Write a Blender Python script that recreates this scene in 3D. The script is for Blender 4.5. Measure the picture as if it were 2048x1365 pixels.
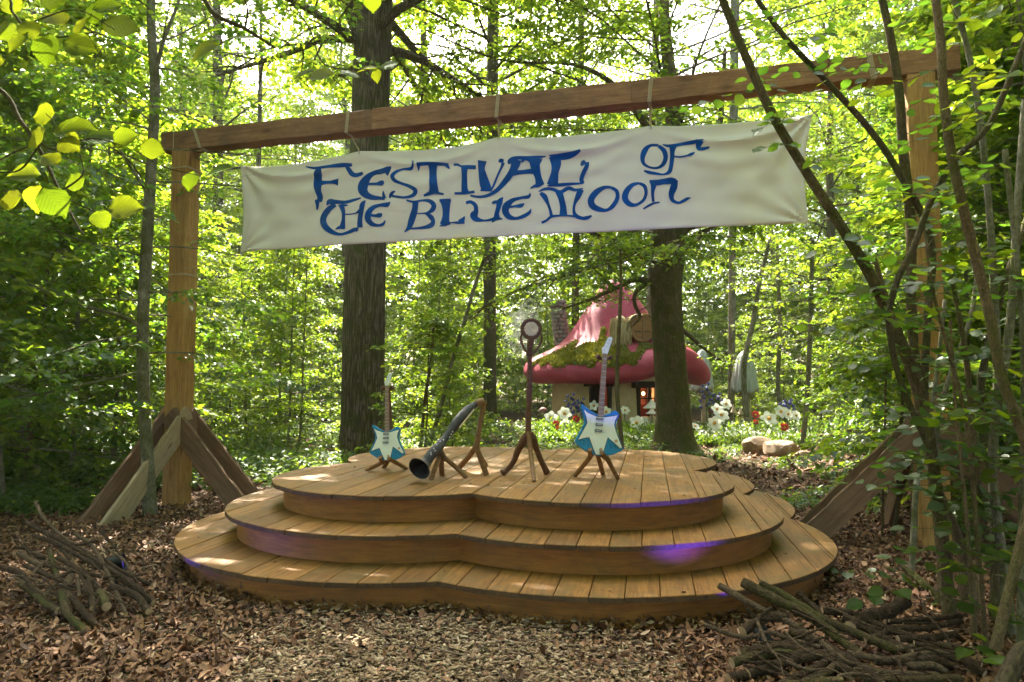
import bpy, bmesh, math, random
import numpy as np
from mathutils import Vector, Matrix
from mathutils.geometry import tessellate_polygon

for o in list(bpy.data.objects):
    bpy.data.objects.remove(o)
scene = bpy.context.scene
COL = scene.collection
rad = math.radians
RNG = np.random.default_rng(7)
random.seed(7)

# ------------------------------------------------------------------ camera
CAM_H, FPX, PITCH = 1.5, 1400.0, rad(3.39)
cam = bpy.data.cameras.new('camera')
cam.sensor_width = 36.0
cam.lens = FPX / 2048 * 36.0
cam.clip_start = 0.05
cam.clip_end = 2000
cam_ob = bpy.data.objects.new('camera', cam)
COL.objects.link(cam_ob)
cam_ob.location = (0, 0, CAM_H)
cam_ob.rotation_euler = (rad(90) + PITCH, 0, 0)
scene.camera = cam_ob

# ------------------------------------------------------------------ sky and sun
SUN_EL, SUN_AZ = rad(50), rad(-14)       # azimuth from +Y, positive to +X
world = bpy.data.worlds.new('World')
scene.world = world
world.use_nodes = True
wn = world.node_tree
bg = wn.nodes['Background']
sky = wn.nodes.new('ShaderNodeTexSky')
sky.sky_type = 'NISHITA'
sky.sun_disc = False
sky.sun_elevation = SUN_EL
sky.sun_rotation = SUN_AZ
sky.air_density = 1.0
sky.dust_density = 5.0
sky.ozone_density = 0.6
wn.links.new(sky.outputs[0], bg.inputs['Color'])
bg.inputs['Strength'].default_value = 0.15
sun = bpy.data.lights.new('sun', 'SUN')
sun.energy = 5.0
sun.angle = rad(0.5)
sun.color = (1.0, 0.93, 0.80)
sun_ob = bpy.data.objects.new('sun', sun)
COL.objects.link(sun_ob)
sdir = Vector((math.sin(SUN_AZ) * math.cos(SUN_EL), math.cos(SUN_AZ) * math.cos(SUN_EL), math.sin(SUN_EL)))
sun_ob.rotation_euler = sdir.to_track_quat('Z', 'Y').to_euler()
sun_ob.location = (0, 0, 40)

# ------------------------------------------------------------------ exposure and renderer
vs = scene.view_settings
scene.display_settings.display_device = 'sRGB'
vs.view_transform = 'Standard'
vs.look = 'None'
vs.exposure = 2.75
vs.gamma = 1.0
vs.use_curve_mapping = False
scene.render.engine = 'CYCLES'
cy = scene.cycles
cy.use_denoising = True
try:
    cy.denoiser = 'OPENIMAGEDENOISE'
    cy.denoising_input_passes = 'RGB_ALBEDO_NORMAL'
except Exception:
    pass
cy.max_bounces = 7
cy.diffuse_bounces = 5
cy.glossy_bounces = 2
cy.transmission_bounces = 4
cy.transparent_max_bounces = 8
cy.volume_bounces = 0
cy.sample_clamp_indirect = 6.0
cy.caustics_reflective = False
cy.caustics_refractive = False

# ------------------------------------------------------------------ helpers
def ray(u, v):
    a, b = (u - 1024.0) / FPX, (682.5 - v) / FPX
    c, s = math.cos(PITCH), math.sin(PITCH)
    return Vector((a, c - b * s, s + b * c))

def at(u, v, D):
    """world point at depth Y = D seen at photograph pixel (u, v)"""
    r = ray(u, v)
    k = D / r.y
    return Vector((r.x * k, D, CAM_H + r.z * k))

def on_ground(u, v, z=0.0):
    r = ray(u, v)
    k = (z - CAM_H) / r.z
    return Vector((r.x * k, r.y * k, z))

ORG = {}

def tag(o, label=None, cat=None, group=None, kind=None):
    if label: o['label'] = label
    if cat: o['category'] = cat
    if group: o['group'] = group
    if kind: o['kind'] = kind
    return o

def thing(name, label, cat, loc=(0, 0, 0), group=None):
    o = bpy.data.objects.new(name, None)
    o.empty_display_size = 0.1
    COL.objects.link(o)
    o.location = loc
    ORG[o.name] = Vector(loc)
    return tag(o, label, cat, group)

def origin_of(o):
    return ORG.get(o.name, Vector((0, 0, 0))) if o else Vector((0, 0, 0))

def link_mesh(name, me, mats, parent=None, matrix=None):
    """matrix is a world matrix; meshes without one hold world coordinates shifted to their thing"""
    o = bpy.data.objects.new(name, me)
    COL.objects.link(o)
    if mats is not None:
        for m in (mats if isinstance(mats, (list, tuple)) else [mats]):
            if len(me.materials) < len(mats if isinstance(mats, (list, tuple)) else [mats]):
                me.materials.append(m)
    if parent:
        o.parent = parent
        ORG[o.name] = origin_of(parent)
        if matrix is not None:
            o.matrix_local = Matrix.Translation(-origin_of(parent)) @ matrix
    elif matrix is not None:
        o.matrix_world = matrix
    return o

def np_mesh(name, verts, faces, smooth=False):
    """faces: (n,k) int array, all the same k"""
    me = bpy.data.meshes.new(name)
    verts = np.asarray(verts, dtype=np.float32)
    faces = np.asarray(faces, dtype=np.int32)
    n, k = faces.shape
    me.vertices.add(len(verts))
    me.vertices.foreach_set('co', verts.ravel())
    me.loops.add(n * k)
    me.loops.foreach_set('vertex_index', faces.ravel())
    me.polygons.add(n)
    me.polygons.foreach_set('loop_start', np.arange(0, n * k, k, dtype=np.int32))
    me.polygons.foreach_set('loop_total', np.full(n, k, dtype=np.int32))
    if smooth:
        me.polygons.foreach_set('use_smooth', np.ones(n, dtype=bool))
    me.update(calc_edges=True)
    return me

class MB:
    def __init__(self):
        self.v, self.f, self.mi = [], [], []

    def add(self, vs, fs, mi=0):
        b = len(self.v)
        self.v += [Vector(p) for p in vs]
        self.f += [tuple(b + i for i in f) for f in fs]
        self.mi += [mi] * len(fs)
        return self

    def box(self, c, s, rot=None, mi=0):
        c = Vector(c)
        hx, hy, hz = s[0] / 2, s[1] / 2, s[2] / 2
        pts = [Vector((x, y, z)) for x in (-hx, hx) for y in (-hy, hy) for z in (-hz, hz)]
        if rot: pts = [rot @ p for p in pts]
        return self.add([c + p for p in pts], [(0, 1, 3, 2), (4, 6, 7, 5), (0, 4, 5, 1), (2, 3, 7, 6), (0, 2, 6, 4), (1, 5, 7, 3)], mi)

    def tube(self, pts, rs, n=8, cap=True, mi=0, flat=1.0):
        pts = [Vector(p) for p in pts]
        if not isinstance(rs, (list, tuple, np.ndarray)): rs = [rs] * len(pts)
        b = len(self.v)
        up = None
        for i, p in enumerate(pts):
            t = (pts[min(i + 1, len(pts) - 1)] - pts[max(i - 1, 0)])
            if t.length < 1e-9: t = Vector((0, 0, 1))
            t.normalize()
            if up is None:
                up = Vector((0, 0, 1)) if abs(t.z) < 0.9 else Vector((0, 1, 0))
            s = t.cross(up)
            if s.length < 1e-6: s = t.cross(Vector((1, 0, 0)))
            s.normalize()
            up = s.cross(t).normalized()
            for k in range(n):
                a = 2 * math.pi * k / n
                self.v.append(p + (s * math.cos(a) + up * math.sin(a) * flat) * rs[i])
        for i in range(len(pts) - 1):
            for k in range(n):
                k2 = (k + 1) % n
                self.f.append((b + i * n + k, b + i * n + k2, b + (i + 1) * n + k2, b + (i + 1) * n + k))
                self.mi.append(mi)
        if cap:
            self.f.append(tuple(b + k for k in range(n))[::-1]); self.mi.append(mi)
            e = b + (len(pts) - 1) * n
            self.f.append(tuple(e + k for k in range(n))); self.mi.append(mi)
        return self

    def lathe(self, prof, n=32, c=(0, 0, 0), mi=0, wob=None):
        b = len(self.v)
        c = Vector(c)
        for i, (r, z) in enumerate(prof):
            for k in range(n):
                a = 2 * math.pi * k / n
                p = Vector((r * math.cos(a), r * math.sin(a), z))
                if wob: p = wob(p, a, i)
                self.v.append(c + p)
        for i in range(len(prof) - 1):
            for k in range(n):
                k2 = (k + 1) % n
                self.f.append((b + i * n + k, b + i * n + k2, b + (i + 1) * n + k2, b + (i + 1) * n + k)); self.mi.append(mi)
        return self

    def prism(self, poly, origin, ax, ay, depth, mi=0):
        """extrude the 2-D polygon along ax x ay by depth"""
        origin, ax, ay = Vector(origin), Vector(ax), Vector(ay)
        nn = ax.cross(ay).normalized()
        n = len(poly)
        front = [origin + ax * x + ay * y + nn * depth / 2 for x, y in poly]
        back = [p - nn * depth for p in front]
        b = len(self.v)
        self.v += front + back
        tris = tessellate_polygon([[Vector((x, y, 0)) for x, y in poly]])
        for t in tris:
            t = tuple(t)
            x0, x1, x2 = (poly[i] for i in t)
            if (x1[0] - x0[0]) * (x2[1] - x0[1]) - (x1[1] - x0[1]) * (x2[0] - x0[0]) < 0: t = t[::-1]
            self.f.append(tuple(b + i for i in t)); self.mi.append(mi)
            self.f.append(tuple(b + n + i for i in t[::-1])); self.mi.append(mi)
        area = sum(poly[i][0] * poly[(i + 1) % n][1] - poly[(i + 1) % n][0] * poly[i][1] for i in range(n))
        for i in range(n):
            j = (i + 1) % n
            q = (b + i, b + n + i, b + n + j, b + j)
            self.f.append(q if area > 0 else q[::-1]); self.mi.append(mi)
        return self

    def build(self, name, mats, parent=None, smooth=True, matrix=None, angle=40):
        org = origin_of(parent) if matrix is None else Vector((0, 0, 0))
        me = bpy.data.meshes.new(name)
        me.from_pydata([tuple(p - org) for p in self.v], [], self.f)
        if max(self.mi, default=0) > 0:
            me.polygons.foreach_set('material_index', self.mi)
        if smooth:
            me.polygons.foreach_set('use_smooth', [True] * len(self.f))
            try:
                me.set_sharp_from_angle(angle=rad(angle))
            except Exception:
                pass
        me.update()
        return link_mesh(name, me, mats, parent, matrix)

def outward(o):
    bm = bmesh.new(); bm.from_mesh(o.data); bmesh.ops.recalc_face_normals(bm, faces=bm.faces); bm.to_mesh(o.data); bm.free()
    return o

def frame_matrix(p0, xdir, zdir):
    x = Vector(xdir).normalized()
    z = Vector(zdir)
    y = z.cross(x).normalized()
    z = x.cross(y).normalized()
    m = Matrix((x, y, z)).transposed().to_4x4()
    m.translation = Vector(p0)
    return m

def timber(name, p0, p1, w, h, mat, parent, zdir=(0, 0, 1), rough=0.004, seed=0, bev=0.006, wane=0.0):
    """a sawn timber with its grain along local X, bevelled, with slightly uneven edges"""
    rg = random.Random(seed)
    p0, p1 = Vector(p0), Vector(p1)
    L = (p1 - p0).length
    n = max(3, int(L / 0.12))
    sec = [(-w / 2 + bev, -h / 2), (w / 2 - bev, -h / 2), (w / 2, -h / 2 + bev), (w / 2, h / 2 - bev), (w / 2 - bev, h / 2), (-w / 2 + bev, h / 2), (-w / 2, h / 2 - bev), (-w / 2, -h / 2 + bev)]
    m = MB()
    for i in range(n + 1):
        x = L * i / n
        for k, (a, b) in enumerate(sec):
            e = rough if 0 < i < n else 0
            wz = -abs(rg.gauss(0, wane)) if (wane and k in (4, 5)) else 0
            m.v.append(Vector((x, a + rg.uniform(-e, e), b + rg.uniform(-e, e) + wz)))
    for i in range(n):
        for k in range(8):
            k2 = (k + 1) % 8
            m.f.append((i * 8 + k, (i + 1) * 8 + k, (i + 1) * 8 + k2, i * 8 + k2)); m.mi.append(0)
    m.f.append(tuple(range(8))); m.mi.append(0)
    m.f.append(tuple(n * 8 + k for k in range(8))[::-1]); m.mi.append(0)
    return m.build(name, mat, parent, smooth=False, matrix=frame_matrix(p0, p1 - p0, zdir))

def crom(pts, sub=6):
    """Catmull-Rom through tuples of any length"""
    pts = [np.array(p, float) for p in pts]
    if len(pts) < 3:
        return [pts[0] * (1 - t) + pts[-1] * t for t in np.linspace(0, 1, sub + 1)]
    out = []
    P = [2 * pts[0] - pts[1]] + pts + [2 * pts[-1] - pts[-2]]
    for i in range(1, len(P) - 2):
        for j in range(sub):
            t = j / sub
            a, b, c, d = P[i - 1], P[i], P[i + 1], P[i + 2]
            out.append(0.5 * (2 * b + (c - a) * t + (2 * a - 5 * b + 4 * c - d) * t * t + (3 * b - a - 3 * c + d) * t ** 3))
    out.append(pts[-1])
    return out

# ------------------------------------------------------------------ materials
def new_mat(name):
    m = bpy.data.materials.new(name)
    m.use_nodes = True
    nt = m.node_tree
    return m, nt, nt.nodes['Principled BSDF']

def N(nt, kind, **kw):
    n = nt.nodes.new(kind)
    for k, v in kw.items():
        if k in n.inputs.keys() if hasattr(n.inputs, 'keys') else False:
            n.inputs[k].default_value = v
        else:
            setattr(n, k, v)
    return n

def ramp(nt, stops, fac=None, interp='LINEAR'):
    r = nt.nodes.new('ShaderNodeValToRGB')
    cr = r.color_ramp
    cr.interpolation = interp
    while len(cr.elements) < len(stops): cr.elements.new(0.5)
    for e, (p, c) in zip(cr.elements, stops):
        e.position = p
        e.color = (*c, 1.0) if len(c) == 3 else c
    if fac is not None: nt.links.new(fac, r.inputs['Fac'])
    return r

def mixc(nt, fac, a, b, mode='MIX'):
    m = nt.nodes.new('ShaderNodeMix')
    m.data_type = 'RGBA'
    m.blend_type = mode
    for sock, val in ((m.inputs['Factor'], fac), (m.inputs[6], a), (m.inputs[7], b)):
        if hasattr(val, 'links'): nt.links.new(val, sock)
        elif isinstance(val, (int, float)): sock.default_value = val
        else: sock.default_value = (*val, 1.0)
    return m.outputs[2]

def obj_coords(nt, scale, shift=40.0):
    """object coordinates, scaled per axis and shifted at random per object"""
    tc = nt.nodes.new('ShaderNodeTexCoord')
    oi = nt.nodes.new('ShaderNodeObjectInfo')
    mul = nt.nodes.new('ShaderNodeMath'); mul.operation = 'MULTIPLY'; mul.inputs[1].default_value = shift
    nt.links.new(oi.outputs['Random'], mul.inputs[0])
    add = nt.nodes.new('ShaderNodeVectorMath'); add.operation = 'ADD'
    nt.links.new(tc.outputs['Object'], add.inputs[0])
    nt.links.new(mul.outputs[0], add.inputs[1])
    mp = nt.nodes.new('ShaderNodeMapping')
    mp.inputs['Scale'].default_value = scale
    nt.links.new(add.outputs[0], mp.inputs['Vector'])
    return mp.outputs[0], add.outputs[0], oi.outputs['Random']

def noise(nt, vec, scale, detail=4.0, rough=0.55, dist=0.0):
    n = nt.nodes.new('ShaderNodeTexNoise')
    n.inputs['Scale'].default_value = scale
    n.inputs['Detail'].default_value = detail
    n.inputs['Roughness'].default_value = rough
    n.inputs['Distortion'].default_value = dist
    if vec is not None: nt.links.new(vec, n.inputs['Vector'])
    return n.outputs['Fac']

def bump(nt, bsdf, height, strength=0.3, dist=0.01):
    b = nt.nodes.new('ShaderNodeBump')
    b.inputs['Strength'].default_value = strength
    b.inputs['Distance'].default_value = dist
    nt.links.new(height, b.inputs['Height'])
    nt.links.new(b.outputs[0], bsdf.inputs['Normal'])

def wood_mat(name, dark, mid, light, rough=0.7, knots=True, vary=0.35, dirt=0.0, dirtcol=(0.10, 0.10, 0.04), g=(1.1, 16, 16), cracks=0.0):
    m, nt, b = new_mat(name)
    grain, base, rnd = obj_coords(nt, g)
    f1 = noise(nt, grain, 2.2, 6, 0.6, 0.8)
    r1 = ramp(nt, [(0.25, dark), (0.5, mid), (0.75, light)], f1)
    fine, _, _ = obj_coords(nt, tuple(3 if q < 4 else q * 7 for q in g))
    f2 = noise(nt, fine, 2.0, 3, 0.6)
    r2 = ramp(nt, [(0.3, (0.72, 0.70, 0.66)), (0.7, (1.08, 1.08, 1.06))], f2)
    col = mixc(nt, 1.0, r1.outputs[0], r2.outputs[0], 'MULTIPLY')
    if knots:
        kn, _, _ = obj_coords(nt, (1.9, 5.0, 5.0) if knots is True else (2.4, 6.0, 6.0))
        vo = nt.nodes.new('ShaderNodeTexVoronoi'); vo.inputs['Scale'].default_value = 1.0
        nt.links.new(kn, vo.inputs['Vector'])
        kr = ramp(nt, [(0.03, (0.35, 0.28, 0.22)), (0.13 if knots is True else 0.24, (1, 1, 1))], vo.outputs['Distance'])
        col = mixc(nt, 0.8, col, kr.outputs[0], 'MULTIPLY')
    rv = ramp(nt, [(0.0, (1 - vary, 1 - vary * 1.05, 1 - vary * 1.15)), (0.5, (1, 1, 1)), (1.0, (1 + vary * 0.45, 1 + vary * 0.4, 1 + vary * 0.3))], rnd)
    col = mixc(nt, 1.0, col, rv.outputs[0], 'MULTIPLY')
    if dirt:
        fd = noise(nt, base, 2.3, 9, 0.74, 0.6)
        rd = ramp(nt, [(0.44, (0, 0, 0)), (0.66, (dirt, dirt, dirt))], fd)
        col = mixc(nt, rd.outputs[0], col, dirtcol)
    if cracks:
        ck, _, _ = obj_coords(nt, (g[0] * 0.35, g[1] * 1.3, g[2] * 1.3), 90)
        fc = noise(nt, ck, 2.0, 2, 0.5, 1.2)
        rc = ramp(nt, [(0.485, (1, 1, 1)), (0.5, (0.22, 0.18, 0.15)), (0.515, (1, 1, 1))], fc)
        gate = ramp(nt, [(0.5, (0, 0, 0)), (0.6, (cracks, cracks, cracks))], noise(nt, base, 1.1, 3))
        col = mixc(nt, gate.outputs[0], col, mixc(nt, 1.0, col, rc.outputs[0], 'MULTIPLY'))
    nt.links.new(col, b.inputs['Base Color'])
    b.inputs['Roughness'].default_value = rough
    b.inputs['Specular IOR Level'].default_value = 0.3
    bump(nt, b, f2, 0.35, 0.004)
    return m

def plain_mat(name, col, rough=0.6, metal=0.0, var=0.15, scale=20.0, spec=0.4, bumpd=0.0):
    m, nt, b = new_mat(name)
    _, base, _ = obj_coords(nt, (1, 1, 1))
    f = noise(nt, base, scale, 4)
    r = ramp(nt, [(0.3, tuple(c * (1 - var) for c in col)), (0.7, tuple(min(1, c * (1 + var)) for c in col))], f)
    nt.links.new(r.outputs[0], b.inputs['Base Color'])
    b.inputs['Roughness'].default_value = rough
    b.inputs['Metallic'].default_value = metal
    b.inputs['Specular IOR Level'].default_value = spec
    if bumpd: bump(nt, b, f, 0.6, bumpd)
    return m

def leaf_mat(name, cols, trans, tmix=0.5, gloss=0.06, veins=False):
    """thin leaf: diffuse reflection and diffuse transmission, varied leaf by leaf"""
    m, nt, b = new_mat(name)
    nt.nodes.remove(b)
    out = nt.nodes['Material Output']
    geo = nt.nodes.new('ShaderNodeNewGeometry')
    oi = nt.nodes.new('ShaderNodeObjectInfo')
    src = geo.outputs['Random Per Island']
    if veins: src = oi.outputs['Random']
    r = ramp(nt, [(i / max(1, len(cols) - 1), c) for i, c in enumerate(cols)], src)
    rt = ramp(nt, [(i / max(1, len(trans) - 1), c) for i, c in enumerate(trans)], src)
    col, tcol = r.outputs[0], rt.outputs[0]
    if not veins:
        ro = ramp(nt, [(0, (0.78, 0.82, 0.75)), (1, (1.2, 1.15, 1.1))], oi.outputs['Random'])
        col = mixc(nt, 1.0, col, ro.outputs[0], 'MULTIPLY')
        tcol = mixc(nt, 1.0, tcol, ro.outputs[0], 'MULTIPLY')
    d = nt.nodes.new('ShaderNodeBsdfDiffuse')
    t = nt.nodes.new('ShaderNodeBsdfTranslucent')
    g = nt.nodes.new('ShaderNodeBsdfGlossy'); g.inputs['Roughness'].default_value = 0.45
    g.inputs['Color'].default_value = (0.9, 0.95, 0.9, 1)
    if veins:
        tc = nt.nodes.new('ShaderNodeTexCoord')
        sep = nt.nodes.new('ShaderNodeSeparateXYZ')
        nt.links.new(tc.outputs['Object'], sep.inputs[0])
        ab = nt.nodes.new('ShaderNodeMath'); ab.operation = 'ABSOLUTE'
        nt.links.new(sep.outputs['Y'], ab.inputs[0])
        ma = nt.nodes.new('ShaderNodeMath'); ma.operation = 'MULTIPLY_ADD'
        nt.links.new(ab.outputs[0], ma.inputs[0]); ma.inputs[1].default_value = -0.85
        nt.links.new(sep.outputs['X'], ma.inputs[2])
        mu = nt.nodes.new('ShaderNodeMath'); mu.operation = 'MULTIPLY'; mu.inputs[1].default_value = 9.0 * 6.28
        nt.links.new(ma.outputs[0], mu.inputs[0])
        si = nt.nodes.new('ShaderNodeMath'); si.operation = 'SINE'
        nt.links.new(mu.outputs[0], si.inputs[0])
        vr = ramp(nt, [(0.0, (0.86, 0.88, 0.8)), (0.88, (1, 1, 1)), (0.97, (1.35, 1.3, 1.3))], si.outputs[0])
        mid = ramp(nt, [(0.0, (1.5, 1.4, 1.4)), (0.018, (1, 1, 1))], ab.outputs[0])
        for _ in (0,):
            col = mixc(nt, 1.0, mixc(nt, 1.0, col, vr.outputs[0], 'MULTIPLY'), mid.outputs[0], 'MULTIPLY')
            vt = ramp(nt, [(0.0, (1.08, 1.06, 1.0)), (0.85, (1, 1, 1)), (0.97, (0.68, 0.72, 0.6))], si.outputs[0])
            tcol = mixc(nt, 1.0, tcol, vt.outputs[0], 'MULTIPLY')
        bp = nt.nodes.new('ShaderNodeBump'); bp.inputs['Strength'].default_value = 0.35; bp.inputs['Distance'].default_value = 0.02
        nt.links.new(si.outputs[0], bp.inputs['Height'])
        for s in (d, g): nt.links.new(bp.outputs[0], s.inputs['Normal'])
    nt.links.new(col, d.inputs['Color'])
    nt.links.new(tcol, t.inputs['Color'])
    m1 = nt.nodes.new('ShaderNodeMixShader'); m1.inputs[0].default_value = tmix
    nt.links.new(d.outputs[0], m1.inputs[1]); nt.links.new(t.outputs[0], m1.inputs[2])
    m2 = nt.nodes.new('ShaderNodeMixShader'); m2.inputs[0].default_value = gloss
    nt.links.new(m1.outputs[0], m2.inputs[1]); nt.links.new(g.outputs[0], m2.inputs[2])
    nt.links.new(m2.outputs[0], out.inputs['Surface'])
    return m

def bark_mat(name, dark, light, scale=1.0, vert=0.22, moss=0.0, strength=0.8, fissure=True):
    m, nt, b = new_mat(name)
    tc = nt.nodes.new('ShaderNodeTexCoord')
    mp = nt.nodes.new('ShaderNodeMapping'); mp.inputs['Scale'].default_value = (1, 1, vert)
    nt.links.new(tc.outputs['Object'], mp.inputs['Vector'])
    f1 = noise(nt, mp.outputs[0], 24 * scale, 5, 0.65, 0.7)
    h = f1
    if fissure:
        vo = nt.nodes.new('ShaderNodeTexVoronoi'); vo.feature = 'DISTANCE_TO_EDGE'; vo.inputs['Scale'].default_value = 17 * scale
        ds = nt.nodes.new('ShaderNodeVectorMath'); ds.operation = 'MULTIPLY_ADD'
        nz = nt.nodes.new('ShaderNodeTexNoise'); nz.inputs['Scale'].default_value = 8 * scale
        nt.links.new(mp.outputs[0], nz.inputs['Vector'])
        nt.links.new(nz.outputs['Color'], ds.inputs[0]); ds.inputs[1].default_value = (0.15 / scale,) * 3
        nt.links.new(mp.outputs[0], ds.inputs[2])
        nt.links.new(ds.outputs[0], vo.inputs['Vector'])
        vr = ramp(nt, [(0.0, (0.25, 0.25, 0.25)), (0.2, (1, 1, 1))], vo.outputs['Distance'])
        hm = nt.nodes.new('ShaderNodeMath'); hm.operation = 'MULTIPLY'
        nt.links.new(vr.outputs[0], hm.inputs[0]); nt.links.new(f1, hm.inputs[1])
        h = hm.outputs[0]
        r = ramp(nt, [(0.02, tuple(c * 0.75 for c in dark)), (0.25, dark), (0.62, light)], h)
    else:
        r = ramp(nt, [(0.3, dark), (0.7, light)], f1)
    col = r.outputs[0]
    big = noise(nt, tc.outputs['Object'], 1.6, 4)
    rb = ramp(nt, [(0.3, (0.8, 0.82, 0.78)), (0.7, (1.12, 1.1, 1.08))], big)
    col = mixc(nt, 1.0, col, rb.outputs[0], 'MULTIPLY')
    if moss:
        mo = noise(nt, tc.outputs['Object'], 2.6, 6, 0.7)
        rm = ramp(nt, [(0.5 - moss * 0.25, (0, 0, 0)), (0.66 - moss * 0.15, (0.85, 0.85, 0.85))], mo)
        col = mixc(nt, rm.outputs[0], col, (0.075, 0.085, 0.018))
    mp2 = nt.nodes.new('ShaderNodeMapping'); mp2.inputs['Scale'].default_value = (1, 1, 0.45)
    nt.links.new(tc.outputs['Object'], mp2.inputs['Vector'])
    ff = noise(nt, mp2.outputs[0], 95 * scale, 4, 0.7, 0.3)
    rf = ramp(nt, [(0.32, (0.55, 0.55, 0.55)), (0.5, (1, 1, 1)), (0.68, (1.35, 1.32, 1.28))], ff)
    col = mixc(nt, 1.0, col, rf.outputs[0], 'MULTIPLY')
    lich = noise(nt, tc.outputs['Object'], 9 * scale, 6, 0.75)
    rl = ramp(nt, [(0.60, (0, 0, 0)), (0.70, (0.4, 0.4, 0.4))], lich)
    col = mixc(nt, rl.outputs[0], col, tuple(min(0.4, c * 1.9 + 0.02) for c in light))
    nt.links.new(col, b.inputs['Base Color'])
    b.inputs['Roughness'].default_value = 0.95
    b.inputs['Specular IOR Level'].default_value = 0.1
    hs = nt.nodes.new('ShaderNodeMath'); hs.operation = 'MULTIPLY_ADD'; hs.inputs[1].default_value = 0.45
    nt.links.new(ff, hs.inputs[0]); nt.links.new(h, hs.inputs[2])
    bump(nt, b, hs.outputs[0], min(1.0, strength * 1.3), 0.035)
    return m

M = {}
M['plank'] = wood_mat('deck_plank_wood', (0.125, 0.055, 0.009), (0.275, 0.126, 0.023), (0.38, 0.195, 0.044), 0.6, True, 0.32, 0.85, (0.12, 0.078, 0.02), cracks=0.7)
M['plank_edge'] = wood_mat('deck_plank_edge', (0.06, 0.032, 0.016), (0.11, 0.06, 0.028), (0.18, 0.10, 0.045), 0.8, False, 0.25, 0.5, (0.05, 0.04, 0.022), (14, 14, 14))
M['riser'] = wood_mat('riser_wood', (0.18, 0.070, 0.010), (0.30, 0.125, 0.019), (0.39, 0.175, 0.03), 0.6, False, 0.1, 0.4, (0.07, 0.055, 0.018), (1.5, 1.5, 14))
M['post'] = wood_mat('post_wood', (0.27, 0.135, 0.036), (0.44, 0.245, 0.075), (0.55, 0.335, 0.12), 0.75, 2, 0.15, 0.45, (0.17, 0.10, 0.04), cracks=0.9)
M['beam'] = wood_mat('beam_wood', (0.19, 0.092, 0.045), (0.33, 0.17, 0.08), (0.43, 0.25, 0.125), 0.8, 2, 0.15, 0.6, (0.11, 0.065, 0.04), cracks=0.9)
M['brace'] = wood_mat('brace_wood', (0.13, 0.074, 0.044), (0.21, 0.122, 0.074), (0.29, 0.175, 0.11), 0.85, True, 0.2, 0.3, (0.09, 0.08, 0.06))
M['brace_pale'] = wood_mat('pale_brace_wood', (0.26, 0.19, 0.11), (0.38, 0.29, 0.18), (0.46, 0.37, 0.25), 0.85, True, 0.1, 0.3, (0.13, 0.12, 0.07))
M['stand'] = wood_mat('stand_wood', (0.13, 0.062, 0.022), (0.23, 0.12, 0.045), (0.34, 0.20, 0.09), 0.5, False, 0.15)
M['mic_wood'] = wood_mat('dark_carved_wood', (0.07, 0.03, 0.014), (0.12, 0.052, 0.024), (0.18, 0.085, 0.04), 0.45, False, 0.1)
M['rope'] = plain_mat('jute_rope', (0.45, 0.36, 0.22), 0.9, 0, 0.25, 120)
M['oak_bark'] = bark_mat('oak_bark', (0.09, 0.068, 0.046), (0.25, 0.195, 0.135), 1.25, 0.085, 0.15, 0.9)
M['beech_bark'] = bark_mat('mossy_bark', (0.085, 0.06, 0.034), (0.19, 0.14, 0.08), 0.8, 0.25, 0.3, 0.8, False)
M['smooth_bark'] = bark_mat('smooth_grey_bark', (0.13, 0.118, 0.086), (0.25, 0.23, 0.175), 0.7, 0.6, 0.3, 0.3, False)
M['dark_bark'] = bark_mat('dark_bark', (0.06, 0.047, 0.03), (0.14, 0.11, 0.07), 1.0, 0.3, 0.3, 0.6, False)
M['hazel_bark'] = bark_mat('hazel_bark', (0.10, 0.07, 0.038), (0.21, 0.155, 0.09), 1.4, 0.6, 0.2, 0.4, False)
M['leaf_mid'] = leaf_mat('woodland_leaves', [(0.045, 0.085, 0.012), (0.07, 0.12, 0.016), (0.095, 0.14, 0.02)], [(0.19, 0.345, 0.016), (0.285, 0.42, 0.02), (0.41, 0.485, 0.023)], 0.56, 0.04)
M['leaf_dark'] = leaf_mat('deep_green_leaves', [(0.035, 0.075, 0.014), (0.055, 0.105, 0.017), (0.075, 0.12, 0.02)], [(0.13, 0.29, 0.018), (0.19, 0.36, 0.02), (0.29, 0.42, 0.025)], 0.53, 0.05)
M['leaf_hazel'] = leaf_mat('hazel_leaf', [(0.030, 0.080, 0.010), (0.048, 0.11, 0.012), (0.066, 0.12, 0.012)], [(0.14, 0.225, 0.006), (0.21, 0.28, 0.008), (0.30, 0.33, 0.01)], 0.58, 0.015, True)
M['leaf_ground'] = leaf_mat('ground_plant_leaves', [(0.035, 0.085, 0.018), (0.06, 0.12, 0.02), (0.09, 0.14, 0.025)], [(0.14, 0.27, 0.02), (0.22, 0.36, 0.025), (0.32, 0.4, 0.03)], 0.45, 0.05)

# ------------------------------------------------------------------ ground
def ground_mat():
    m, nt, b = new_mat('forest_floor')
    tc = nt.nodes.new('ShaderNodeTexCoord')
    f = noise(nt, tc.outputs['Object'], 14, 8, 0.75, 0.4)
    r = ramp(nt, [(0.3, (0.035, 0.022, 0.013)), (0.5, (0.085, 0.052, 0.03)), (0.7, (0.15, 0.095, 0.055))], f)
    f2 = noise(nt, tc.outputs['Object'], 0.55, 5, 0.6)
    g = ramp(nt, [(0.5, (0, 0, 0)), (0.66, (0.55, 0.55, 0.55))], f2)
    f3 = noise(nt, tc.outputs['Object'], 22, 5, 0.7)
    gr = ramp(nt, [(0.3, (0.03, 0.05, 0.012)), (0.7, (0.075, 0.105, 0.025))], f3)
    col = mixc(nt, g.outputs[0], r.outputs[0], gr.outputs[0])
    nt.links.new(col, b.inputs['Base Color'])
    b.inputs['Roughness'].default_value = 0.95
    b.inputs['Specular IOR Level'].default_value = 0.1
    bump(nt, b, f, 1.0, 0.04)
    return m
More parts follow.
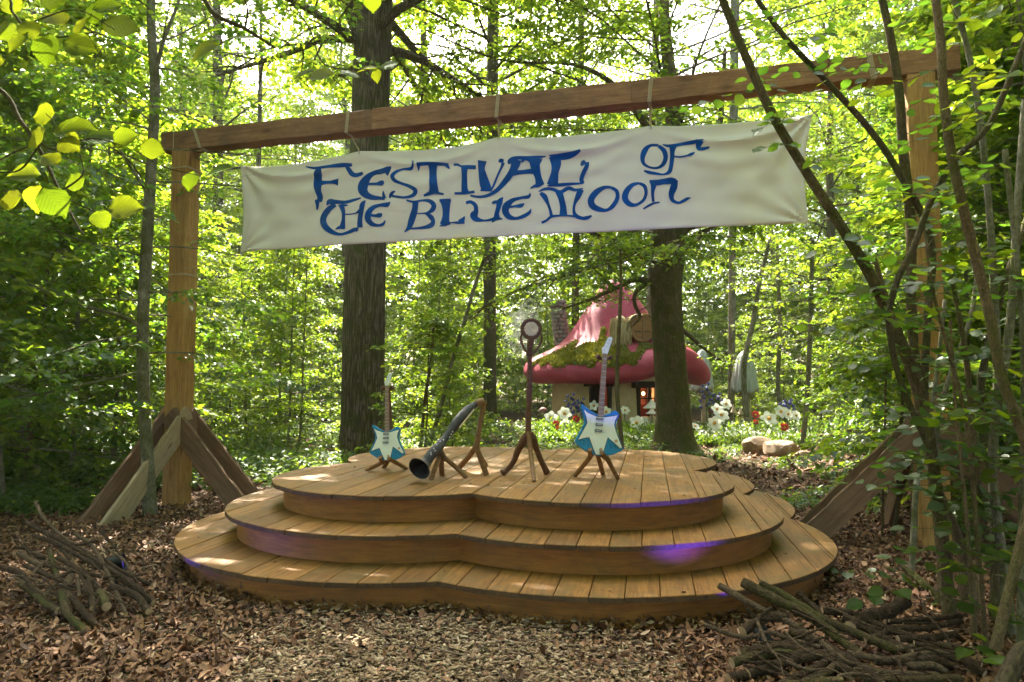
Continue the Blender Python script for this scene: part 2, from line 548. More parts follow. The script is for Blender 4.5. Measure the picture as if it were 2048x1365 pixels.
M['ground'] = ground_mat()

def gh(x, y):
    """gentle unevenness of the forest floor, flat around the stage"""
    d = max(0.0, math.hypot(x - 0.1, y - 7.0) - 4.0)
    k = min(1.0, d / 8.0)
    return k * (0.16 * math.sin(x * 0.31 + 1.3) * math.cos(y * 0.27) + 0.07 * math.sin(x * 0.9 + y * 0.7)) - 0.0

xs = np.concatenate([[-600, -250, -120, -70], np.arange(-44, 44.1, 1.0), [70, 120, 250, 600]])
ys = np.concatenate([[-600, -250, -100, -50, -25], np.arange(-12, 70.1, 1.0), [100, 160, 300, 700]])
gv = [(x, y, gh(x, y) if abs(x) < 45 and -12 < y < 71 else 0.0) for y in ys for x in xs]
nx = len(xs)
gf = [(j * nx + i, j * nx + i + 1, (j + 1) * nx + i + 1, (j + 1) * nx + i) for j in range(len(ys) - 1) for i in range(nx - 1)]
ground = link_mesh('ground', np_mesh('ground', gv, gf, True), M['ground'])
tag(ground, kind='structure')

# ------------------------------------------------------------------ stage
ST_A = rad(-11.06)
ST_C = Vector((0.029, 7.227, 0.0))
ST_U = Vector((math.cos(ST_A), math.sin(ST_A), 0))
ST_V = Vector((-math.sin(ST_A), math.cos(ST_A), 0))
LOBE = 0.798
TIER_R = (2.017, 1.634, 1.259)
RISE = 0.2155

def clover_out(u, R):
    """front (and back) reach of the clover at |u|"""
    du = abs(u) - LOBE
    if abs(u) <= LOBE and False: pass
    q = R * R - du * du
    return LOBE + math.sqrt(q) if q > 0 else LOBE

def in_stage(x, y, R=2.017):
    d = Vector((x, y, 0)) - ST_C
    u, v = d.dot(ST_U), d.dot(ST_V)
    if abs(u) < LOBE and abs(v) < LOBE + 0.5: return True
    return any((u - a) ** 2 + (v - b) ** 2 < R * R for a in (-LOBE, LOBE) for b in (-LOBE, LOBE))

stage = thing('stage', 'three-tiered clover-shaped wooden stage of orange-brown planks', 'stage', ST_C)
st_mat_world = frame_matrix(ST_C, ST_V, (0, 0, 1))      # local X runs along the planks (v), local Y = -u
TH = 0.036
for ti, R in enumerate(TIER_R):
    z1 = RISE * (ti + 1)
    uc = LOBE + math.sqrt(R * R - LOBE * LOBE) if R > LOBE else LOBE
    deck_parts = []
    u = -LOBE - R
    pw = 0.212
    k = 0
    umax = LOBE + R
    off = (0.07, 0.0, 0.04)[ti]
    edges = [u] + [e for e in np.arange(-LOBE - R + pw * 0.6 + off, umax - 0.05, pw)] + [umax]
    for k in range(len(edges) - 1):
        a, b = edges[k] + 0.0022, edges[k + 1] - 0.0022
        m = MB()
        rg = random.Random(ti * 100 + k)
        dz = rg.uniform(-0.0025, 0.0025)
        def piece(us, lo, hi):
            us = list(us)
            bev = 0.005
            top = [(hi(x), x) for x in us] + [(lo(x), x) for x in us[::-1]]
            n = len(top)
            cx = sum(p[0] for p in top) / n; cyy = sum(p[1] for p in top) / n
            base = len(m.v)
            for inset, z in ((1.0, z1 + dz), ):
                pass
            def ring(z, d):
                for (vv, uu) in top:
                    w = Vector((vv - cx, uu - cyy)); L = w.length or 1
                    # inset towards the plank's own middle line
                    nv = vv - d * (1 if vv > cx else -1)
                    nu = uu - d * (1 if uu > (us[0] + us[-1]) / 2 else -1) if (uu in (us[0], us[-1])) else uu
                    m.v.append(Vector((nv, -nu, z)))
            ring(z1 + dz, 0.004)
            ring(z1 + dz - 0.005, 0.0)
            ring(z1 + dz - TH, 0.0)
            m.f.append(tuple(base + i for i in range(n))[::-1]); m.mi.append(0)
            for q in range(2):
                for i in range(n):
                    j = (i + 1) % n
                    m.f.append((base + q * n + i, base + q * n + j, base + (q + 1) * n + j, base + (q + 1) * n + i)[::-1]); m.mi.append(q)
            m.f.append(tuple(base + 2 * n + i for i in range(n))); m.mi.append(0)
        e = rg.uniform(-0.006, 0.006)
        front = lambda x: -clover_out(x, R) + e
        back = lambda x: clover_out(x, R) + e
        def infront(x):
            q = R * R - (abs(x) - LOBE) ** 2
            return -LOBE + math.sqrt(max(q, 0))
        def inback(x): return -infront(x)
        segs = [(a, b)]
        cuts = [c for c in (-uc, uc, 0.0) if a < c < b]
        pts = [a] + sorted(cuts) + [b]
        for s0, s1 in zip(pts[:-1], pts[1:]):
            mid = (s0 + s1) / 2
            us = np.linspace(s0, s1, 9)
            us = [float(np.clip(x, -umax + 0.003, umax - 0.003)) for x in us]
            if us[-1] - us[0] < 0.004: continue
            if abs(mid) < uc:
                piece(us, front, back)
            else:
                piece(us, front, infront)
                piece(us, inback, back)
        o = m.build('plank', [M['plank'], M['plank_edge']], stage, smooth=False, matrix=st_mat_world)
    # risers: one bent board per lobe, set back under the deck
    Ri = R - 0.095
    zb = RISE * ti - (0.03 if ti == 0 else 0)
    for (sx, sy) in ((-1, -1), (1, -1), (-1, 1), (1, 1)):
        c = (sx * LOBE, sy * LOBE)
        # arc from the cusp on the u=0 axis to the cusp on the v=0 axis
        h = math.sqrt(Ri * Ri - LOBE * LOBE)
        a0 = math.atan2(sy * h, -sx * LOBE)
        a1 = math.atan2(-sy * LOBE, sx * h)
        d = a1 - a0
        want = 1 if sx * sy < 0 else -1
        if sx * sy < 0:
            while d < 0: d += 2 * math.pi
        else:
            while d > 0: d -= 2 * math.pi
        if abs(d) > 2 * math.pi: d = math.copysign(abs(d) % (2 * math.pi), d)
        # choose the long way round, away from the stage centre
        am = a0 + d / 2
        if math.cos(am) * sx + math.sin(am) * sy < 0:
            d = d - math.copysign(2 * math.pi, d)
        m = MB()
        nseg = 40
        for i in range(nseg + 1):
            a = a0 + d * i / nseg
            for rr in (Ri, Ri - 0.018):
                uu, vv = c[0] + rr * math.cos(a), c[1] + rr * math.sin(a)
                for z in (zb + 0.0008 * (1 if ti else 0), z1 - TH - 0.001):
                    m.v.append(Vector((vv, -uu, z)))
        for i in range(nseg):
            p, q = i * 4, (i + 1) * 4
            for f in ((p, q, q + 1, p + 1), (p + 2, p + 3, q + 3, q + 2), (p + 1, q + 1, q + 3, p + 3), (p, p + 2, q + 2, q)):
                m.f.append(f); m.mi.append(0)
        o = m.build('riser', M['riser'], stage, smooth=True, matrix=st_mat_world)
        bm = bmesh.new(); bm.from_mesh(o.data); bmesh.ops.recalc_face_normals(bm, faces=bm.faces); bm.to_mesh(o.data); bm.free()

# grain of the risers runs round the curve, so their material is noise on height only
# ------------------------------------------------------------------ banner frame
PL = on_ground(353, 1011)
PR = on_ground(1868, 1093)
BD = (PR - PL); BD.z = 0
BL = BD.length
BD.normalize()
BN = Vector((BD.y, -BD.x, 0))           # horizontal normal, towards the camera
if BN.y > 0: BN = -BN
Z_BEAM = 4.40
PW = 0.235
gantry = thing('timber_gantry', 'tall goalpost-like frame of rough sawn timber carrying the banner', 'gantry', (PL + PR) / 2)
for k, p in enumerate((PL, PR)):
    timber('post', p + Vector((0, 0, -0.1)), p + Vector((0, 0, Z_BEAM)), PW, PW, M['post'], gantry, BN, 0.003, 11 + k)
BH = 0.24
b0 = PL - BD * 0.29 + Vector((0, 0, Z_BEAM + BH / 2 + 0.002))
b1 = PR + BD * 0.33 + Vector((0, 0, Z_BEAM + BH / 2 + 0.002))
cuts = (0, 0.327, 0.66, 1)
for k in range(3):
    q0, q1 = b0.lerp(b1, cuts[k]), b0.lerp(b1, cuts[k + 1])
    timber('beam', q0 + BD * (0.0015 if k else 0), q1 - BD * 0.0015, 0.22 + 0.004 * (k == 1), BH + 0.006 * (k == 1), M['beam'], gantry, (0, 0, 1), 0.007, 21 + k, 0.008, 0.006)
def brace_pair(p, d, mats, reach=1.12, top=1.14, seed=0, w=0.25):
    side = Vector((-d.y, d.x, 0))
    for k, s in enumerate((-1, 1)):
        o_ = side * s * (PW / 2 + 0.027)
        q0 = p + o_ + d * (reach + 0.10) + Vector((0, 0, -0.10))
        q1 = p + o_ - d * 0.02 + Vector((0, 0, top))
        ax = (q1 - q0).normalized()
        timber('brace', q0, q1, 0.05, w, mats[k], gantry, ax.cross(side) if ax.cross(side).z > 0 else -ax.cross(side), 0.006, seed + k, 0.004, 0.01)
brace_pair(PL, BD, (M['brace'], M['brace']), 1.05, 1.12, 31)
brace_pair(PL, BN, (M['brace'], M['brace_pale']), 1.12, 1.12, 33)
brace_pair(PL, -BN, (M['brace'], M['brace']), 1.05, 1.1, 35)
brace_pair(PR, -BD, (M['brace'], M['brace']), 1.12, 1.16, 37, 0.225)
brace_pair(PR, BD, (M['brace'], M['brace']), 1.1, 1.1, 39)
brace_pair(PR, -BN, (M['brace'], M['brace']), 1.05, 1.1, 41)

# ------------------------------------------------------------------ banner
def on_frame(u, v, off=0.0):
    """point on the frame's upright plane (shifted off metres towards the camera)"""
    r = ray(u, v)
    p0 = PL + BN * off
    c = Vector((0, 0, CAM_H))
    k = (p0 - c).dot(BN) / r.dot(BN)
    return c + r * k
TOP = [(481, 331), (533, 333), (600, 328), (660, 317), (719, 303), (773, 303), (850, 300), (916, 293), (966, 283), (997, 275), (1050, 276), (1116, 274), (1200, 267), (1250, 260), (1300, 252), (1366, 252), (1465, 247), (1548, 239), (1605, 232), (1624, 229)]
BOT = [(480, 505), (560, 499), (683, 490), (850, 481), (1024, 472), (1200, 464), (1366, 456), (1500, 451), (1617, 447)]
def fr2(u, v):
    p = on_frame(u, v)
    return ((p - PL).dot(BD), p.z)
top2 = [fr2(*p) for p in TOP]
bot2 = [fr2(*p) for p in BOT]
tx, tz = zip(*top2)
bx_, bz_ = zip(*bot2)
PINS = [fr2(481, 331), fr2(719, 303), fr2(997, 275), fr2(1300, 252), fr2(1624, 229), fr2(480, 505), fr2(1617, 447)]
def banner_xy(s, t):
    """s along 0..1, t down 0..1 -> (x along the frame, z)"""
    xt = tx[0] + (tx[-1] - tx[0]) * s
    zt = float(np.interp(xt, tx, tz))
    xb = bx_[0] + (bx_[-1] - bx_[0]) * s
    zb = float(np.interp(xb, bx_, bz_))
    x = xt + (xb - xt) * t
    return x + 0.05 * math.sin(math.pi * t) * (-(1 if s > 0.5 else -1)) * max(0, (abs(s - 0.5) * 2)) ** 14, zt + (zb - zt) * t
def cloth_off(x, z):
    """folds of the hung cloth: sagging swags between the eyelets, rays from the pinned corners"""
    o = 0.004 * math.sin(x * 5.1 + z * 3.0) + 0.004 * math.sin(x * 2.3 - z * 7.0 + 1.0) + 0.0016 * math.sin(x * 9.0 - z * 21.0 + 1.5 * math.sin(x * 2.1)) + 0.0018 * math.sin(x * 4.0 + z * 33.0 + 2.0 * math.sin(x * 1.3))
    for i in range(4):
        xa, za = PINS[i]; xb, zb = PINS[i + 1]
        if xa <= x <= xb:
            q = (x - xa) / (xb - xa)
            chord = za + (zb - za) * q
            sag = chord - 0.20 * 4 * q * (1 - q) - 0.02
            d1 = z - sag
            o += 0.036 * math.exp(-(d1 / 0.042) ** 2) * 4 * q * (1 - q)
            sag2 = chord - 0.40 * 4 * q * (1 - q) - 0.05
            o += 0.018 * math.exp(-((z - sag2) / 0.07) ** 2) * 4 * q * (1 - q)
    for (cx, cz), amp in ((PINS[0], 0.05), (PINS[4], 0.045), (PINS[5], 0.035), (PINS[6], 0.035)):
        dx, dz = x - cx, z - cz
        r = math.hypot(dx, dz) + 1e-6
        a = math.atan2(dz, abs(dx) + 1e-9)
        o += amp * 0.6 * math.sin(a * 13.0) * math.exp(-r / 0.6) * min(1, r / 0.12)
    return o
def cloth_pt(x, z, lift=0.0):
    p = PL + BD * x
    return Vector((p.x, p.y, z)) + BN * (cloth_off(x, z) + lift)
NS, NT = 240, 44
bv, bf = [], []
for j in range(NT + 1):
    for i in range(NS + 1):
        x, z = banner_xy(i / NS, j / NT)
        bv.append(cloth_pt(x, z))
for j in range(NT):
    for i in range(NS):
        a = j * (NS + 1) + i
        bf.append((a, a + NS + 1, a + NS + 2, a + 1))
def cloth_mat():
    m, nt, b = new_mat('banner_cloth')
    tc = nt.nodes.new('ShaderNodeTexCoord')
    f = noise(nt, tc.outputs['Object'], 3.0, 5)
    r = ramp(nt, [(0.3, (0.70, 0.645, 0.58)), (0.7, (0.76, 0.70, 0.635))], f)
    nt.links.new(r.outputs[0], b.inputs['Base Color'])
    b.inputs['Roughness'].default_value = 0.95
    b.inputs['Specular IOR Level'].default_value = 0.1
    w = noise(nt, tc.outputs['Object'], 160, 2)
    bump(nt, b, w, 0.12, 0.003)
    return m
M['cloth'] = cloth_mat()
M['ink'] = plain_mat('banner_blue_paint', (0.005, 0.07, 0.29), 0.8, 0, 0.3, 6, 0.15)
bcen = PL.lerp(PR, 0.48); bcen = Vector((bcen.x, bcen.y, min(bz_)))
banner = thing('banner', 'long off-white cloth banner with blue hand-painted lettering hung below the beam', 'banner', bcen)
m = MB(); m.v = bv; m.f = bf; m.mi = [0] * len(bf)
cl = m.build('cloth', M['cloth'], banner)
sol = cl.modifiers.new('thickness', 'SOLIDIFY'); sol.thickness = 0.002; sol.offset = -1

Z5 = lambda x, y: (600 + x * 420 / 2048, 270 + y * 420 / 2048)
Z6 = lambda x, y: (1000 + x * 430 / 2048, 270 + y * 430 / 2048)
def stroke(mb, pts, zf, lift):
    k = 420 / 2048 if zf is Z5 else 430 / 2048
    sm = crom(pts, 7)
    L, Rr, C = [], [], []
    for i, p in enumerate(sm):
        a, b = sm[max(0, i - 1)], sm[min(len(sm) - 1, i + 1)]
        d = np.array([b[0] - a[0], b[1] - a[1]]); d /= (np.hypot(*d) + 1e-9)
        nrm = np.array([-d[1], d[0]])
        w = max(2.0, p[2] * 1.13 + 1.5) / 2
        for lst, q in ((L, p[:2] + nrm * w), (C, p[:2]), (Rr, p[:2] - nrm * w)):
            x, z = fr2(*zf(*q))
            lst.append(cloth_pt(x, z, lift))
    b0_ = len(mb.v)
    for a, c, b in zip(L, C, Rr): mb.v += [a, c, b]
    for i in range(len(L) - 1):
        for s in (0, 1):
            mb.f.append((b0_ + i * 3 + s, b0_ + i * 3 + s + 1, b0_ + (i + 1) * 3 + s + 1, b0_ + (i + 1) * 3 + s)); mb.mi.append(0)
LETTERS = [
 ('F', Z5, [[(55, 310, 8), (110, 322, 18), (160, 327, 26), (300, 311, 30), (430, 298, 34), (508, 294, 26)], [(452, 300, 30), (480, 345, 38), (505, 380, 42), (545, 393, 34), (590, 382, 30), (612, 370, 22)],
   [(190, 322, 40), (190, 360, 58), (180, 430, 66), (180, 490, 72), (188, 560, 50), (200, 610, 48), (190, 655, 40)], [(150, 650, 26), (180, 655, 44)], [(172, 640, 40), (172, 690, 26), (168, 732, 12)], [(190, 480, 56), (240, 470, 34), (300, 466, 26), (345, 462, 40), (374, 464, 62)]]),
 ('E', Z5, [[(890, 312, 8), (860, 335, 46), (800, 358, 44), (720, 375, 36), (660, 415, 56), (618, 480, 84), (612, 540, 82), (650, 588, 60), (710, 612, 42), (780, 618, 28), (828, 622, 26)], [(858, 402, 8), (858, 365, 34), (885, 322, 12)], [(812, 548, 6), (815, 585, 22), (826, 622, 30)], [(630, 480, 20), (700, 478, 22), (750, 478, 26), (795, 468, 48), (806, 445, 12)]]),
 ('S', Z5, [[(1098, 258, 10), (1112, 270, 10), (1105, 310, 16), (1080, 335, 26), (1010, 338, 16), (940, 362, 24), (905, 405, 34), (930, 450, 30), (1000, 480, 22), (1080, 510, 30), (1130, 548, 36), (1105, 592, 30), (1030, 613, 20), (950, 606, 20), (890, 595, 18)], [(878, 620, 10), (884, 590, 24), (905, 565, 24), (932, 550, 6)]]),
 ('T', Z5, [[(1148, 296, 30), (1240, 288, 28), (1340, 289, 26), (1450, 292, 20)], [(1165, 290, 34), (1158, 355, 6)], [(1425, 292, 34), (1445, 315, 22), (1463, 335, 5)], [(1298, 280, 78), (1298, 360, 62), (1305, 450, 66), (1310, 520, 70), (1308, 562, 86)], [(1310, 555, 40), (1255, 578, 28), (1210, 596, 18)], [(1310, 555, 40), (1360, 572, 20), (1404, 580, 16)]]),
 ('I', Z5, [[(1500, 292, 20), (1540, 293, 20), (1570, 308, 18), (1640, 318, 34), (1718, 320, 32)], [(1610, 312, 64), (1606, 380, 46), (1604, 470, 50), (1606, 530, 54), (1612, 565, 70)], [(1508, 572, 18), (1600, 570, 20), (1702, 556, 22)]]),
 ('V', Z5, [[(1780, 256, 74), (1772, 330, 56), (1785, 400, 70), (1800, 470, 86), (1815, 520, 90), (1815, 552, 100)], [(1862, 548, 14), (1890, 490, 18), (1930, 400, 16), (1968, 320, 20), (1985, 275, 30)], [(1940, 268, 12), (1962, 256, 36), (1990, 256, 20)]]),
 ('A', Z6, [[(-285, 578, 14), (-200, 590, 20), (-110, 575, 26), (-30, 530, 34), (40, 455, 44), (100, 380, 52), (140, 310, 66), (160, 240, 90)], [(82, 280, 12), (98, 258, 42), (140, 228, 30), (260, 224, 30), (360, 216, 26), (438, 208, 8)], [(345, 222, 110), (335, 280, 84), (345, 340, 70), (365, 410, 56), (380, 470, 72)], [(120, 365, 50), (200, 358, 34), (290, 350, 40), (345, 350, 50)], [(420, 465, 10), (370, 480, 30), (325, 492, 22), (290, 512, 8)], [(205, 240, 60), (250, 232, 30), (300, 245, 50)]]),
 ('L', Z6, [[(520, 205, 98), (535, 280, 82), (525, 360, 62), (510, 430, 80), (500, 480, 96)], [(470, 200, 8), (560, 212, 44), (640, 205, 50), (710, 185, 36), (770, 155, 20)], [(452, 486, 10), (560, 478, 26), (680, 468, 22), (798, 462, 10)], [(790, 462, 30), (775, 425, 34), (800, 360, 34), (828, 300, 34), (825, 262, 40)], [(776, 300, 14), (790, 270, 38), (812, 252, 30)]]),
 ('O', Z6, [[(1510, 98, 20), (1430, 102, 24), (1380, 150, 46), (1358, 220, 38), (1372, 278, 26), (1430, 312, 18), (1500, 316, 20), (1555, 280, 32), (1578, 215, 38), (1560, 150, 38), (1510, 104, 26)]]),
 ('F', Z6, [[(1648, 100, 70), (1642, 160, 40), (1640, 220, 36), (1630, 300, 34), (1612, 355, 32), (1560, 380, 14), (1490, 372, 22), (1420, 360, 26), (1372, 344, 14)], [(1548, 94, 8), (1620, 108, 26), (1740, 88, 24), (1850, 74, 28), (1938, 54, 10)], [(1905, 62, 66), (1890, 105, 46), (1895, 135, 30), (1940, 135, 28), (1995, 122, 14)], [(1650, 208, 10), (1720, 214, 12), (1780, 205, 14), (1825, 190, 26), (1856, 170, 6)]]),
 ('T', Z5, [[(262, 688, 8), (290, 655, 46), (350, 655, 36), (440, 658, 28), (520, 638, 24), (594, 616, 12)], [(345, 680, 40), (285, 725, 46), (240, 785, 54), (230, 850, 54), (262, 910, 52), (330, 955, 36), (400, 972, 22), (470, 955, 26), (530, 928, 32), (572, 912, 14)], [(545, 945, 10), (562, 925, 30)]]),
 ('H', Z5, [[(372, 692, 8), (420, 690, 22), (472, 688, 6)], [(408, 695, 46), (424, 745, 34), (428, 810, 28), (422, 870, 40), (412, 915, 56)], [(348, 925, 6), (390, 905, 26), (435, 912, 20)], [(430, 778, 8), (490, 776, 10), (545, 765, 12), (590, 740, 34)], [(640, 642, 8), (612, 680, 40), (598, 750, 38), (588, 820, 40), (588, 905, 46)]]),
 ('E', Z5, [[(882, 656, 6), (850, 682, 40), (780, 688, 26), (715, 710, 36), (670, 760, 50), (665, 820, 52), (700, 868, 40), (760, 884, 22), (810, 872, 24), (834, 834, 6)], [(856, 708, 6), (860, 682, 30)], [(668, 780, 30), (730, 790, 22), (780, 785, 40), (802, 768, 8)]]),
 ('B', Z5, [[(1130, 650, 52), (1125, 710, 48), (1108, 780, 56), (1085, 850, 52), (1062, 905, 36), (1020, 948, 8)], [(1042, 640, 14), (1110, 656, 18), (1200, 642, 18), (1270, 650, 34), (1308, 690, 40), (1290, 735, 36), (1235, 765, 16), (1140, 770, 8)], [(1225, 766, 14), (1275, 800, 40), (1300, 845, 34), (1280, 882, 40), (1220, 902, 28), (1140, 912, 16), (1060, 914, 14)]]),
 ('L', Z5, [[(1420, 640, 100), (1424, 690, 70), (1424, 770, 58), (1420, 830, 66), (1415, 875, 90)], [(1362, 642, 22), (1420, 640, 26), (1472, 626, 6)], [(1362, 892, 6), (1420, 874, 30), (1480, 858, 10), (1540, 858, 22), (1606, 858, 14)], [(1550, 850, 30), (1585, 830, 36), (1606, 795, 6)]]),
 ('U', Z5, [[(1618, 662, 24), (1665, 655, 28), (1710, 690, 34), (1715, 745, 40), (1695, 785, 66), (1720, 822, 46), (1790, 836, 18), (1860, 828, 24), (1915, 812, 40)], [(1980, 610, 6), (1950, 650, 48), (1935, 710, 40), (1918, 770, 40), (1920, 822, 60)], [(1875, 670, 14), (1895, 658, 26), (1940, 655, 30)], [(1872, 858, 6), (1905, 825, 24), (1975, 818, 10)]]),
 ('E', Z6, [[(290, 556, 6), (272, 590, 28), (200, 602, 22), (120, 625, 34), (65, 675, 60), (52, 730, 56), (85, 780, 46), (150, 798, 24), (220, 780, 30), (280, 745, 26), (297, 708, 5)], [(70, 690, 20), (140, 682, 20), (200, 675, 34), (232, 655, 8)]]),
 ('M', Z6, [[(368, 540, 8), (430, 516, 24), (500, 518, 26), (575, 545, 30), (650, 508, 30), (720, 526, 24), (792, 512, 8)], [(385, 555, 26), (425, 590, 44), (458, 660, 24), (480, 720, 22), (492, 775, 26)], [(560, 540, 60), (585, 610, 50), (602, 690, 52), (605, 775, 68)], [(772, 520, 50), (745, 585, 46), (712, 660, 22), (704, 720, 22), (722, 770, 34), (780, 796, 28), (830, 792, 30), (875, 772, 14)], [(398, 840, 18), (445, 818, 18), (495, 782, 20), (590, 772, 14), (690, 776, 16), (760, 792, 22)]]),
 ('O', Z6, [[(1060, 502, 20), (990, 506, 30), (915, 550, 48), (868, 620, 54), (885, 680, 54), (950, 712, 40), (1020, 718, 24), (1080, 675, 36), (1118, 605, 34), (1112, 540, 30), (1060, 503, 24)]]),
 ('O', Z6, [[(1330, 462, 16), (1260, 482, 34), (1205, 545, 48), (1192, 610, 50), (1235, 662, 42), (1300, 668, 24), (1365, 625, 24), (1392, 560, 26), (1378, 495, 30), (1330, 464, 22)]]),
 ('N', Z6, [[(1460, 432, 66), (1462, 490, 44), (1454, 560, 24), (1460, 640, 24)], [(1366, 708, 12), (1420, 675, 18), (1470, 652, 18), (1522, 645, 12)], [(1425, 455, 10), (1480, 460, 44), (1560, 448, 46), (1630, 440, 54), (1680, 440, 30)], [(1672, 430, 40), (1655, 500, 58), (1632, 570, 44), (1645, 625, 30), (1700, 648, 20), (1745, 630, 24), (1785, 608, 22), (1818, 600, 4)]]),
]
for li, (_c, zf, sts) in enumerate(LETTERS):
    m = MB()
    for si, s in enumerate(sts):
        stroke(m, s, zf, 0.0035 + 0.0006 * si)
    m.build('letter', M['ink'], banner)

# ------------------------------------------------------------------ ropes
rope_i = 0
def rope(pts, label, r=0.006):
    m = MB(); m.tube(pts, r, 6)
    o = m.build('rope', M['rope'])
    tag(o, label, 'rope', None)
    return o
beam_c = lambda x: b0 + BD * (x + 0.29)
def beam_wrap(mb, x, lean, turns=3, r=0.0055):
    pts = []
    hw, hh = 0.118, BH / 2 + 0.008
    for t in range(turns):
        for (a, b) in ((hw, hh), (hw, -hh), (-hw, -hh), (-hw, hh)):
            c = beam_c(x + lean * (b / hh) + 0.014 * t)
            pts.append(c + BN * a + Vector((0, 0, b)))
    pts.append(pts[0])
    mb.tube(pts, r, 6)
for (px, py, lean, top, lab) in ((719, 303, -0.09, 702, 'first jute rope from the left lashing the banner to the beam'), (997, 275, 0.0, 998, 'jute rope at mid-beam tying the banner above the lettering'), (1300, 252, 0.0, 1300, 'jute rope tying the banner to the beam above the word OF')):
    x, z = fr2(px, py)
    m = MB()
    xt = fr2(top, 230)[0]
    beam_wrap(m, xt, 0.012, 3)
    low = beam_c(xt); low = low + Vector((0, 0, -BH / 2)) + BN * 0.02
    m.tube([low, cloth_pt(x, z, 0.004) + Vector((0, 0, 0.012))], 0.006, 6)
    m.tube([low + BD * 0.012, cloth_pt(x + 0.012, z, 0.004) + Vector((0, 0, -0.03))], 0.005, 6)
    tag(m.build('rope', M['rope']), lab, 'rope')
m = MB()
beam_wrap(m, fr2(405, 270)[0], -0.05, 3); beam_wrap(m, fr2(361, 270)[0], 0.0, 1)
x, z = PINS[0]
m.tube([beam_c(fr2(412, 270)[0]) + Vector((0, 0, -BH / 2)), PL + BD * (PW / 2 + 0.02) + Vector((0, 0, z + 0.35)), cloth_pt(x, z)], 0.0045, 6)
tag(m.build('rope', M['rope']), 'jute rope lashed round the left end of the beam to the banner corner', 'rope')
m = MB()
beam_wrap(m, fr2(1732, 130)[0], -0.02, 4)
x, z = PINS[4]
m.tube([beam_c(fr2(1715, 140)[0]) + Vector((0, 0, -BH / 2)), cloth_pt(x, z)], 0.005, 6)
tag(m.build('rope', M['rope']), 'jute rope lashed round the right end of the beam above the banner corner', 'rope')
def post_wrap(p, z, turns, pin, lab):
    m = MB(); pts = []
    h = PW / 2 + 0.008
    for t in range(turns):
        for (a, b) in ((h, h), (h, -h), (-h, -h), (-h, h)):
            pts.append(p + BD * a + BN * b + Vector((0, 0, z + 0.014 * t)))
    pts.append(pts[0])
    m.tube(pts, 0.0055, 6)
    if pin: m.tube([p + BD * h * (1 if pin[0] > 1 and p is PL else -1) + BN * h + Vector((0, 0, z)), cloth_pt(*pin)], 0.0045, 6)
    tag(m.build('rope', M['rope']), lab, 'rope')
post_wrap(PL, on_frame(372, 553).z, 2, PINS[5], 'rope round the middle of the left post to the banner lower corner')
post_wrap(PL, on_frame(372, 342).z, 2, None, 'rope wound round the top of the left post')
post_wrap(PR, on_frame(1845, 400).z, 2, PINS[6], 'rope round the right post to the banner lower corner')

# ------------------------------------------------------------------ trees
def nrm(a):
    return a / (np.linalg.norm(a, axis=-1, keepdims=True) + 1e-9)

def leaves_mesh(name, pos, d, n, ln, wd, fold=0.18, mat=None):
    """one small folded blade (two triangles) per leaf"""
    d = nrm(d)
    s = nrm(np.cross(n, d))
    n = np.cross(d, s)
    ln = ln[:, None]; wd = wd[:, None]
    b = pos
    tip = pos + d * ln - n * ln * 0.15
    mid = pos + d * ln * 0.45
    r = mid + s * wd * 0.5 + n * wd * fold
    l = mid - s * wd * 0.5 + n * wd * fold
    v = np.stack([b, r, tip, l], 1).reshape(-1, 3)
    k = np.arange(len(pos))[:, None] * 4
    f = np.stack([k + [0, 1, 2], k + [0, 2, 3]], 1).reshape(-1, 3)
    me = np_mesh(name, v, f)
    if mat: me.materials.append(mat)
    return me

def poly_branch(rg, start, direction, length, n=6, wob=0.12, droop=-0.25):
    pts = [np.array(start, float)]
    d = np.array(direction, float); d /= np.linalg.norm(d)
    st = length / n
    for i in range(n):
        d = d + rg.normal(0, wob, 3) + np.array([0, 0, droop / n])
        d /= np.linalg.norm(d)
        pts.append(pts[-1] + d * st)
    return pts

def lerp_poly(pts, t):
    x = t * (len(pts) - 1)
    i = min(int(x), len(pts) - 2)
    return pts[i] + (pts[i + 1] - pts[i]) * (x - i), pts[i + 1] - pts[i]

# openings in the canopy through which the sun reaches the ground and the near branches
GAPS = [(Vector((-1.15, 1.9, 2.2)), 1.2), (Vector((-5.0, 15.5, 0.6)), 3.4), (Vector((6.2, 15.0, 0.2)), 2.8), (Vector((7.0, 18.2, 0.6)), 1.8), (Vector((-1.0, 19.0, 0.8)), 2.6), (Vector((-9.0, 12.0, 2.0)), 3.2), (Vector((10.0, 20.0, 3.0)), 3.2), (Vector((7.2, 13.2, 0.0)), 2.4), (Vector((-6.5, 9.5, 2.5)), 2.4), (Vector((6.5, 8.5, 3.0)), 2.0)]
def ray_dist(x, y, z, c):
    dx, dy, dz = x - c.x, y - c.y, z - c.z
    t = np.maximum(0, dx * sdir.x + dy * sdir.y + dz * sdir.z)
    return np.sqrt((dx - t * sdir.x) ** 2 + (dy - t * sdir.y) ** 2 + (dz - t * sdir.z) ** 2)

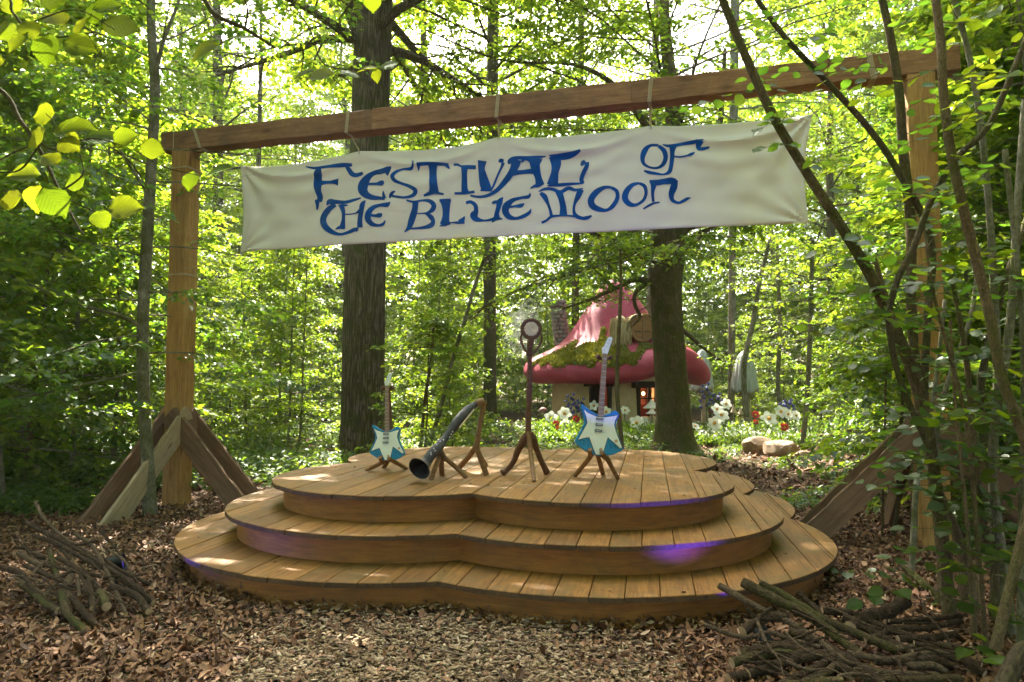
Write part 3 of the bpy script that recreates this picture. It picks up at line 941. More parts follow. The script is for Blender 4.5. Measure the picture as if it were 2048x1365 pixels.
def grow(seed, trunk, z0, nbr, blen, nsub, nleaf, leaf, elev=(5, 45), droop=-0.3, shape=None, flat=0.28, mat='leaf_mid', zmax=None, br_r=0.3, spread=0.16, side=None, wbase=None):
    """trunk: list of (x,y,z,r). returns (branches MB, leaves mesh)"""
    rg = np.random.default_rng(seed)
    tp = np.array([t[:3] for t in trunk], float); tr = np.array([t[3] for t in trunk], float)
    H = zmax or tp[-1, 2]
    mb = MB()
    LP, LD, LN = [], [], []
    az = rg.uniform(0, 6.28)
    for i in range(nbr):
        q = (i + rg.uniform(0, 1)) / nbr
        z = z0 + (H - z0) * q
        az += 2.4 + rg.normal(0, 0.4)
        if side is not None: az_ = side[0] + rg.uniform(-side[1], side[1])
        else: az_ = az
        px, py = np.interp(z, tp[:, 2], tp[:, 0]), np.interp(z, tp[:, 2], tp[:, 1])
        r0 = np.interp(z, tp[:, 2], tr)
        L = blen * (shape(q) if shape else (1 - 0.75 * q)) * rg.uniform(0.7, 1.2)
        el = rad(elev[0] + (elev[1] - elev[0]) * q + rg.normal(0, 8))
        d = (math.cos(az_) * math.cos(el), math.sin(az_) * math.cos(el), math.sin(el))
        pts = poly_branch(rg, (px, py, z), d, L, 6, 0.11, droop)
        rb = min(r0 * 0.6, max(0.012, br_r * r0))
        mb.tube(pts, [rb * (1 - 0.85 * k / 6) for k in range(7)], 5, cap=False)
        for s in range(nsub):
            t = 0.18 + 0.82 * (s + rg.uniform(0, 1)) / nsub
            p, dd = lerp_poly(pts, min(t, 0.999))
            dd = dd / (np.linalg.norm(dd) + 1e-9)
            sd = np.cross(dd, [0, 0, 1]); sd /= (np.linalg.norm(sd) + 1e-9)
            sg = 1 if (s % 2) else -1
            sdir = dd * rg.uniform(0.35, 0.8) + sd * sg * rg.uniform(0.5, 1.0) + np.array([0, 0, rg.normal(0.02, 0.15)])
            sl = L * rg.uniform(0.22, 0.45) * (1.15 - 0.55 * t)
            sp = poly_branch(rg, p, sdir, sl, 3, 0.12, droop * 0.7)
            mb.tube(sp, [rb * 0.3, rb * 0.22, rb * 0.14, rb * 0.06], 3, cap=False)
            nl = max(3, int(nleaf * rg.uniform(0.6, 1.3)))
            tt = rg.uniform(0.05, 1.0, nl)
            idx = np.minimum((tt * 3).astype(int), 2)
            spa = np.array(sp)
            base = spa[idx] + (spa[idx + 1] - spa[idx]) * ((tt * 3 - idx)[:, None])
            sdn = nrm(spa[-1] - spa[0])
            lat = nrm(np.cross(sdn, [0, 0, 1]))
            sgn = rg.choice([-1, 1], nl)[:, None]
            offl = rg.uniform(0, 1, (nl, 1)) ** 0.8
            base = base + lat * sgn * offl * spread * (1.2 - tt[:, None]) + sdn * offl * spread * 0.5 + rg.normal(0, 0.02, (nl, 3))
            base[:, 2] -= offl[:, 0] * spread * 0.25
            ld = sdn * 0.6 + lat * sgn * 0.9 + rg.normal(0, 0.3, (nl, 3)) + np.array([0, 0, -0.15])
            ln_ = np.array([0, 0, 1.0]) + rg.normal(0, flat, (nl, 3))
            LP.append(base); LD.append(ld); LN.append(ln_)
    LP, LD, LN = np.concatenate(LP), np.concatenate(LD), np.concatenate(LN)
    if wbase is not None:
        W = LP + np.array(wbase)
        keep = np.ones(len(W), bool)
        for c, r in GAPS: keep &= (ray_dist(W[:, 0], W[:, 1], W[:, 2], c) > r) | (W[:, 2] < c.z + 1.0)
        u = 1024 + W[:, 0] / W[:, 1] * FPX; v = 765 - (W[:, 2] - CAM_H) / W[:, 1] * FPX
        keep &= ~((W[:, 1] < 9.5) & (u > 430) & (u < 1600) & (v > 200) & (v < 600))
        LP, LD, LN = LP[keep], LD[keep], LN[keep]
    n = len(LP)
    ln = leaf * rg.uniform(0.65, 1.25, n)
    me = leaves_mesh('crown', LP, LD, LN, ln, ln * rg.uniform(0.55, 0.85, n), 0.18, M[mat])
    return mb, me

def trunk_tube(trunk, n=12, flare=0.0, lump=0.0, seed=0):
    rg = random.Random(seed)
    sm = crom(trunk, 5)
    m = MB()
    m.tube([p[:3] for p in sm], [p[3] for p in sm], n)
    if lump or flare:
        ph = [rg.uniform(0, 6.28) for _ in range(6)]
        zs0 = trunk[0][2]
        for i, v in enumerate(m.v[:len(sm) * n]):
            c = Vector(sm[i // n][:3]); w = v - c
            a = math.atan2(w.y, w.x)
            z = v.z - zs0
            k = 1 + lump * (0.5 * math.sin(3 * a + ph[0] + z * 0.3) + 0.35 * math.sin(5 * a + ph[1] - z * 0.5) + 0.25 * math.sin(2 * a + ph[2] + z * 0.9))
            k += flare * math.exp(-z / 0.45) * (0.55 + 0.45 * math.sin(5 * a + ph[3]))
            m.v[i] = c + Vector((w.x * k, w.y * k, w.z))
    return m

class Proto:
    """meshes of one tree kind, grown at the origin, copied into many trees"""
    def __init__(self, trunk, bark, n=8, **kw):
        self.bark = bark
        tm = trunk_tube(trunk, n)
        self.trunk = tm.build('trunk', M[bark])
        mb, self.crown_me = grow(trunk=trunk, **kw)
        self.br = mb.build('branches', M[bark])
        self.tme, self.bme = self.trunk.data, self.br.data
        bpy.data.objects.remove(self.trunk); bpy.data.objects.remove(self.br)

    def place(self, name, label, cat, loc, rz=0.0, sc=1.0, group=None, szz=1.0):
        e = bpy.data.objects.new(name, None)
        e.empty_display_size = 0.1
        COL.objects.link(e)
        e.location = loc; e.rotation_euler = (0, 0, rz); e.scale = (sc, sc, sc * szz)
        tag(e, label, cat, group)
        for nm, me in (('trunk', self.tme), ('branches', self.bme), ('crown', self.crown_me)):
            o = bpy.data.objects.new(nm, me)
            COL.objects.link(o)
            o.parent = e
        return e

def wander(h, r0, r1, seed, lean=0.0, n=7, wob=0.05):
    rg = random.Random(seed)
    x = y = 0.0
    out = []
    a = rg.uniform(0, 6.28)
    for i in range(n):
        t = i / (n - 1)
        out.append((x, y, h * t, r0 + (r1 - r0) * t))
        x += rg.gauss(0, wob) * h / n + lean * math.cos(a) * h / n
        y += rg.gauss(0, wob) * h / n + lean * math.sin(a) * h / n
    return out

dome = lambda q: max(0.25, math.sin(math.pi * min(1, 0.22 + 0.78 * q)) ** 0.7)
tall = [Proto(wander(19, 0.20, 0.03, 1), 'dark_bark', seed=1, z0=3.2, nbr=54, blen=4.6, nsub=11, nleaf=54, leaf=0.15, elev=(0, 50), shape=dome, spread=0.42),
        Proto(wander(17, 0.16, 0.03, 2), 'smooth_bark', seed=2, z0=2.6, nbr=52, blen=4.3, nsub=11, nleaf=52, leaf=0.14, elev=(-4, 48), shape=dome, spread=0.40),
        Proto(wander(21, 0.26, 0.04, 3), 'dark_bark', seed=3, z0=5.0, nbr=50, blen=5.2, nsub=11, nleaf=56, leaf=0.155, elev=(2, 50), shape=dome, spread=0.44)]
sap = [Proto(wander(6.0, 0.032, 0.006, 11, 0.03), 'smooth_bark', 6, seed=11, z0=0.5, nbr=34, blen=2.0, nsub=6, nleaf=24, leaf=0.095, elev=(0, 40), spread=0.2),
       Proto(wander(4.5, 0.026, 0.005, 12, 0.05), 'smooth_bark', 6, seed=12, z0=0.35, nbr=28, blen=1.7, nsub=6, nleaf=30, leaf=0.072, elev=(0, 40), spread=0.2),
       Proto(wander(7.5, 0.04, 0.008, 13, 0.04), 'smooth_bark', 6, seed=13, z0=0.9, nbr=40, blen=2.3, nsub=7, nleaf=22, leaf=0.13, elev=(-5, 40), spread=0.26),
       Proto(wander(2.6, 0.022, 0.005, 14, 0.06), 'hazel_bark', 6, seed=14, z0=0.15, nbr=22, blen=1.2, nsub=6, nleaf=22, leaf=0.085, elev=(5, 50), spread=0.17),
       Proto(wander(1.5, 0.016, 0.004, 15, 0.06), 'hazel_bark', 6, seed=15, z0=0.08, nbr=18, blen=0.9, nsub=5, nleaf=20, leaf=0.075, elev=(5, 55), spread=0.15)]

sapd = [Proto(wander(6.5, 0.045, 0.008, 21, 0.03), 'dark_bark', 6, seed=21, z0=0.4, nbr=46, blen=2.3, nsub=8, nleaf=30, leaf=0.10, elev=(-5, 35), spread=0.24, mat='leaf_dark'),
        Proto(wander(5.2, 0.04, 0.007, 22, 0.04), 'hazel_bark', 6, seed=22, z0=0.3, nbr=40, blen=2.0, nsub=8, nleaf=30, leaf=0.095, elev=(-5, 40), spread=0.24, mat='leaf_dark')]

def ground_pt(u, D):
    """ground position under photograph column u at depth D"""
    p = at(u, 765, D)
    return Vector((p.x, D, gh(p.x, D)))

# --- the trees one can tell apart
def special(name, label, cat, base, trunk, bark, n=16, flare=0.0, lump=0.0, extra=None, seed=0, crowns=()):
    t = thing(name, label, cat, base)
    tr = trunk_tube(trunk, n, flare, lump, seed)
    tr.v = [v + Vector(base) for v in tr.v]
    tr.build('trunk', M[bark], t, angle=80)
    for pts in (extra or []):
        m = MB(); sm = crom(pts, 5)
        m.tube([p[:3] for p in sm], [p[3] for p in sm], 8)
        m.build('branch', M[bark], t)
    for kw in crowns:
        mb, me = grow(trunk=trunk, wbase=base, **kw)
        mb.v = [v + Vector(base) for v in mb.v]
        mb.build('branches', M[bark], t)
        link_mesh('crown', me, None, t)
    return t

D = 14.0
ob = ground_pt(727, D)
def trunk_from(px, D, base):
    """[(u,v,radius px)] -> local trunk points at depth D"""
    out = []
    for (u, v, r) in px:
        p = at(u, v, D) - base
        out.append((p.x, p.y, p.z, r * D / FPX))
    return out
def px_path(px, D0, D1=None):
    """[(u,v,radius px)] -> world points, depth running D0..D1"""
    D1 = D0 if D1 is None else D1
    n = len(px)
    out = []
    for i, (u, v, r) in enumerate(px):
        d = D0 + (D1 - D0) * i / max(1, n - 1)
        p = at(u, v, d)
        out.append((p.x, p.y, p.z, r * d / FPX))
    return out
oak_tr = trunk_from([(727, 925, 52), (727, 890, 45), (728, 780, 42), (730, 600, 41), (735, 400, 40), (742, 150, 38), (749, -60, 37), (756, -350, 33), (762, -700, 18)], D, ob)
special('oak_tree', 'thick straight oak trunk with furrowed grey-brown bark behind the left of the stage', 'tree', ob, oak_tr, 'oak_bark', 28, 0.35, 0.05,
        extra=[px_path([(735, 95, 15), (708, 50, 12), (696, 0, 11), (690, -80, 9), (660, -200, 7)], 14, 13.4), px_path([(755, -40, 12), (800, -110, 9), (880, -200, 6)], 14, 14.5)], seed=5,
        crowns=[dict(seed=51, z0=8.0, nbr=54, blen=5.8, nsub=12, nleaf=64, leaf=0.13, elev=(5, 60), shape=dome, spread=0.34)])
D = 15.0
bb = ground_pt(1350, D)
be_tr = trunk_from([(1352, 912, 50), (1350, 880, 37), (1347, 800, 33), (1338, 680, 32), (1332, 580, 32), (1335, 510, 35), (1345, 430, 32), (1352, 330, 21), (1345, 200, 15), (1330, 60, 12), (1320, -150, 10), (1318, -500, 6)], D, bb)
beech = special('beech_tree', 'mossy dark tree trunk standing right of the guitars in front of the mushroom house', 'tree', bb, be_tr, 'beech_bark', 30, 0.4, 0.11,
        extra=[px_path([(1325, 540, 12), (1290, 515, 9), (1240, 495, 7), (1190, 470, 6), (1130, 440, 4.5), (1050, 455, 2)], 15, 14.3), px_path([(1305, 565, 7), (1270, 560, 5.5), (1235, 575, 4.5), (1180, 600, 3), (1120, 620, 1.5)], 15, 14),
               px_path([(1300, 562, 5), (1272, 585, 4.5), (1270, 610, 4), (1280, 635, 3), (1262, 655, 1.5)], 14.8, 14.4), px_path([(1360, 470, 12), (1395, 420, 10), (1420, 350, 8), (1440, 250, 6), (1450, 100, 4)], 15, 15.4), px_path([(1350, 330, 11), (1290, 250, 8), (1240, 180, 6), (1150, 130, 4), (1000, 120, 2.5), (850, 60, 1.5)], 15, 14),
               px_path([(1365, 660, 5), (1400, 690, 3.5), (1440, 720, 2), (1470, 725, 1)], 15, 14.6)], seed=6,
        crowns=[dict(seed=61, z0=4.0, nbr=54, blen=5.0, nsub=13, nleaf=60, leaf=0.11, br_r=0.2, elev=(-2, 55), shape=dome, spread=0.3, zmax=14)])
def leafy(paths, seed, leaf, n_spray, nleaf, L, name, parent, mat='leaf_mid', t0=0.3):
    """leaf sprays along given limbs (world points), joined as foliage of their tree"""
    rg = np.random.default_rng(seed)
    mb = MB(); P, Dd, Nn = [], [], []
    for path in paths:
        sm = crom(path, 5)
        for k in range(n_spray):
            p = sm[int((t0 + (1 - t0) * rg.uniform()) * (len(sm) - 1))][:3]
            a = rg.uniform(0, 6.28)
            sp = poly_branch(rg, p, (math.cos(a), math.sin(a) * 0.8, rg.normal(0.05, 0.15)), L * rg.uniform(0.5, 1.2), 3, 0.12, -0.2)
            mb.tube(sp, [0.008, 0.006, 0.004, 0.002], 3, cap=False)
            spa = np.array(sp); t = rg.uniform(0, 1, nleaf) * 2.99; ix = t.astype(int)
            b = spa[ix] + (spa[ix + 1] - spa[ix]) * (t - ix)[:, None]
            dn_ = nrm(spa[-1] - spa[0]); lat = nrm(np.cross(dn_, [0, 0, 1])); sg = rg.choice([-1, 1], nleaf)[:, None]; of = rg.uniform(0, 1, (nleaf, 1))
            P.append(b + lat * sg * of * 0.2 + rg.normal(0, 0.015, (nleaf, 3))); Dd.append(dn_ * 0.6 + lat * sg + rg.normal(0, 0.3, (nleaf, 3)) + np.array([0, 0, -0.15])); Nn.append(np.array([0, 0, 1.0]) + rg.normal(0, 0.3, (nleaf, 3)))
    P, Dd, Nn = map(np.concatenate, (P, Dd, Nn))
    Ls = leaf * rg.uniform(0.65, 1.25, len(P))
    mb.build('branches', M['dark_bark'], parent)
    o = link_mesh(name, leaves_mesh(name, P - np.array(origin_of(parent)), Dd, Nn, Ls, Ls * 0.72, 0.18, M[mat]), None, parent)
    return o
leafy([px_path([(1325, 540, 12), (1240, 495, 7), (1130, 440, 4.5), (1050, 455, 2)], 15, 14.3), px_path([(1305, 565, 7), (1235, 575, 4.5), (1180, 600, 3), (1120, 620, 1.5)], 15, 14), px_path([(1340, 440, 4), (1260, 400, 3), (1150, 420, 2), (1020, 480, 1)], 15, 13.2)], 3, 0.085, 20, 22, 0.75, 'crown', beech)
leafy([px_path([(1365, 660, 5), (1400, 690, 3.5), (1440, 720, 2), (1470, 725, 1)], 15, 14.6)], 4, 0.08, 7, 14, 0.5, 'crown', beech)
D = 8.05
lb = ground_pt(298, D)
le_tr = trunk_from([(300, 1030, 13), (297, 950, 12), (288, 800, 11.5), (286, 650, 11), (294, 480, 11), (303, 330, 10), (310, 180, 9.5), (303, 60, 8.5), (300, -150, 7), (310, -500, 4)], D, lb)
special('young_maple_tree', 'slim grey young tree trunk standing just left of the left post', 'tree', lb, le_tr, 'smooth_bark', 12, 0.15, 0.03,
        extra=[px_path([(285, 655, 5), (240, 632, 4), (160, 610, 3.5), (60, 570, 2.5), (-20, 540, 2)], 8.05, 7.4), px_path([(298, 390, 4), (262, 335, 3), (240, 300, 2)], 8.05, 7.8), px_path([(308, 170, 4.5), (325, 90, 3.5), (355, 10, 3), (380, -60, 2)], 8.05, 8.3)], seed=7,
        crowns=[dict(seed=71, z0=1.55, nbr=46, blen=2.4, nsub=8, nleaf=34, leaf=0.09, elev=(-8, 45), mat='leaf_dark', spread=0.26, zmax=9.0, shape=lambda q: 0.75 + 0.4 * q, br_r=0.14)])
for (u, D, px, bark, lab) in (
        (980, 21.0, [(980, 880, 16), (980, 800, 13), (980, 640, 12.5), (980, 480, 13), (984, 300, 12), (985, 120, 12), (988, -100, 10), (990, -300, 6)], 'dark_bark', 'straight mid-sized trunk rising behind the microphone stand'),
        (1470, 24.0, [(1462, 860, 7), (1464, 600, 7), (1466, 350, 8), (1468, 150, 9), (1472, -60, 8), (1480, -300, 5)], 'smooth_bark', 'dark trunk behind the right part of the banner'),
        (1300, 26.0, [(1300, 860, 8), (1303, 500, 8), (1308, 250, 8), (1312, 60, 7), (1315, -200, 5)], 'smooth_bark', 'dark trunk behind the mushroom house roof'),
        (436, 27.0, [(440, 850, 11), (437, 600, 10), (436, 300, 10), (435, 100, 9), (430, -200, 5)], 'dark_bark', 'slim dark trunk far behind the left end of the banner'),
        (516, 25.0, [(514, 850, 6), (514, 560, 6), (516, 400, 5), (520, 200, 4), (523, 0, 3), (526, -200, 1)], 'dark_bark', 'thin dark sapling trunk below the left end of the banner'),
        (1158, 27.0, [(1150, 850, 8), (1152, 500, 7), (1160, 200, 7), (1165, -100, 5)], 'dark_bark', 'thin dark trunk left of the mushroom house roof tip'),
        (865, 29.0, [(862, 850, 9), (858, 550, 8), (850, 250, 8), (845, -80, 5)], 'dark_bark', 'thin trunk between the oak and the microphone stand')):
    b_ = ground_pt(u, D)
    tr = trunk_from(px, D, b_)
    special('woodland_tree', lab, 'tree', b_, tr, bark, 12, 0.2, 0.04, seed=int(u), crowns=[dict(seed=int(u), z0=tr[-1][2] * 0.42, nbr=42, blen=4.4, nsub=10, nleaf=50, leaf=0.14, elev=(5, 50), shape=dome, spread=0.32)])

# --- the wood behind, placed clear of the stage, the glade and the sight line to the house
rgw = random.Random(42)
def col_of(x, y):
    return 1024 + x / y * FPX
def clear(x, y, r=0.0):
    if y < 1: return False
    if (x - 0.0) ** 2 + (y - 7.2) ** 2 < (4.6 + r) ** 2: return False
    u = col_of(x, y)
    k = r / y * FPX
    if y < 30 and 1030 - k < u < 1430 + k: return y > 27
    if y < 21 and 1430 - k <= u < 1720 + k: return False
    if y < 15 and 560 - k < u < 1100 + k: return False
    return True
placed = []
def scatter(n, xr, yr, mind, test):
    out = []
    tries = 0
    while len(out) < n and tries < 20000:
        tries += 1
        x, y = rgw.uniform(*xr), rgw.uniform(*yr)
        if not test(x, y): continue
        if any((x - a) ** 2 + (y - b) ** 2 < mind * mind for a, b in placed): continue
        placed.append((x, y)); out.append((x, y))
    return out
def where(x, y):
    u = col_of(x, y)
    a = ('beyond the left post', 'between the left post and the oak', 'behind the instruments', 'behind the mushroom house', 'behind the flower bed and boulders', 'beyond the right post')[sum(u > q for q in (330, 680, 1040, 1430, 1720))]
    return a, ('near the glade' if y < 19 else 'in the middle distance' if y < 31 else 'deep in the wood')
def sunny(x, y):
    return all(min(ray_dist(x, y, z, c) for z in (6, 9, 12, 15)) > r + 2.6 for c, r in GAPS)
for i, (x, y) in enumerate(scatter(60, (-42, 44), (13, 58), 4.2, lambda x, y: clear(x, y, 1.0) and abs(x) < y * 0.95 + 4 and (y > 36 or sunny(x, y)) and not (730 < col_of(x, y) < 900 and y < 20))):
    wa, wb = where(x, y)
    tall[i % 3].place('woodland_tree', ('tall dark-barked leafy tree', 'tall grey-barked leafy tree', 'very tall leafy tree')[i % 3] + ' %s, %s' % (wb, wa), 'tree', (x, y, gh(x, y) - 0.05), rgw.uniform(0, 6.28), rgw.uniform(0.85, 1.15), 'tall trees of the background wood')
# unseen canopy trees added around the glade and camera to hold back skylight
for i, (x, y) in enumerate([(-10.8, 3.0), (10.8, 2.8), (-14.5, 10), (14.5, 9), (-6.5, -3.5), (7.5, -4.0), (0.5, -8.5), (-13, 1), (13.5, 0), (-2.6, -4.5), (3.2, -5.2), (-9, -9), (9.5, -9), (-3.5, -13), (4.5, -13), (-5.2, 0.2), (5.6, -0.4)]):
    tall[(i + 1) % 3].place('woodland_tree', 'unseen tall leafy tree added around the glade to block skylight', 'tree', (x, y, gh(x, y) - 0.05), i * 1.7, 0.95, 'unseen shade trees around the glade')
placed2 = placed; placed = []
for i, (x, y) in enumerate(scatter(230, (-34, 36), (12, 48), 1.35, lambda x, y: clear(x, y, 1.1) and abs(x) < y * 0.85 + 2)):
    k = (0, 1, 2, 0, 1, 3)[i % 6]
    wa, wb = where(x, y)
    sap[k].place('sapling', ('slender leafy sapling', 'short small-leaved sapling', 'tall broad-leaved sapling', 'low bushy sapling')[k] + ' %s, %s' % (wb, wa), 'sapling', (x, y, gh(x, y) - 0.03), rgw.uniform(0, 6.28), rgw.uniform(0.8, 1.2), 'saplings in the thicket')
# thicket at the left edge, closer to the camera
for i, (u, D, k, s) in enumerate([(20, 8.6, 0, 1.0), (-90, 7.6, 2, 0.9), (150, 10.4, 2, 1.0), (60, 11, 0, 1.1), (230, 11.5, 2, 1.05), (-160, 8.5, 2, 1.1), (430, 13, 1, 0.9), (330, 12.5, 0, 1.0), (120, 13.5, 0, 1.2), (500, 14.5, 1, 1.0), (600, 15.5, 0, 0.9), (560, 17, 2, 0.8)]):
    p = ground_pt(u, D)
    sap[k].place('sapling', 'leafy sapling in the shady thicket around the left post', 'sapling', p, i * 2.1, s, 'saplings around the left post')
for i, (x, y) in enumerate(scatter(70, (-22, 24), (10.5, 30), 0.8, lambda x, y: clear(x, y, 0.5) and abs(x) < y * 0.9 + 2)):
    wa, wb = where(x, y)
    sap[3 + i % 2].place('bush', ('knee-high leafy bush', 'small low leafy bush')[i % 2] + ' %s, %s' % (wb, wa), 'bush', (x, y, gh(x, y) - 0.02), rgw.uniform(0, 6.28), rgw.uniform(0.7, 1.2), 'low bushes in the undergrowth')
for i, (u, D, k, s) in enumerate([(60, 10.6, 1, 1.1), (10, 13.0, 0, 1.2), (250, 13.8, 1, 1.0), (-160, 12, 1, 1.2)]):
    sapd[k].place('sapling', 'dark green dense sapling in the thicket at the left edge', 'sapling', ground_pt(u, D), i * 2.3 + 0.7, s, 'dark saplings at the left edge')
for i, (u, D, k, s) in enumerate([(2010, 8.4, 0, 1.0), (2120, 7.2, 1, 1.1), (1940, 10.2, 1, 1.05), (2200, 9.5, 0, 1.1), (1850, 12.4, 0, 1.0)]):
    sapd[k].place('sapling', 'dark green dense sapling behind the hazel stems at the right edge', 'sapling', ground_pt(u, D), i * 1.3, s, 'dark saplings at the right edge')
# two plants one can tell apart
sap[3].place('bush', 'dark leafy bush between the left guitar and the microphone stand', 'bush', ground_pt(850, 12.5), 0.4, 1.05)
sap[3].place('bush', 'small bush left of the microphone stand behind the horn', 'bush', ground_pt(905, 14.0), 2.4, 0.8)

# --- the far edge of the wood, one unbroken mass of leaves
def far_wood():
    rg = np.random.default_rng(99)
    n = 260000
    a = rg.uniform(-0.95, 0.95, n)
    r = 40 + 24 * rg.uniform(0, 1, n)
    top = 24 + 4 * np.sin(a * 17) + 3 * np.sin(a * 41 + 1)
    z = top * rg.uniform(0, 1, n) ** 0.85
    clump = np.sin(a * 70 + z * 0.9) + np.sin(a * 43 - z * 1.3 + r * 0.3) + np.sin(r * 0.8 + z * 1.1) + 0.7 * np.sin(a * 160 + z * 2.3)
    keep = clump > np.where(r < 50, -0.35, -1.6)
    a, r, z = a[keep], r[keep], z[keep]
    n = len(a)
    P = np.stack([np.sin(a) * r, np.cos(a) * r, z], 1)
    L = rg.uniform(0.2, 0.4, n)
    o = link_mesh('far_wood', leaves_mesh('far_wood', P, rg.normal(0, 1, (n, 3)), rg.normal(0, 0.6, (n, 3)) + np.array([0, 0, 1]), L, L * 0.8, 0.2, M['leaf_mid']), None)
    tag(o, 'distant leafy mass of the wood closing off the background', 'wood', None, 'stuff')
far_wood()

# ------------------------------------------------------------------ forest litter
def litter_mat(name, stops, rough=0.8):
    m, nt, b = new_mat(name)
    geo = nt.nodes.new('ShaderNodeNewGeometry')
    r = ramp(nt, stops, geo.outputs['Random Per Island'])
    tc = nt.nodes.new('ShaderNodeTexCoord')
    f = noise(nt, tc.outputs['Object'], 60, 3)
    rr = ramp(nt, [(0.3, (0.7, 0.68, 0.66)), (0.7, (1.15, 1.15, 1.15))], f)
    nt.links.new(mixc(nt, 1.0, r.outputs[0], rr.outputs[0], 'MULTIPLY'), b.inputs['Base Color'])
    b.inputs['Roughness'].default_value = rough
    b.inputs['Specular IOR Level'].default_value = 0.25
    return m
M['litter'] = litter_mat('dead_leaves', [(0.0, (0.05, 0.024, 0.011)), (0.25, (0.12, 0.055, 0.025)), (0.5, (0.20, 0.094, 0.042)), (0.75, (0.27, 0.142, 0.068)), (0.92, (0.34, 0.20, 0.108)), (1.0, (0.44, 0.31, 0.19))], 0.65)
M['chips'] = litter_mat('wood_chips', [(0.0, (0.09, 0.054, 0.03)), (0.2, (0.19, 0.12, 0.066)), (0.5, (0.29, 0.20, 0.115)), (0.8, (0.39, 0.285, 0.175)), (1.0, (0.5, 0.40, 0.265))], 0.85)

def chip_zone(x, y):
    """1 where wood chips lie thick in front of the stage, 0 in the leaves"""
    w = 0.25 * np.sin(x * 3.1 + y * 2.0) + 0.18 * np.sin(x * 7.3 - y * 5.1)
    q = np.sqrt(((x + 0.42) / 1.15) ** 2 + ((y - 3.45) / 1.3) ** 2) + w * 0.5
    return np.clip((1.15 - q) / 0.35, 0, 1)

def ghv(x, y):
    d = np.maximum(0.0, np.hypot(x - 0.1, y - 7.0) - 4.0)
    k = np.minimum(1.0, d / 8.0)
    return k * (0.16 * np.sin(x * 0.31 + 1.3) * np.cos(y * 0.27) + 0.07 * np.sin(x * 0.9 + y * 0.7))

def stage_mask(x, y, R):
    dx, dy = x - ST_C.x, y - ST_C.y
    u = dx * ST_U.x + dy * ST_U.y; v = dx * ST_V.x + dy * ST_V.y
    inside = (np.abs(u) < LOBE) & (np.abs(v) < LOBE)
    for a in (-LOBE, LOBE):
        for b in (-LOBE, LOBE):
            inside |= (u - a) ** 2 + (v - b) ** 2 < R * R
    return inside

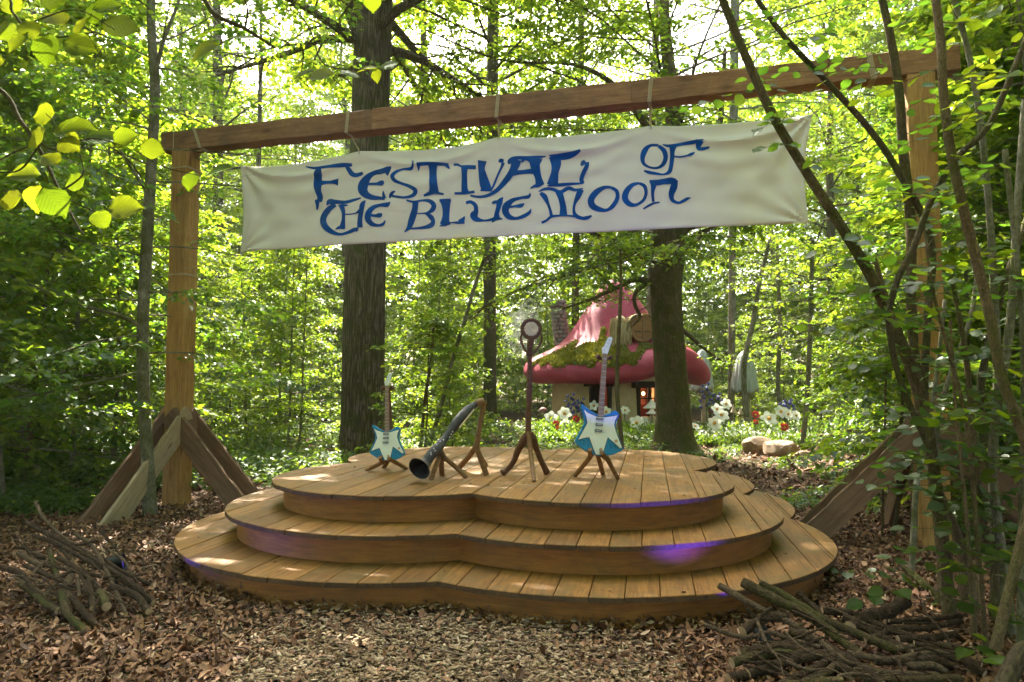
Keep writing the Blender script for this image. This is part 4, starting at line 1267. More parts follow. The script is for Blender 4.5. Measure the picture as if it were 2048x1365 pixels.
def litter(name, n, size, yr, widen, label, seed, chips=False, curl=0.35, thick=0.03, dens=None):
    rg = np.random.default_rng(seed)
    y = yr[0] + (yr[1] - yr[0]) * rg.uniform(0, 1, n * 2) ** (1.0 if chips else 1.25)
    x = rg.uniform(-1, 1, n * 2) * (y * 0.82 + widen)
    z = chip_zone(x, y)
    keep = ~stage_mask(x, y, 1.92)
    pr = rg.uniform(0, 1, n * 2)
    keep &= (pr < z * 0.95 + 0.02) if chips else (pr < 1 - 0.86 * z)
    if dens is not None: keep &= rg.uniform(0, 1, n * 2) < dens(x, y)
    x, y = x[keep][:n], y[keep][:n]
    n = len(x)
    # litter drifts up against the foot of the stage
    dxs, dys = x - ST_C.x, y - ST_C.y
    uu = dxs * ST_U.x + dys * ST_U.y; vv = dxs * ST_V.x + dys * ST_V.y
    sd = np.min([np.hypot(uu - a_, vv - b_) for a_ in (-LOBE, LOBE) for b_ in (-LOBE, LOBE)], axis=0) - 1.92
    pos = np.stack([x, y, ghv(x, y) + rg.uniform(0.002, thick, n) + 0.06 * np.exp(-np.maximum(sd, 0) / 0.16) * rg.uniform(0, 1, n)], 1)
    a = rg.uniform(0, 6.283, n)
    d = np.stack([np.cos(a), np.sin(a), rg.normal(0, 0.22, n)], 1)
    nn = np.stack([rg.normal(0, 0.3, n), rg.normal(0, 0.3, n), np.ones(n)], 1)
    d = nrm(d); s = nrm(np.cross(nn, d)); nn = np.cross(d, s)
    if chips:
        L = size * (0.35 + 1.3 * rg.uniform(0, 1, n)[:, None] ** 1.6); W = np.minimum(0.022, L * rg.uniform(0.15, 0.75, n)[:, None]); T = 0.0015 + 0.003 * rg.uniform(0, 1, n)[:, None] ** 2
        c = [pos + d * L * sx * rg.uniform(0.8, 1.0, (n, 1)) * 0.5 + s * W * sy * 0.5 * rg.uniform(0.6, 1, (n, 1)) + nn * T * sz for sz in (0, 1) for (sx, sy) in ((-1, -1), (1, -1), (1, 1), (-1, 1))]
        v = np.stack(c, 1).reshape(-1, 3)
        k = np.arange(n)[:, None] * 8
        f = np.stack([k + q for q in ([4, 5, 6, 7], [0, 1, 5, 4], [1, 2, 6, 5], [2, 3, 7, 6], [3, 0, 4, 7])], 1).reshape(-1, 4)
    else:
        L = size * rg.uniform(0.5, 1.35, n)[:, None]; W = L * rg.uniform(0.5, 0.85, n)[:, None]
        cu = rg.normal(0.0, curl, n)[:, None]; cu2 = rg.normal(0.05, curl, n)[:, None]
        jag = lambda: rg.uniform(0.75, 1.15, (n, 1))
        b = pos
        l1 = pos + d * L * 0.3 + s * W * 0.42 * jag() + nn * W * cu
        r1 = pos + d * L * 0.3 - s * W * 0.42 * jag() + nn * W * cu * 0.6
        l2 = pos + d * L * 0.68 + s * W * 0.36 * jag() + nn * (W * cu * 0.8 + L * cu2 * 0.4)
        r2 = pos + d * L * 0.68 - s * W * 0.36 * jag() + nn * (W * cu * 0.8 + L * cu2 * 0.4)
        m1 = pos + d * L * 0.48 + nn * L * cu2 * 0.2
        tip = pos + d * L + nn * L * cu2
        v = np.stack([b, l1, r1, l2, r2, tip, m1], 1).reshape(-1, 3)
        v[:, 2] = np.maximum(v[:, 2], ghv(v[:, 0], v[:, 1]) + 0.003)
        k = np.arange(n)[:, None] * 7
        f = np.stack([k + q for q in ([0, 2, 6], [0, 6, 1], [1, 6, 3], [2, 4, 6], [4, 5, 6], [3, 6, 5])], 1).reshape(-1, 3)
    o = link_mesh(name, np_mesh(name, v, f), M['chips' if chips else 'litter'])
    tag(o, label, 'wood chips' if chips else 'leaf litter', None, 'stuff')
    return o
green = lambda x, y: np.where(y > 9.5, 0.75, 1.0)
litter('leaf_litter', 50000, 0.034, (2.2, 9.0), 1.0, 'crumbled bits of brown leaf between the larger fallen leaves', 11, curl=0.5, thick=0.034)
litter('leaf_litter', 46000, 0.057, (2.2, 13.0), 1.0, 'brown fallen leaves covering the ground around the stage', 1, dens=green)
litter('leaf_litter', 16000, 0.11, (10.0, 26.0), 2.0, 'brown fallen leaves on the ground farther back in the wood', 2, thick=0.05)
litter('wood_chips', 34000, 0.036, (2.0, 5.2), -0.5, 'pale wood chips strewn in front of the stage', 3, True, thick=0.022)

# low green plants
def undergrowth(name, label, n_pl, region, seed, size=0.07, h=(0.05, 0.3), leaves=14, mat='leaf_ground'):
    rg = np.random.default_rng(seed)
    P, Dd, Nn, Ls = [], [], [], []
    cnt = 0; tries = 0
    while cnt < n_pl and tries < n_pl * 30:
        tries += 1
        x, y = region(rg)
        if x is None or in_stage(x, y, 2.15): continue
        cnt += 1
        k = rg.integers(leaves // 2, leaves + 6)
        hh = rg.uniform(*h)
        a = rg.uniform(0, 6.28, k)
        rr = rg.uniform(0.01, 0.09 + hh * 0.5, k)
        zz = hh * rg.uniform(0.35, 1.0, k)
        P.append(np.stack([x + np.cos(a) * rr, y + np.sin(a) * rr, gh(x, y) + zz], 1))
        Dd.append(np.stack([np.cos(a), np.sin(a), rg.normal(-0.05, 0.35, k)], 1))
        Nn.append(np.stack([rg.normal(0, 0.4, k), rg.normal(0, 0.4, k), np.ones(k)], 1))
        Ls.append(size * rg.uniform(0.6, 1.3, k))
    P, Dd, Nn, Ls = map(np.concatenate, (P, Dd, Nn, Ls))
    o = link_mesh(name, leaves_mesh(name, P, Dd, Nn, Ls, Ls * 0.7, 0.15, M[mat]), None)
    return tag(o, label, 'undergrowth', None, 'stuff')
def reg_band(u0, u1, d0, d1, p=1.0):
    def f(rg):
        D = d0 + (d1 - d0) * rg.uniform() ** p
        u = rg.uniform(u0, u1)
        return (u - 1024) / FPX * D, D
    return f
def clumpy(reg, thr, seed):
    def f(rg):
        x, y = reg(rg)
        v = math.sin(x * 1.3 + seed) * math.cos(y * 1.1 - seed) + 0.6 * math.sin(x * 3.1 - y * 2.3 + seed)
        return (x, y) if v > thr else (None, None)
    return f
undergrowth('undergrowth', 'low green plants carpeting the ground left of and behind the stage', 3400, clumpy(reg_band(-100, 700, 9.6, 22), -0.5, 1), 21, 0.085, (0.06, 0.4))
undergrowth('undergrowth', 'low green plants behind the middle of the stage', 1500, clumpy(reg_band(700, 1330, 10.6, 21), -0.6, 2), 22, 0.08, (0.05, 0.3))
undergrowth('undergrowth', 'scattered green seedlings on the leafy ground right of the stage', 600, clumpy(reg_band(1330, 2100, 8.2, 16), 0.35, 3), 23, 0.07, (0.03, 0.16), 9)
undergrowth('undergrowth', 'green undergrowth among the trees at the right back', 1800, clumpy(reg_band(1650, 2300, 14, 30), -0.4, 4), 24, 0.1, (0.1, 0.5))
undergrowth('undergrowth', 'shady green seedlings under the thicket at the left edge', 700, clumpy(reg_band(-300, 260, 7.9, 11), 0.1, 6), 25, 0.075, (0.03, 0.2))

# ------------------------------------------------------------------ mushroom house
def cap_mat():
    m, nt, b = new_mat('red_painted_cap')
    tc = nt.nodes.new('ShaderNodeTexCoord')
    f = noise(nt, tc.outputs['Object'], 1.3, 5, 0.6)
    r = ramp(nt, [(0.3, (0.27, 0.024, 0.05)), (0.55, (0.39, 0.042, 0.08)), (0.75, (0.48, 0.08, 0.125))], f)
    f2 = noise(nt, tc.outputs['Object'], 14, 5)
    r2 = ramp(nt, [(0.35, (0.86, 0.84, 0.84)), (0.7, (1.05, 1.05, 1.05))], f2)
    nt.links.new(mixc(nt, 1, r.outputs[0], r2.outputs[0], 'MULTIPLY'), b.inputs['Base Color'])
    b.inputs['Roughness'].default_value = 0.6
    b.inputs['Specular IOR Level'].default_value = 0.4
    bump(nt, b, f2, 0.15, 0.02)
    return m
M['cap'] = cap_mat()
M['plaster'] = plain_mat('cream_plaster', (0.62, 0.49, 0.32), 0.9, 0, 0.14, 5, 0.2, 0.01)
M['gill'] = plain_mat('cream_gills', (0.42, 0.35, 0.25), 0.9, 0, 0.2, 9)
M['dark_timber'] = wood_mat('dark_timber', (0.03, 0.02, 0.012), (0.05, 0.034, 0.02), (0.08, 0.052, 0.03), 0.8, False, 0.1)
M['barrel'] = wood_mat('barrel_wood', (0.20, 0.095, 0.038), (0.32, 0.165, 0.072), (0.42, 0.235, 0.11), 0.6, False, 0.15)
M['thatch'] = litter_mat('straw', [(0.0, (0.30, 0.21, 0.10)), (0.4, (0.52, 0.41, 0.23)), (1.0, (0.72, 0.60, 0.38))], 0.9)
M['stone'] = plain_mat('chimney_stone', (0.26, 0.25, 0.225), 0.95, 0, 0.3, 8, 0.2, 0.01)
M['mortar'] = plain_mat('chimney_mortar', (0.10, 0.095, 0.085), 0.95, 0, 0.2, 20)
M['moss'] = leaf_mat('moss_tufts', [(0.11, 0.12, 0.014), (0.20, 0.19, 0.022), (0.27, 0.23, 0.03), (0.10, 0.22, 0.09)], [(0.16, 0.17, 0.015), (0.28, 0.26, 0.025)], 0.3, 0.0)
def emit_mat(name, col, st):
    m, nt, b = new_mat(name)
    b.inputs['Base Color'].default_value = (*col, 1)
    b.inputs['Emission Color'].default_value = (*col, 1)
    b.inputs['Emission Strength'].default_value = st
    return m
M['lamp_glow'] = emit_mat('lit_bulb', (1.0, 0.55, 0.25), 4.0)
M['room'] = plain_mat('orange_room_wall', (0.55, 0.22, 0.12), 0.9, 0, 0.1)
M['room_red'] = plain_mat('dark_red_furniture', (0.14, 0.02, 0.02), 0.7, 0, 0.1)

HC = Vector((3.25, 22.2, gh(3.25, 22.2)))
house = thing('mushroom_house', 'mushroom-shaped cottage with a tall red cap roof and cream walls behind the stage', 'house', HC)
prof = [(1.75, 1.75), (2.2, 1.52), (2.55, 1.40), (2.75, 1.42), (2.9, 1.55), (2.93, 1.75), (2.84, 1.95), (2.65, 2.12), (2.35, 2.27), (2.0, 2.45), (1.68, 2.68), (1.42, 2.95), (1.2, 3.3), (1.02, 3.65), (0.82, 3.95), (0.66, 4.2), (0.5, 4.42), (0.32, 4.58), (0.13, 4.66), (0.005, 4.68)]
psm = [tuple(p) for p in crom(prof, 3)]
def cap_wob(p, a, i):
    z, r = p.z, math.hypot(p.x, p.y)
    k = min(1.0, max(0, (r - 1.2) / 1.7))
    aw = math.atan2(math.sin(a + 0.92), math.cos(a + 0.92))
    ar = math.atan2(math.sin(a), math.cos(a))
    al = math.atan2(math.sin(a - 3.0), math.cos(a - 3.0))
    lift = k * (0.46 * math.exp(-(aw / 0.5) ** 2) - 0.06 * math.exp(-(ar / 0.35) ** 2) + 0.12 * math.exp(-(al / 0.6) ** 2) - 0.05 + 0.03 * math.sin(5 * a))
    rr = 1 + 0.03 * k * math.sin(3 * a + 0.7)
    q = max(0, (z - 2.6) / 2.1)
    lean = 0.42 * math.sin(q * 2.6) * q - 0.18 * q
    return Vector((p.x * rr + lean - 0.1 * q, p.y * rr, z + lift - (0.32 * max(0, p.x) * q * q)))
def cap_point(r_i, a):
    r, z = psm[r_i]
    return HC + cap_wob(Vector((r * math.cos(a), r * math.sin(a), z)), a, r_i)
m = MB(); m.lathe(psm, 72, HC, wob=cap_wob)
roof = m.build('roof', M['cap'], house, angle=180)
# underside with gills
m = MB()
for k in range(60):
    a = 2 * math.pi * k / 60
    p0 = HC + Vector((1.7 * math.cos(a), 1.7 * math.sin(a), 1.72)); p1 = cap_point(3, a)
    t = Vector((-math.sin(a), math.cos(a), 0)) * 0.03
    m.add([p0 - t, p0 + t, p1 + t, p1 - t, p0 - Vector((0, 0, 0.12)), p1 - Vector((0, 0, 0.02))], [(0, 1, 4), (3, 5, 2), (0, 4, 5, 3), (1, 2, 5, 4)])
m.build('gills', M['gill'], roof)
# wall with openings for door and window, built of panels round a drum
RW = 1.95
def wall_seg(m, a0, a1, z0, z1, n=6):
    for i in range(n):
        for (ra, rb) in ((RW, RW),):
            p = []
            for a in (a0 + (a1 - a0) * i / n, a0 + (a1 - a0) * (i + 1) / n):
                for z in (z0, z1):
                    bulge = 0.10 * math.sin(math.pi * min(1, z / 1.8)) * 0 + 0.06 * (1 - z / 1.8)
                    for rr in (RW + bulge, RW - 0.2):
                        p.append(HC + Vector((rr * math.cos(a), rr * math.sin(a), z)))
            m.add(p, [(0, 2, 6, 4), (1, 5, 7, 3), (0, 4, 5, 1), (2, 3, 7, 6), (0, 1, 3, 2), (4, 6, 7, 5)])
def wall_ang(u):
    """angle on the drum front seen at photograph column u"""
    x = (u - 1024) / FPX * 20.5 - HC.x
    return -math.acos(max(-1, min(1, x / RW))) if True else 0
dA, dB = wall_ang(1183), wall_ang(1217)
wA, wB = wall_ang(1273), wall_ang(1312)
m = MB()
wall_seg(m, wB, dA + 2 * math.pi, -0.3, 1.95, 40)
wall_seg(m, dB, wA, -0.3, 1.95, 8)
wall_seg(m, dA, dB, 1.32, 1.95, 4)
wall_seg(m, wA, wB, 1.28, 1.95, 4); wall_seg(m, wA, wB, -0.3, 0.42, 4)
m.build('wall', M['plaster'], house, angle=50)
def radial(a, r, z): return HC + Vector((r * math.cos(a), r * math.sin(a), z))
def framed(a0, a1, z0, z1, door):
    p = thing  # noqa
    m = MB()
    t = Vector((math.cos((a0 + a1) / 2), math.sin((a0 + a1) / 2), 0))
    s = Vector((-t.y, t.x, 0))
    for a, sg in ((a0, -1), (a1, 1)):
        m.tube([radial(a, RW + 0.0, z0), radial(a, RW + 0.02, z1)], 0.075, 6)
    c = (radial(a0, RW + 0.06, z1) + radial(a1, RW + 0.06, z1)) / 2
    half = (radial(a1, RW, 0) - radial(a0, RW, 0)).length / 2 + 0.2
    rotm = Matrix((s, t, Vector((0, 0, 1)))).transposed()
    m.box(c + Vector((0, 0, 0.09)), (half * 2, 0.2, 0.19), rotm)
    fr = m.build('door_frame' if door else 'window_frame', M['dark_timber'], house, smooth=False)
    return fr, s, t
df, ds_, dt_ = framed(dA, dB, -0.1, 1.3, True)
wf, ws_, wt_ = framed(wA, wB, 0.4, 1.26, False)
m = MB()
cd = (radial(dA, RW - 0.12, 0.6) + radial(dB, RW - 0.12, 0.6)) / 2
rotd = Matrix((ds_, dt_, Vector((0, 0, 1)))).transposed()
m.box(cd - ds_ * 0.1, (0.28, 0.05, 1.4), rotd)
m.build('door', M['dark_timber'], house, smooth=False)
m = MB()
cw = (radial(wA, RW - 0.08, 0.83) + radial(wB, RW - 0.08, 0.83)) / 2
rotw = Matrix((ws_, wt_, Vector((0, 0, 1)))).transposed()
for dx in (0.0,):
    m.box(cw + ws_ * 0.08, (0.04, 0.04, 0.86), rotw)
m.box(cw + Vector((0, 0, 0.12)), (0.56, 0.035, 0.035), rotw)
m.build('glazing_bar', M['dark_timber'], wf, smooth=False)
m = MB(); m.lathe([(1.0, -0.2), (1.0, 1.9), (0.01, 1.9)], 24, HC)
m.build('room_wall', M['room'], house)
m = MB(); m.box(cw - wt_ * 0.45 + Vector((0, 0, -0.32)), (0.7, 0.2, 0.5), rotw); m.build('bench', M['room_red'], house, smooth=False)
bulb = MB(); bulb.lathe([(0.005, -0.05), (0.04, -0.02), (0.045, 0.02), (0.02, 0.05), (0.004, 0.06)], 10, cw - wt_ * 0.35 + ws_ * 0.13 + Vector((0, 0, 0.25)))
bl = bulb.build('light_bulb', M['lamp_glow'], house)
pl_ = bpy.data.lights.new('room_lamp', 'POINT'); pl_.energy = 2.4; pl_.color = (1, 0.5, 0.22); pl_.shadow_soft_size = 0.06
plo = bpy.data.objects.new('room_lamp', pl_); COL.objects.link(plo); plo.location = cw - wt_ * 0.3 + Vector((0, 0, 0.2))
# moss on the roof
def moss_patch(seed, n):
    rg = np.random.default_rng(seed)
    P, Dd, Nn = [], [], []
    while len(P) < n:
        ri = rg.integers(17, 34); a = rg.uniform(math.pi * 0.98, math.pi * 1.85)
        q = (ri - 17) / 12.0
        lo, hi = math.pi * (1.08 + 0.12 * q), math.pi * (1.52 - 0.02 * q)
        edge = 0.12 * math.sin(9 * a) + 0.1 * math.sin(23 * a + 1)
        ok = lo < a < hi and 0.05 + edge * 0.9 < q < 0.95 + edge
        ok |= (math.pi * 1.50 < a < math.pi * 1.78) and 0.34 + edge < q < 0.62 + edge
        ok |= abs(a - math.pi * 1.385) < 0.03 and q > -0.1
        if not ok: continue
        f = rg.uniform()
        p = cap_point(int(ri), a).lerp(cap_point(int(ri) + 1, a), f)
        nv = (p - (HC + Vector((0, 0, p.z - HC.z - 1.0)))).normalized()
        for _ in range(3):
            P.append(tuple(p + Vector(rg.normal(0, 0.022, 3)) + nv * 0.012))
            t = Vector(rg.normal(0, 1, 3)); t = t - nv * t.dot(nv) * 0.7; t = (t + nv * 0.25 + Vector((0, 0, -0.8)))
            Dd.append(tuple(t)); Nn.append(tuple(nv + Vector(rg.normal(0, 0.3, 3))))
    P, Dd, Nn = np.array(P), np.array(Dd), np.array(Nn)
    L = 0.058 * rg.uniform(0.6, 1.3, len(P))
    me = leaves_mesh('moss', P - np.array(HC), Dd, Nn, L, L * 0.8, 0.3, M['moss'])
    o = link_mesh('moss', me, None, roof)
    o['kind'] = 'stuff'
moss_patch(3, 24000)
# dormer: a barrel end with shutters under a straw roof
dc = at(1283, 658, 20.35)
dn = Vector((0.10, -1, 0)).normalized(); dsx = Vector((dn.y * -1, dn.x, 0)).normalized()
if dsx.x < 0: dsx = -dsx
rot_d = Matrix((dsx, -dn, Vector((0, 0, 1)))).transposed()
def disc_pts(c, r, n=28, sq=1.0): return [(r * math.cos(2 * math.pi * k / n), r * sq * math.sin(2 * math.pi * k / n)) for k in range(n)]
zup = Vector((0, 0, 1))
dorm = MB(); dorm.prism(disc_pts(0, 0.325, 28, 1.12), dc - dn * 0.5, dsx, zup, 1.1); dorm.build('dormer', M['barrel'], roof, smooth=False)
rm = MB()
nn_ = 32
ringo = [(0.33 * math.cos(2 * math.pi * k / nn_), 0.37 * math.sin(2 * math.pi * k / nn_)) for k in range(nn_)]
rm.tube([dc + dn * 0.08 + dsx * x + zup * y for x, y in ringo + ringo[:1]], 0.045, 8, cap=False)
rm.build('round_frame', M['barrel'], roof)
for s in (-1, 1):
    sm_ = MB()
    arc = [(s * 0.01, -0.33)] + [(s * max(0.01, 0.295 * math.cos(t)), 0.33 * math.sin(t)) for t in np.linspace(-1.5, 1.5, 12)] + [(s * 0.01, 0.33)]
    sm_.prism(arc if s > 0 else arc[::-1], dc + dn * 0.075, dsx, zup, 0.05)
    sh = sm_.build('shutter', M['barrel'], roof, smooth=False)
    hm = MB(); hm.box(dc + dn * 0.115 + dsx * s * 0.13 + zup * (-0.09), (0.17, 0.02, 0.025), rot_d); hm.build('hinge', M['dark_timber'], sh, smooth=False)
def straw(seed, n):
    rg = random.Random(seed)
    m = MB()
    for i in range(n):
        a = rg.uniform(-1.35, 1.35)
        r = rg.uniform(0.38, 0.47)
        x, z = math.sin(a) * r, math.cos(a) * r
        back = rg.uniform(-0.02, 0.75)
        p = dc + dsx * x + zup * z - dn * back + dn * 0.1
        L = rg.uniform(0.2, 0.36)
        dirn = (dsx * math.cos(a) * (1 if a > 0 else -1) + zup * (-math.sin(abs(a)) * 1.0 - 0.35) + Vector((rg.gauss(0, 0.12), rg.gauss(0, 0.12), 0))).normalized()
        w = dn * 0.014
        q = p + dirn * L
        m.add([p - w, p + w, q + w * 0.5, q - w * 0.5], [(0, 1, 2, 3)])
    o = m.build('thatch', M['thatch'], roof, smooth=False)
    o['kind'] = 'stuff'
straw(4, 2600)
th = MB()
arcp = [(math.sin(a) * 0.43, math.cos(a) * 0.43) for a in np.linspace(-1.5, 1.5, 14)] + [(math.sin(a) * 0.37, math.cos(a) * 0.37) for a in np.linspace(1.5, -1.5, 14)]
th.prism(arcp[::-1], dc - dn * 0.32, dsx, zup, 0.8)
th.build('thatch_base', M['thatch'], roof, smooth=False)
# left straw drape
def straw2(seed, n):
    rg = random.Random(seed); m = MB()
    c0 = at(1243, 640, 20.2)
    for i in range(n):
        t = rg.uniform(-1, 1)
        p = c0 + dsx * (t * 0.26) + Vector((0, rg.uniform(0, 0.5), rg.uniform(-0.45, 0.08)))
        d_ = Vector((t * 0.12 + rg.gauss(0, 0.06), -0.12 + rg.gauss(0, 0.05), -1)).normalized()
        q = p + d_ * rg.uniform(0.25, 0.48)
        w = dsx * 0.013
        m.add([p - w, p + w, q + w * 0.4, q - w * 0.4], [(0, 1, 2, 3)])
    o = m.build('thatch', M['thatch'], roof, smooth=False); o['kind'] = 'stuff'
straw2(8, 1500)
tb = MB(); c0 = at(1243, 655, 20.55); tb.tube([c0 + Vector((0, 0.3, 0.3)), c0 + Vector((0, 0.1, 0.1)), c0 + Vector((0, 0, -0.3)), c0 + Vector((0, 0, -0.62))], [0.12, 0.27, 0.3, 0.3], 10); tb.build('thatch_base', M['thatch'], roof)
# stone chimney
chx = at(1116, 640, 22.8)
ch = MB(); ch.tube([Vector((chx.x + 0.3, chx.y, 2.0)), Vector((chx.x + 0.08, chx.y, 2.9)), Vector((chx.x - 0.03, chx.y, at(1113, 602, 22.8).z))], [0.24, 0.20, 0.19], 8); chim = ch.build('chimney', M['mortar'], house)
rgc = random.Random(3)
z = 2.05; row = 0
zt = at(1113, 602, 22.8).z
while z < zt:
    h_ = rgc.uniform(0.11, 0.15)
    t = (z - 2.0) / (zt - 2.0)
    cx_ = chx.x + 0.3 - 0.33 * t ** 0.7
    rr = 0.25 - 0.05 * t + (0.05 if z > zt - 0.28 else 0)
    for k in range(7):
        a = 2 * math.pi * (k + 0.5 * (row % 2)) / 7 + rgc.uniform(-0.08, 0.08)
        cpt = Vector((cx_ + rr * math.cos(a), chx.y + rr * math.sin(a), z + h_ / 2))
        sm = MB(); sm.box(cpt, (0.09, rr * 0.82, h_ * 0.86), Matrix.Rotation(a, 3, 'Z') @ Matrix.Rotation(rgc.uniform(-0.08, 0.08), 3, 'X'))
        sb = sm.build('stone', M['stone'], chim, smooth=False)
        bv_ = sb.modifiers.new('worn', 'BEVEL'); bv_.width = 0.02; bv_.segments = 1
    z += h_; row += 1

# ------------------------------------------------------------------ tall grey mushrooms
def inkcap_mat():
    m, nt, b = new_mat('grey_ribbed_cap')
    tc = nt.nodes.new('ShaderNodeTexCoord')
    mp = nt.nodes.new('ShaderNodeMapping'); mp.inputs['Scale'].default_value = (9, 9, 0.6)
    nt.links.new(tc.outputs['Object'], mp.inputs[0])
    f = noise(nt, mp.outputs[0], 1.6, 4)
    r = ramp(nt, [(0.3, (0.21, 0.25, 0.24)), (0.5, (0.32, 0.37, 0.34)), (0.7, (0.43, 0.46, 0.36))], f)
    nt.links.new(r.outputs[0], b.inputs['Base Color'])
    b.inputs['Roughness'].default_value = 0.6
    return m
M['inkcap'] = inkcap_mat()
M['stipe'] = plain_mat('mushroom_stem', (0.30, 0.26, 0.18), 0.9, 0, 0.2, 6)
def inkcap(u, D, v_top, v_rim, r_px, label, lean=0.0):
    base = ground_pt(u, D)
    t = thing('tall_mushroom', label, 'mushroom', base, 'tall grey mushrooms')
    zt, zr = at(u, v_top, D).z - base.z, at(u, v_rim, D).z - base.z
    R = r_px * D / FPX
    H = zt - zr
    m = MB()
    pr = [(R * 0.80, zr + 0.03), (R * 1.0, zr), (R * 0.94, zr + H * 0.2), (R * 0.84, zr + H * 0.42), (R * 0.70, zr + H * 0.66), (R * 0.48, zr + H * 0.87), (R * 0.22, zr + H * 0.98), (0.01, zr + H)]
    def wob(p, a, i):
        k = 1 + 0.07 * math.sin(13 * a + 0.6) * (1 - i / 7.0) + 0.05 * math.sin(5 * a)
        return Vector((p.x * k + lean * (p.z - zr), p.y * k, p.z + 0.06 * math.sin(6 * a + 1) * (1 if i < 2 else 0.2)))
    m.lathe([tuple(q) for q in crom(pr, 3)], 52, base, wob=lambda p, a, i: wob(p, a, i / 3))
    m.build('cap', M['inkcap'], t, angle=180)
    m = MB(); m.tube([base + Vector((0.1, 0, -0.1)), base + Vector((0.05, 0, zr * 0.5)), base + Vector((lean * 0.3, 0, zr + H * 0.6))], [R * 0.42, R * 0.27, R * 0.22], 14)
    m.build('stem', M['stipe'], t)
    m = MB(); m.lathe([(R * 0.25, zr - 0.05), (R * 0.6, zr - 0.12), (R * 0.62, zr - 0.16), (R * 0.24, zr - 0.1)], 24, base, wob=lambda p, a, i: Vector((p.x, p.y, p.z + 0.04 * math.sin(4 * a))))
    m.build('ring', M['stipe'], t)
    return t
inkcap(1490, 21.5, 703, 783, 27, 'tall grey bell-capped mushroom standing in the flowers right of the house')
inkcap(1405, 25.5, 700, 780, 22, 'grey bell-capped mushroom half hidden behind the house brim')
def small_shroom(u, v_top, v_rim, r_px, D, mat, label, conic=True):
    base = ground_pt(u, D)
    t = thing('small_mushroom', label, 'mushroom', base)
    zt, zr = at(u, v_top, D).z - base.z, at(u, v_rim, D).z - base.z
    R = r_px * D / FPX; H = zt - zr
    m = MB()
    pr = [(0.03, zr + 0.02), (R * 0.9, zr - 0.01), (R, zr + 0.02), (R * 0.75, zr + H * 0.25), (R * 0.4, zr + H * 0.6), (R * 0.16, zr + H * 0.92), (0.005, zr + H)] if conic else [(0.03, zr), (R * 0.95, zr), (R, zr + H * 0.2), (R * 0.85, zr + H * 0.6), (R * 0.45, zr + H * 0.92), (0.005, zr + H)]
    m.lathe([tuple(q) for q in crom(pr, 3)], 28, base); m.build('cap', mat, t, angle=180)
    m = MB(); m.tube([base + Vector((0, 0, -0.05)), base + Vector((0.01, 0, zr * 0.5)), base + Vector((0, 0, zr + H * 0.3))], [R * 0.2, R * 0.15, R * 0.14], 10); m.build('stem', M['stipe'], t)
M['white_cap'] = plain_mat('white_mushroom_cap', (0.62, 0.57, 0.47), 0.7, 0, 0.12, 8)
M['brown_cap'] = plain_mat('brown_mushroom_cap', (0.20, 0.085, 0.07), 0.7, 0, 0.2, 8)
M['tan_cap'] = plain_mat('tan_mushroom_cap', (0.36, 0.28, 0.17), 0.7, 0, 0.2, 8)
small_shroom(1303, 799, 817, 17, 19.3, M['white_cap'], 'larger white cone mushroom below the lit window of the house')
small_shroom(1303, 818, 828, 12, 19.0, M['white_cap'], 'smaller white cone mushroom beneath the larger white one')
small_shroom(1466, 809, 826, 6, 19.5, M['tan_cap'], 'small tan conical mushroom in the flower bed left of the tall grey one')
small_shroom(1480, 815, 829, 6, 19.4, M['tan_cap'], 'short tan mushroom beside the stem of the tall grey one')
small_shroom(1423, 817, 826, 7, 19.6, M['brown_cap'], 'round brown mushroom in the flowers right of the mossy trunk', False)
small_shroom(1086, 815, 825, 9, 19.9, M['brown_cap'], 'round brown mushroom at the left wall of the house', False)

# ------------------------------------------------------------------ giant flowers
M['petal_w'] = leaf_mat('white_petal', [(0.82, 0.82, 0.79), (0.88, 0.88, 0.85)], [(0.8, 0.8, 0.76), (0.8, 0.8, 0.76)], 0.3, 0.03)
M['petal_r'] = leaf_mat('red_petal', [(0.35, 0.015, 0.012), (0.45, 0.03, 0.02)], [(0.4, 0.03, 0.02), (0.45, 0.04, 0.02)], 0.3, 0.03)
M['petal_b'] = leaf_mat('violet_petal', [(0.05, 0.05, 0.22), (0.10, 0.09, 0.32)], [(0.06, 0.06, 0.25), (0.1, 0.09, 0.32)], 0.3, 0.03)
M['pollen'] = plain_mat('yellow_flower_centre', (0.55, 0.27, 0.03), 0.9, 0, 0.3, 60)
M['stem'] = plain_mat('flower_stem', (0.07, 0.13, 0.03), 0.8, 0, 0.2, 30)
def petal_mesh(L, W, cup=0.15):
    vs, fs = [], []
    n = 6
    for i in range(n + 1):
        t = i / n
        w = W * math.sin(math.pi * (0.10 + 0.84 * t) ** 0.8) ** 0.75 * 0.5
        z = cup * L * (t ** 2) - 0.10 * L * max(0, t - 0.75) * 4 * t
        vs += [(t * L, -w, z + 0.04 * L), (t * L, 0, z), (t * L, w, z + 0.04 * L)]
    for i in range(n):
        for k in (0, 1):
            a = i * 3 + k
            fs.append((a, a + 1, a + 4, a + 3))
    me = bpy.data.meshes.new('petal'); me.from_pydata(vs, [], fs)
    me.polygons.foreach_set('use_smooth', [True] * len(fs)); me.update()
    return me
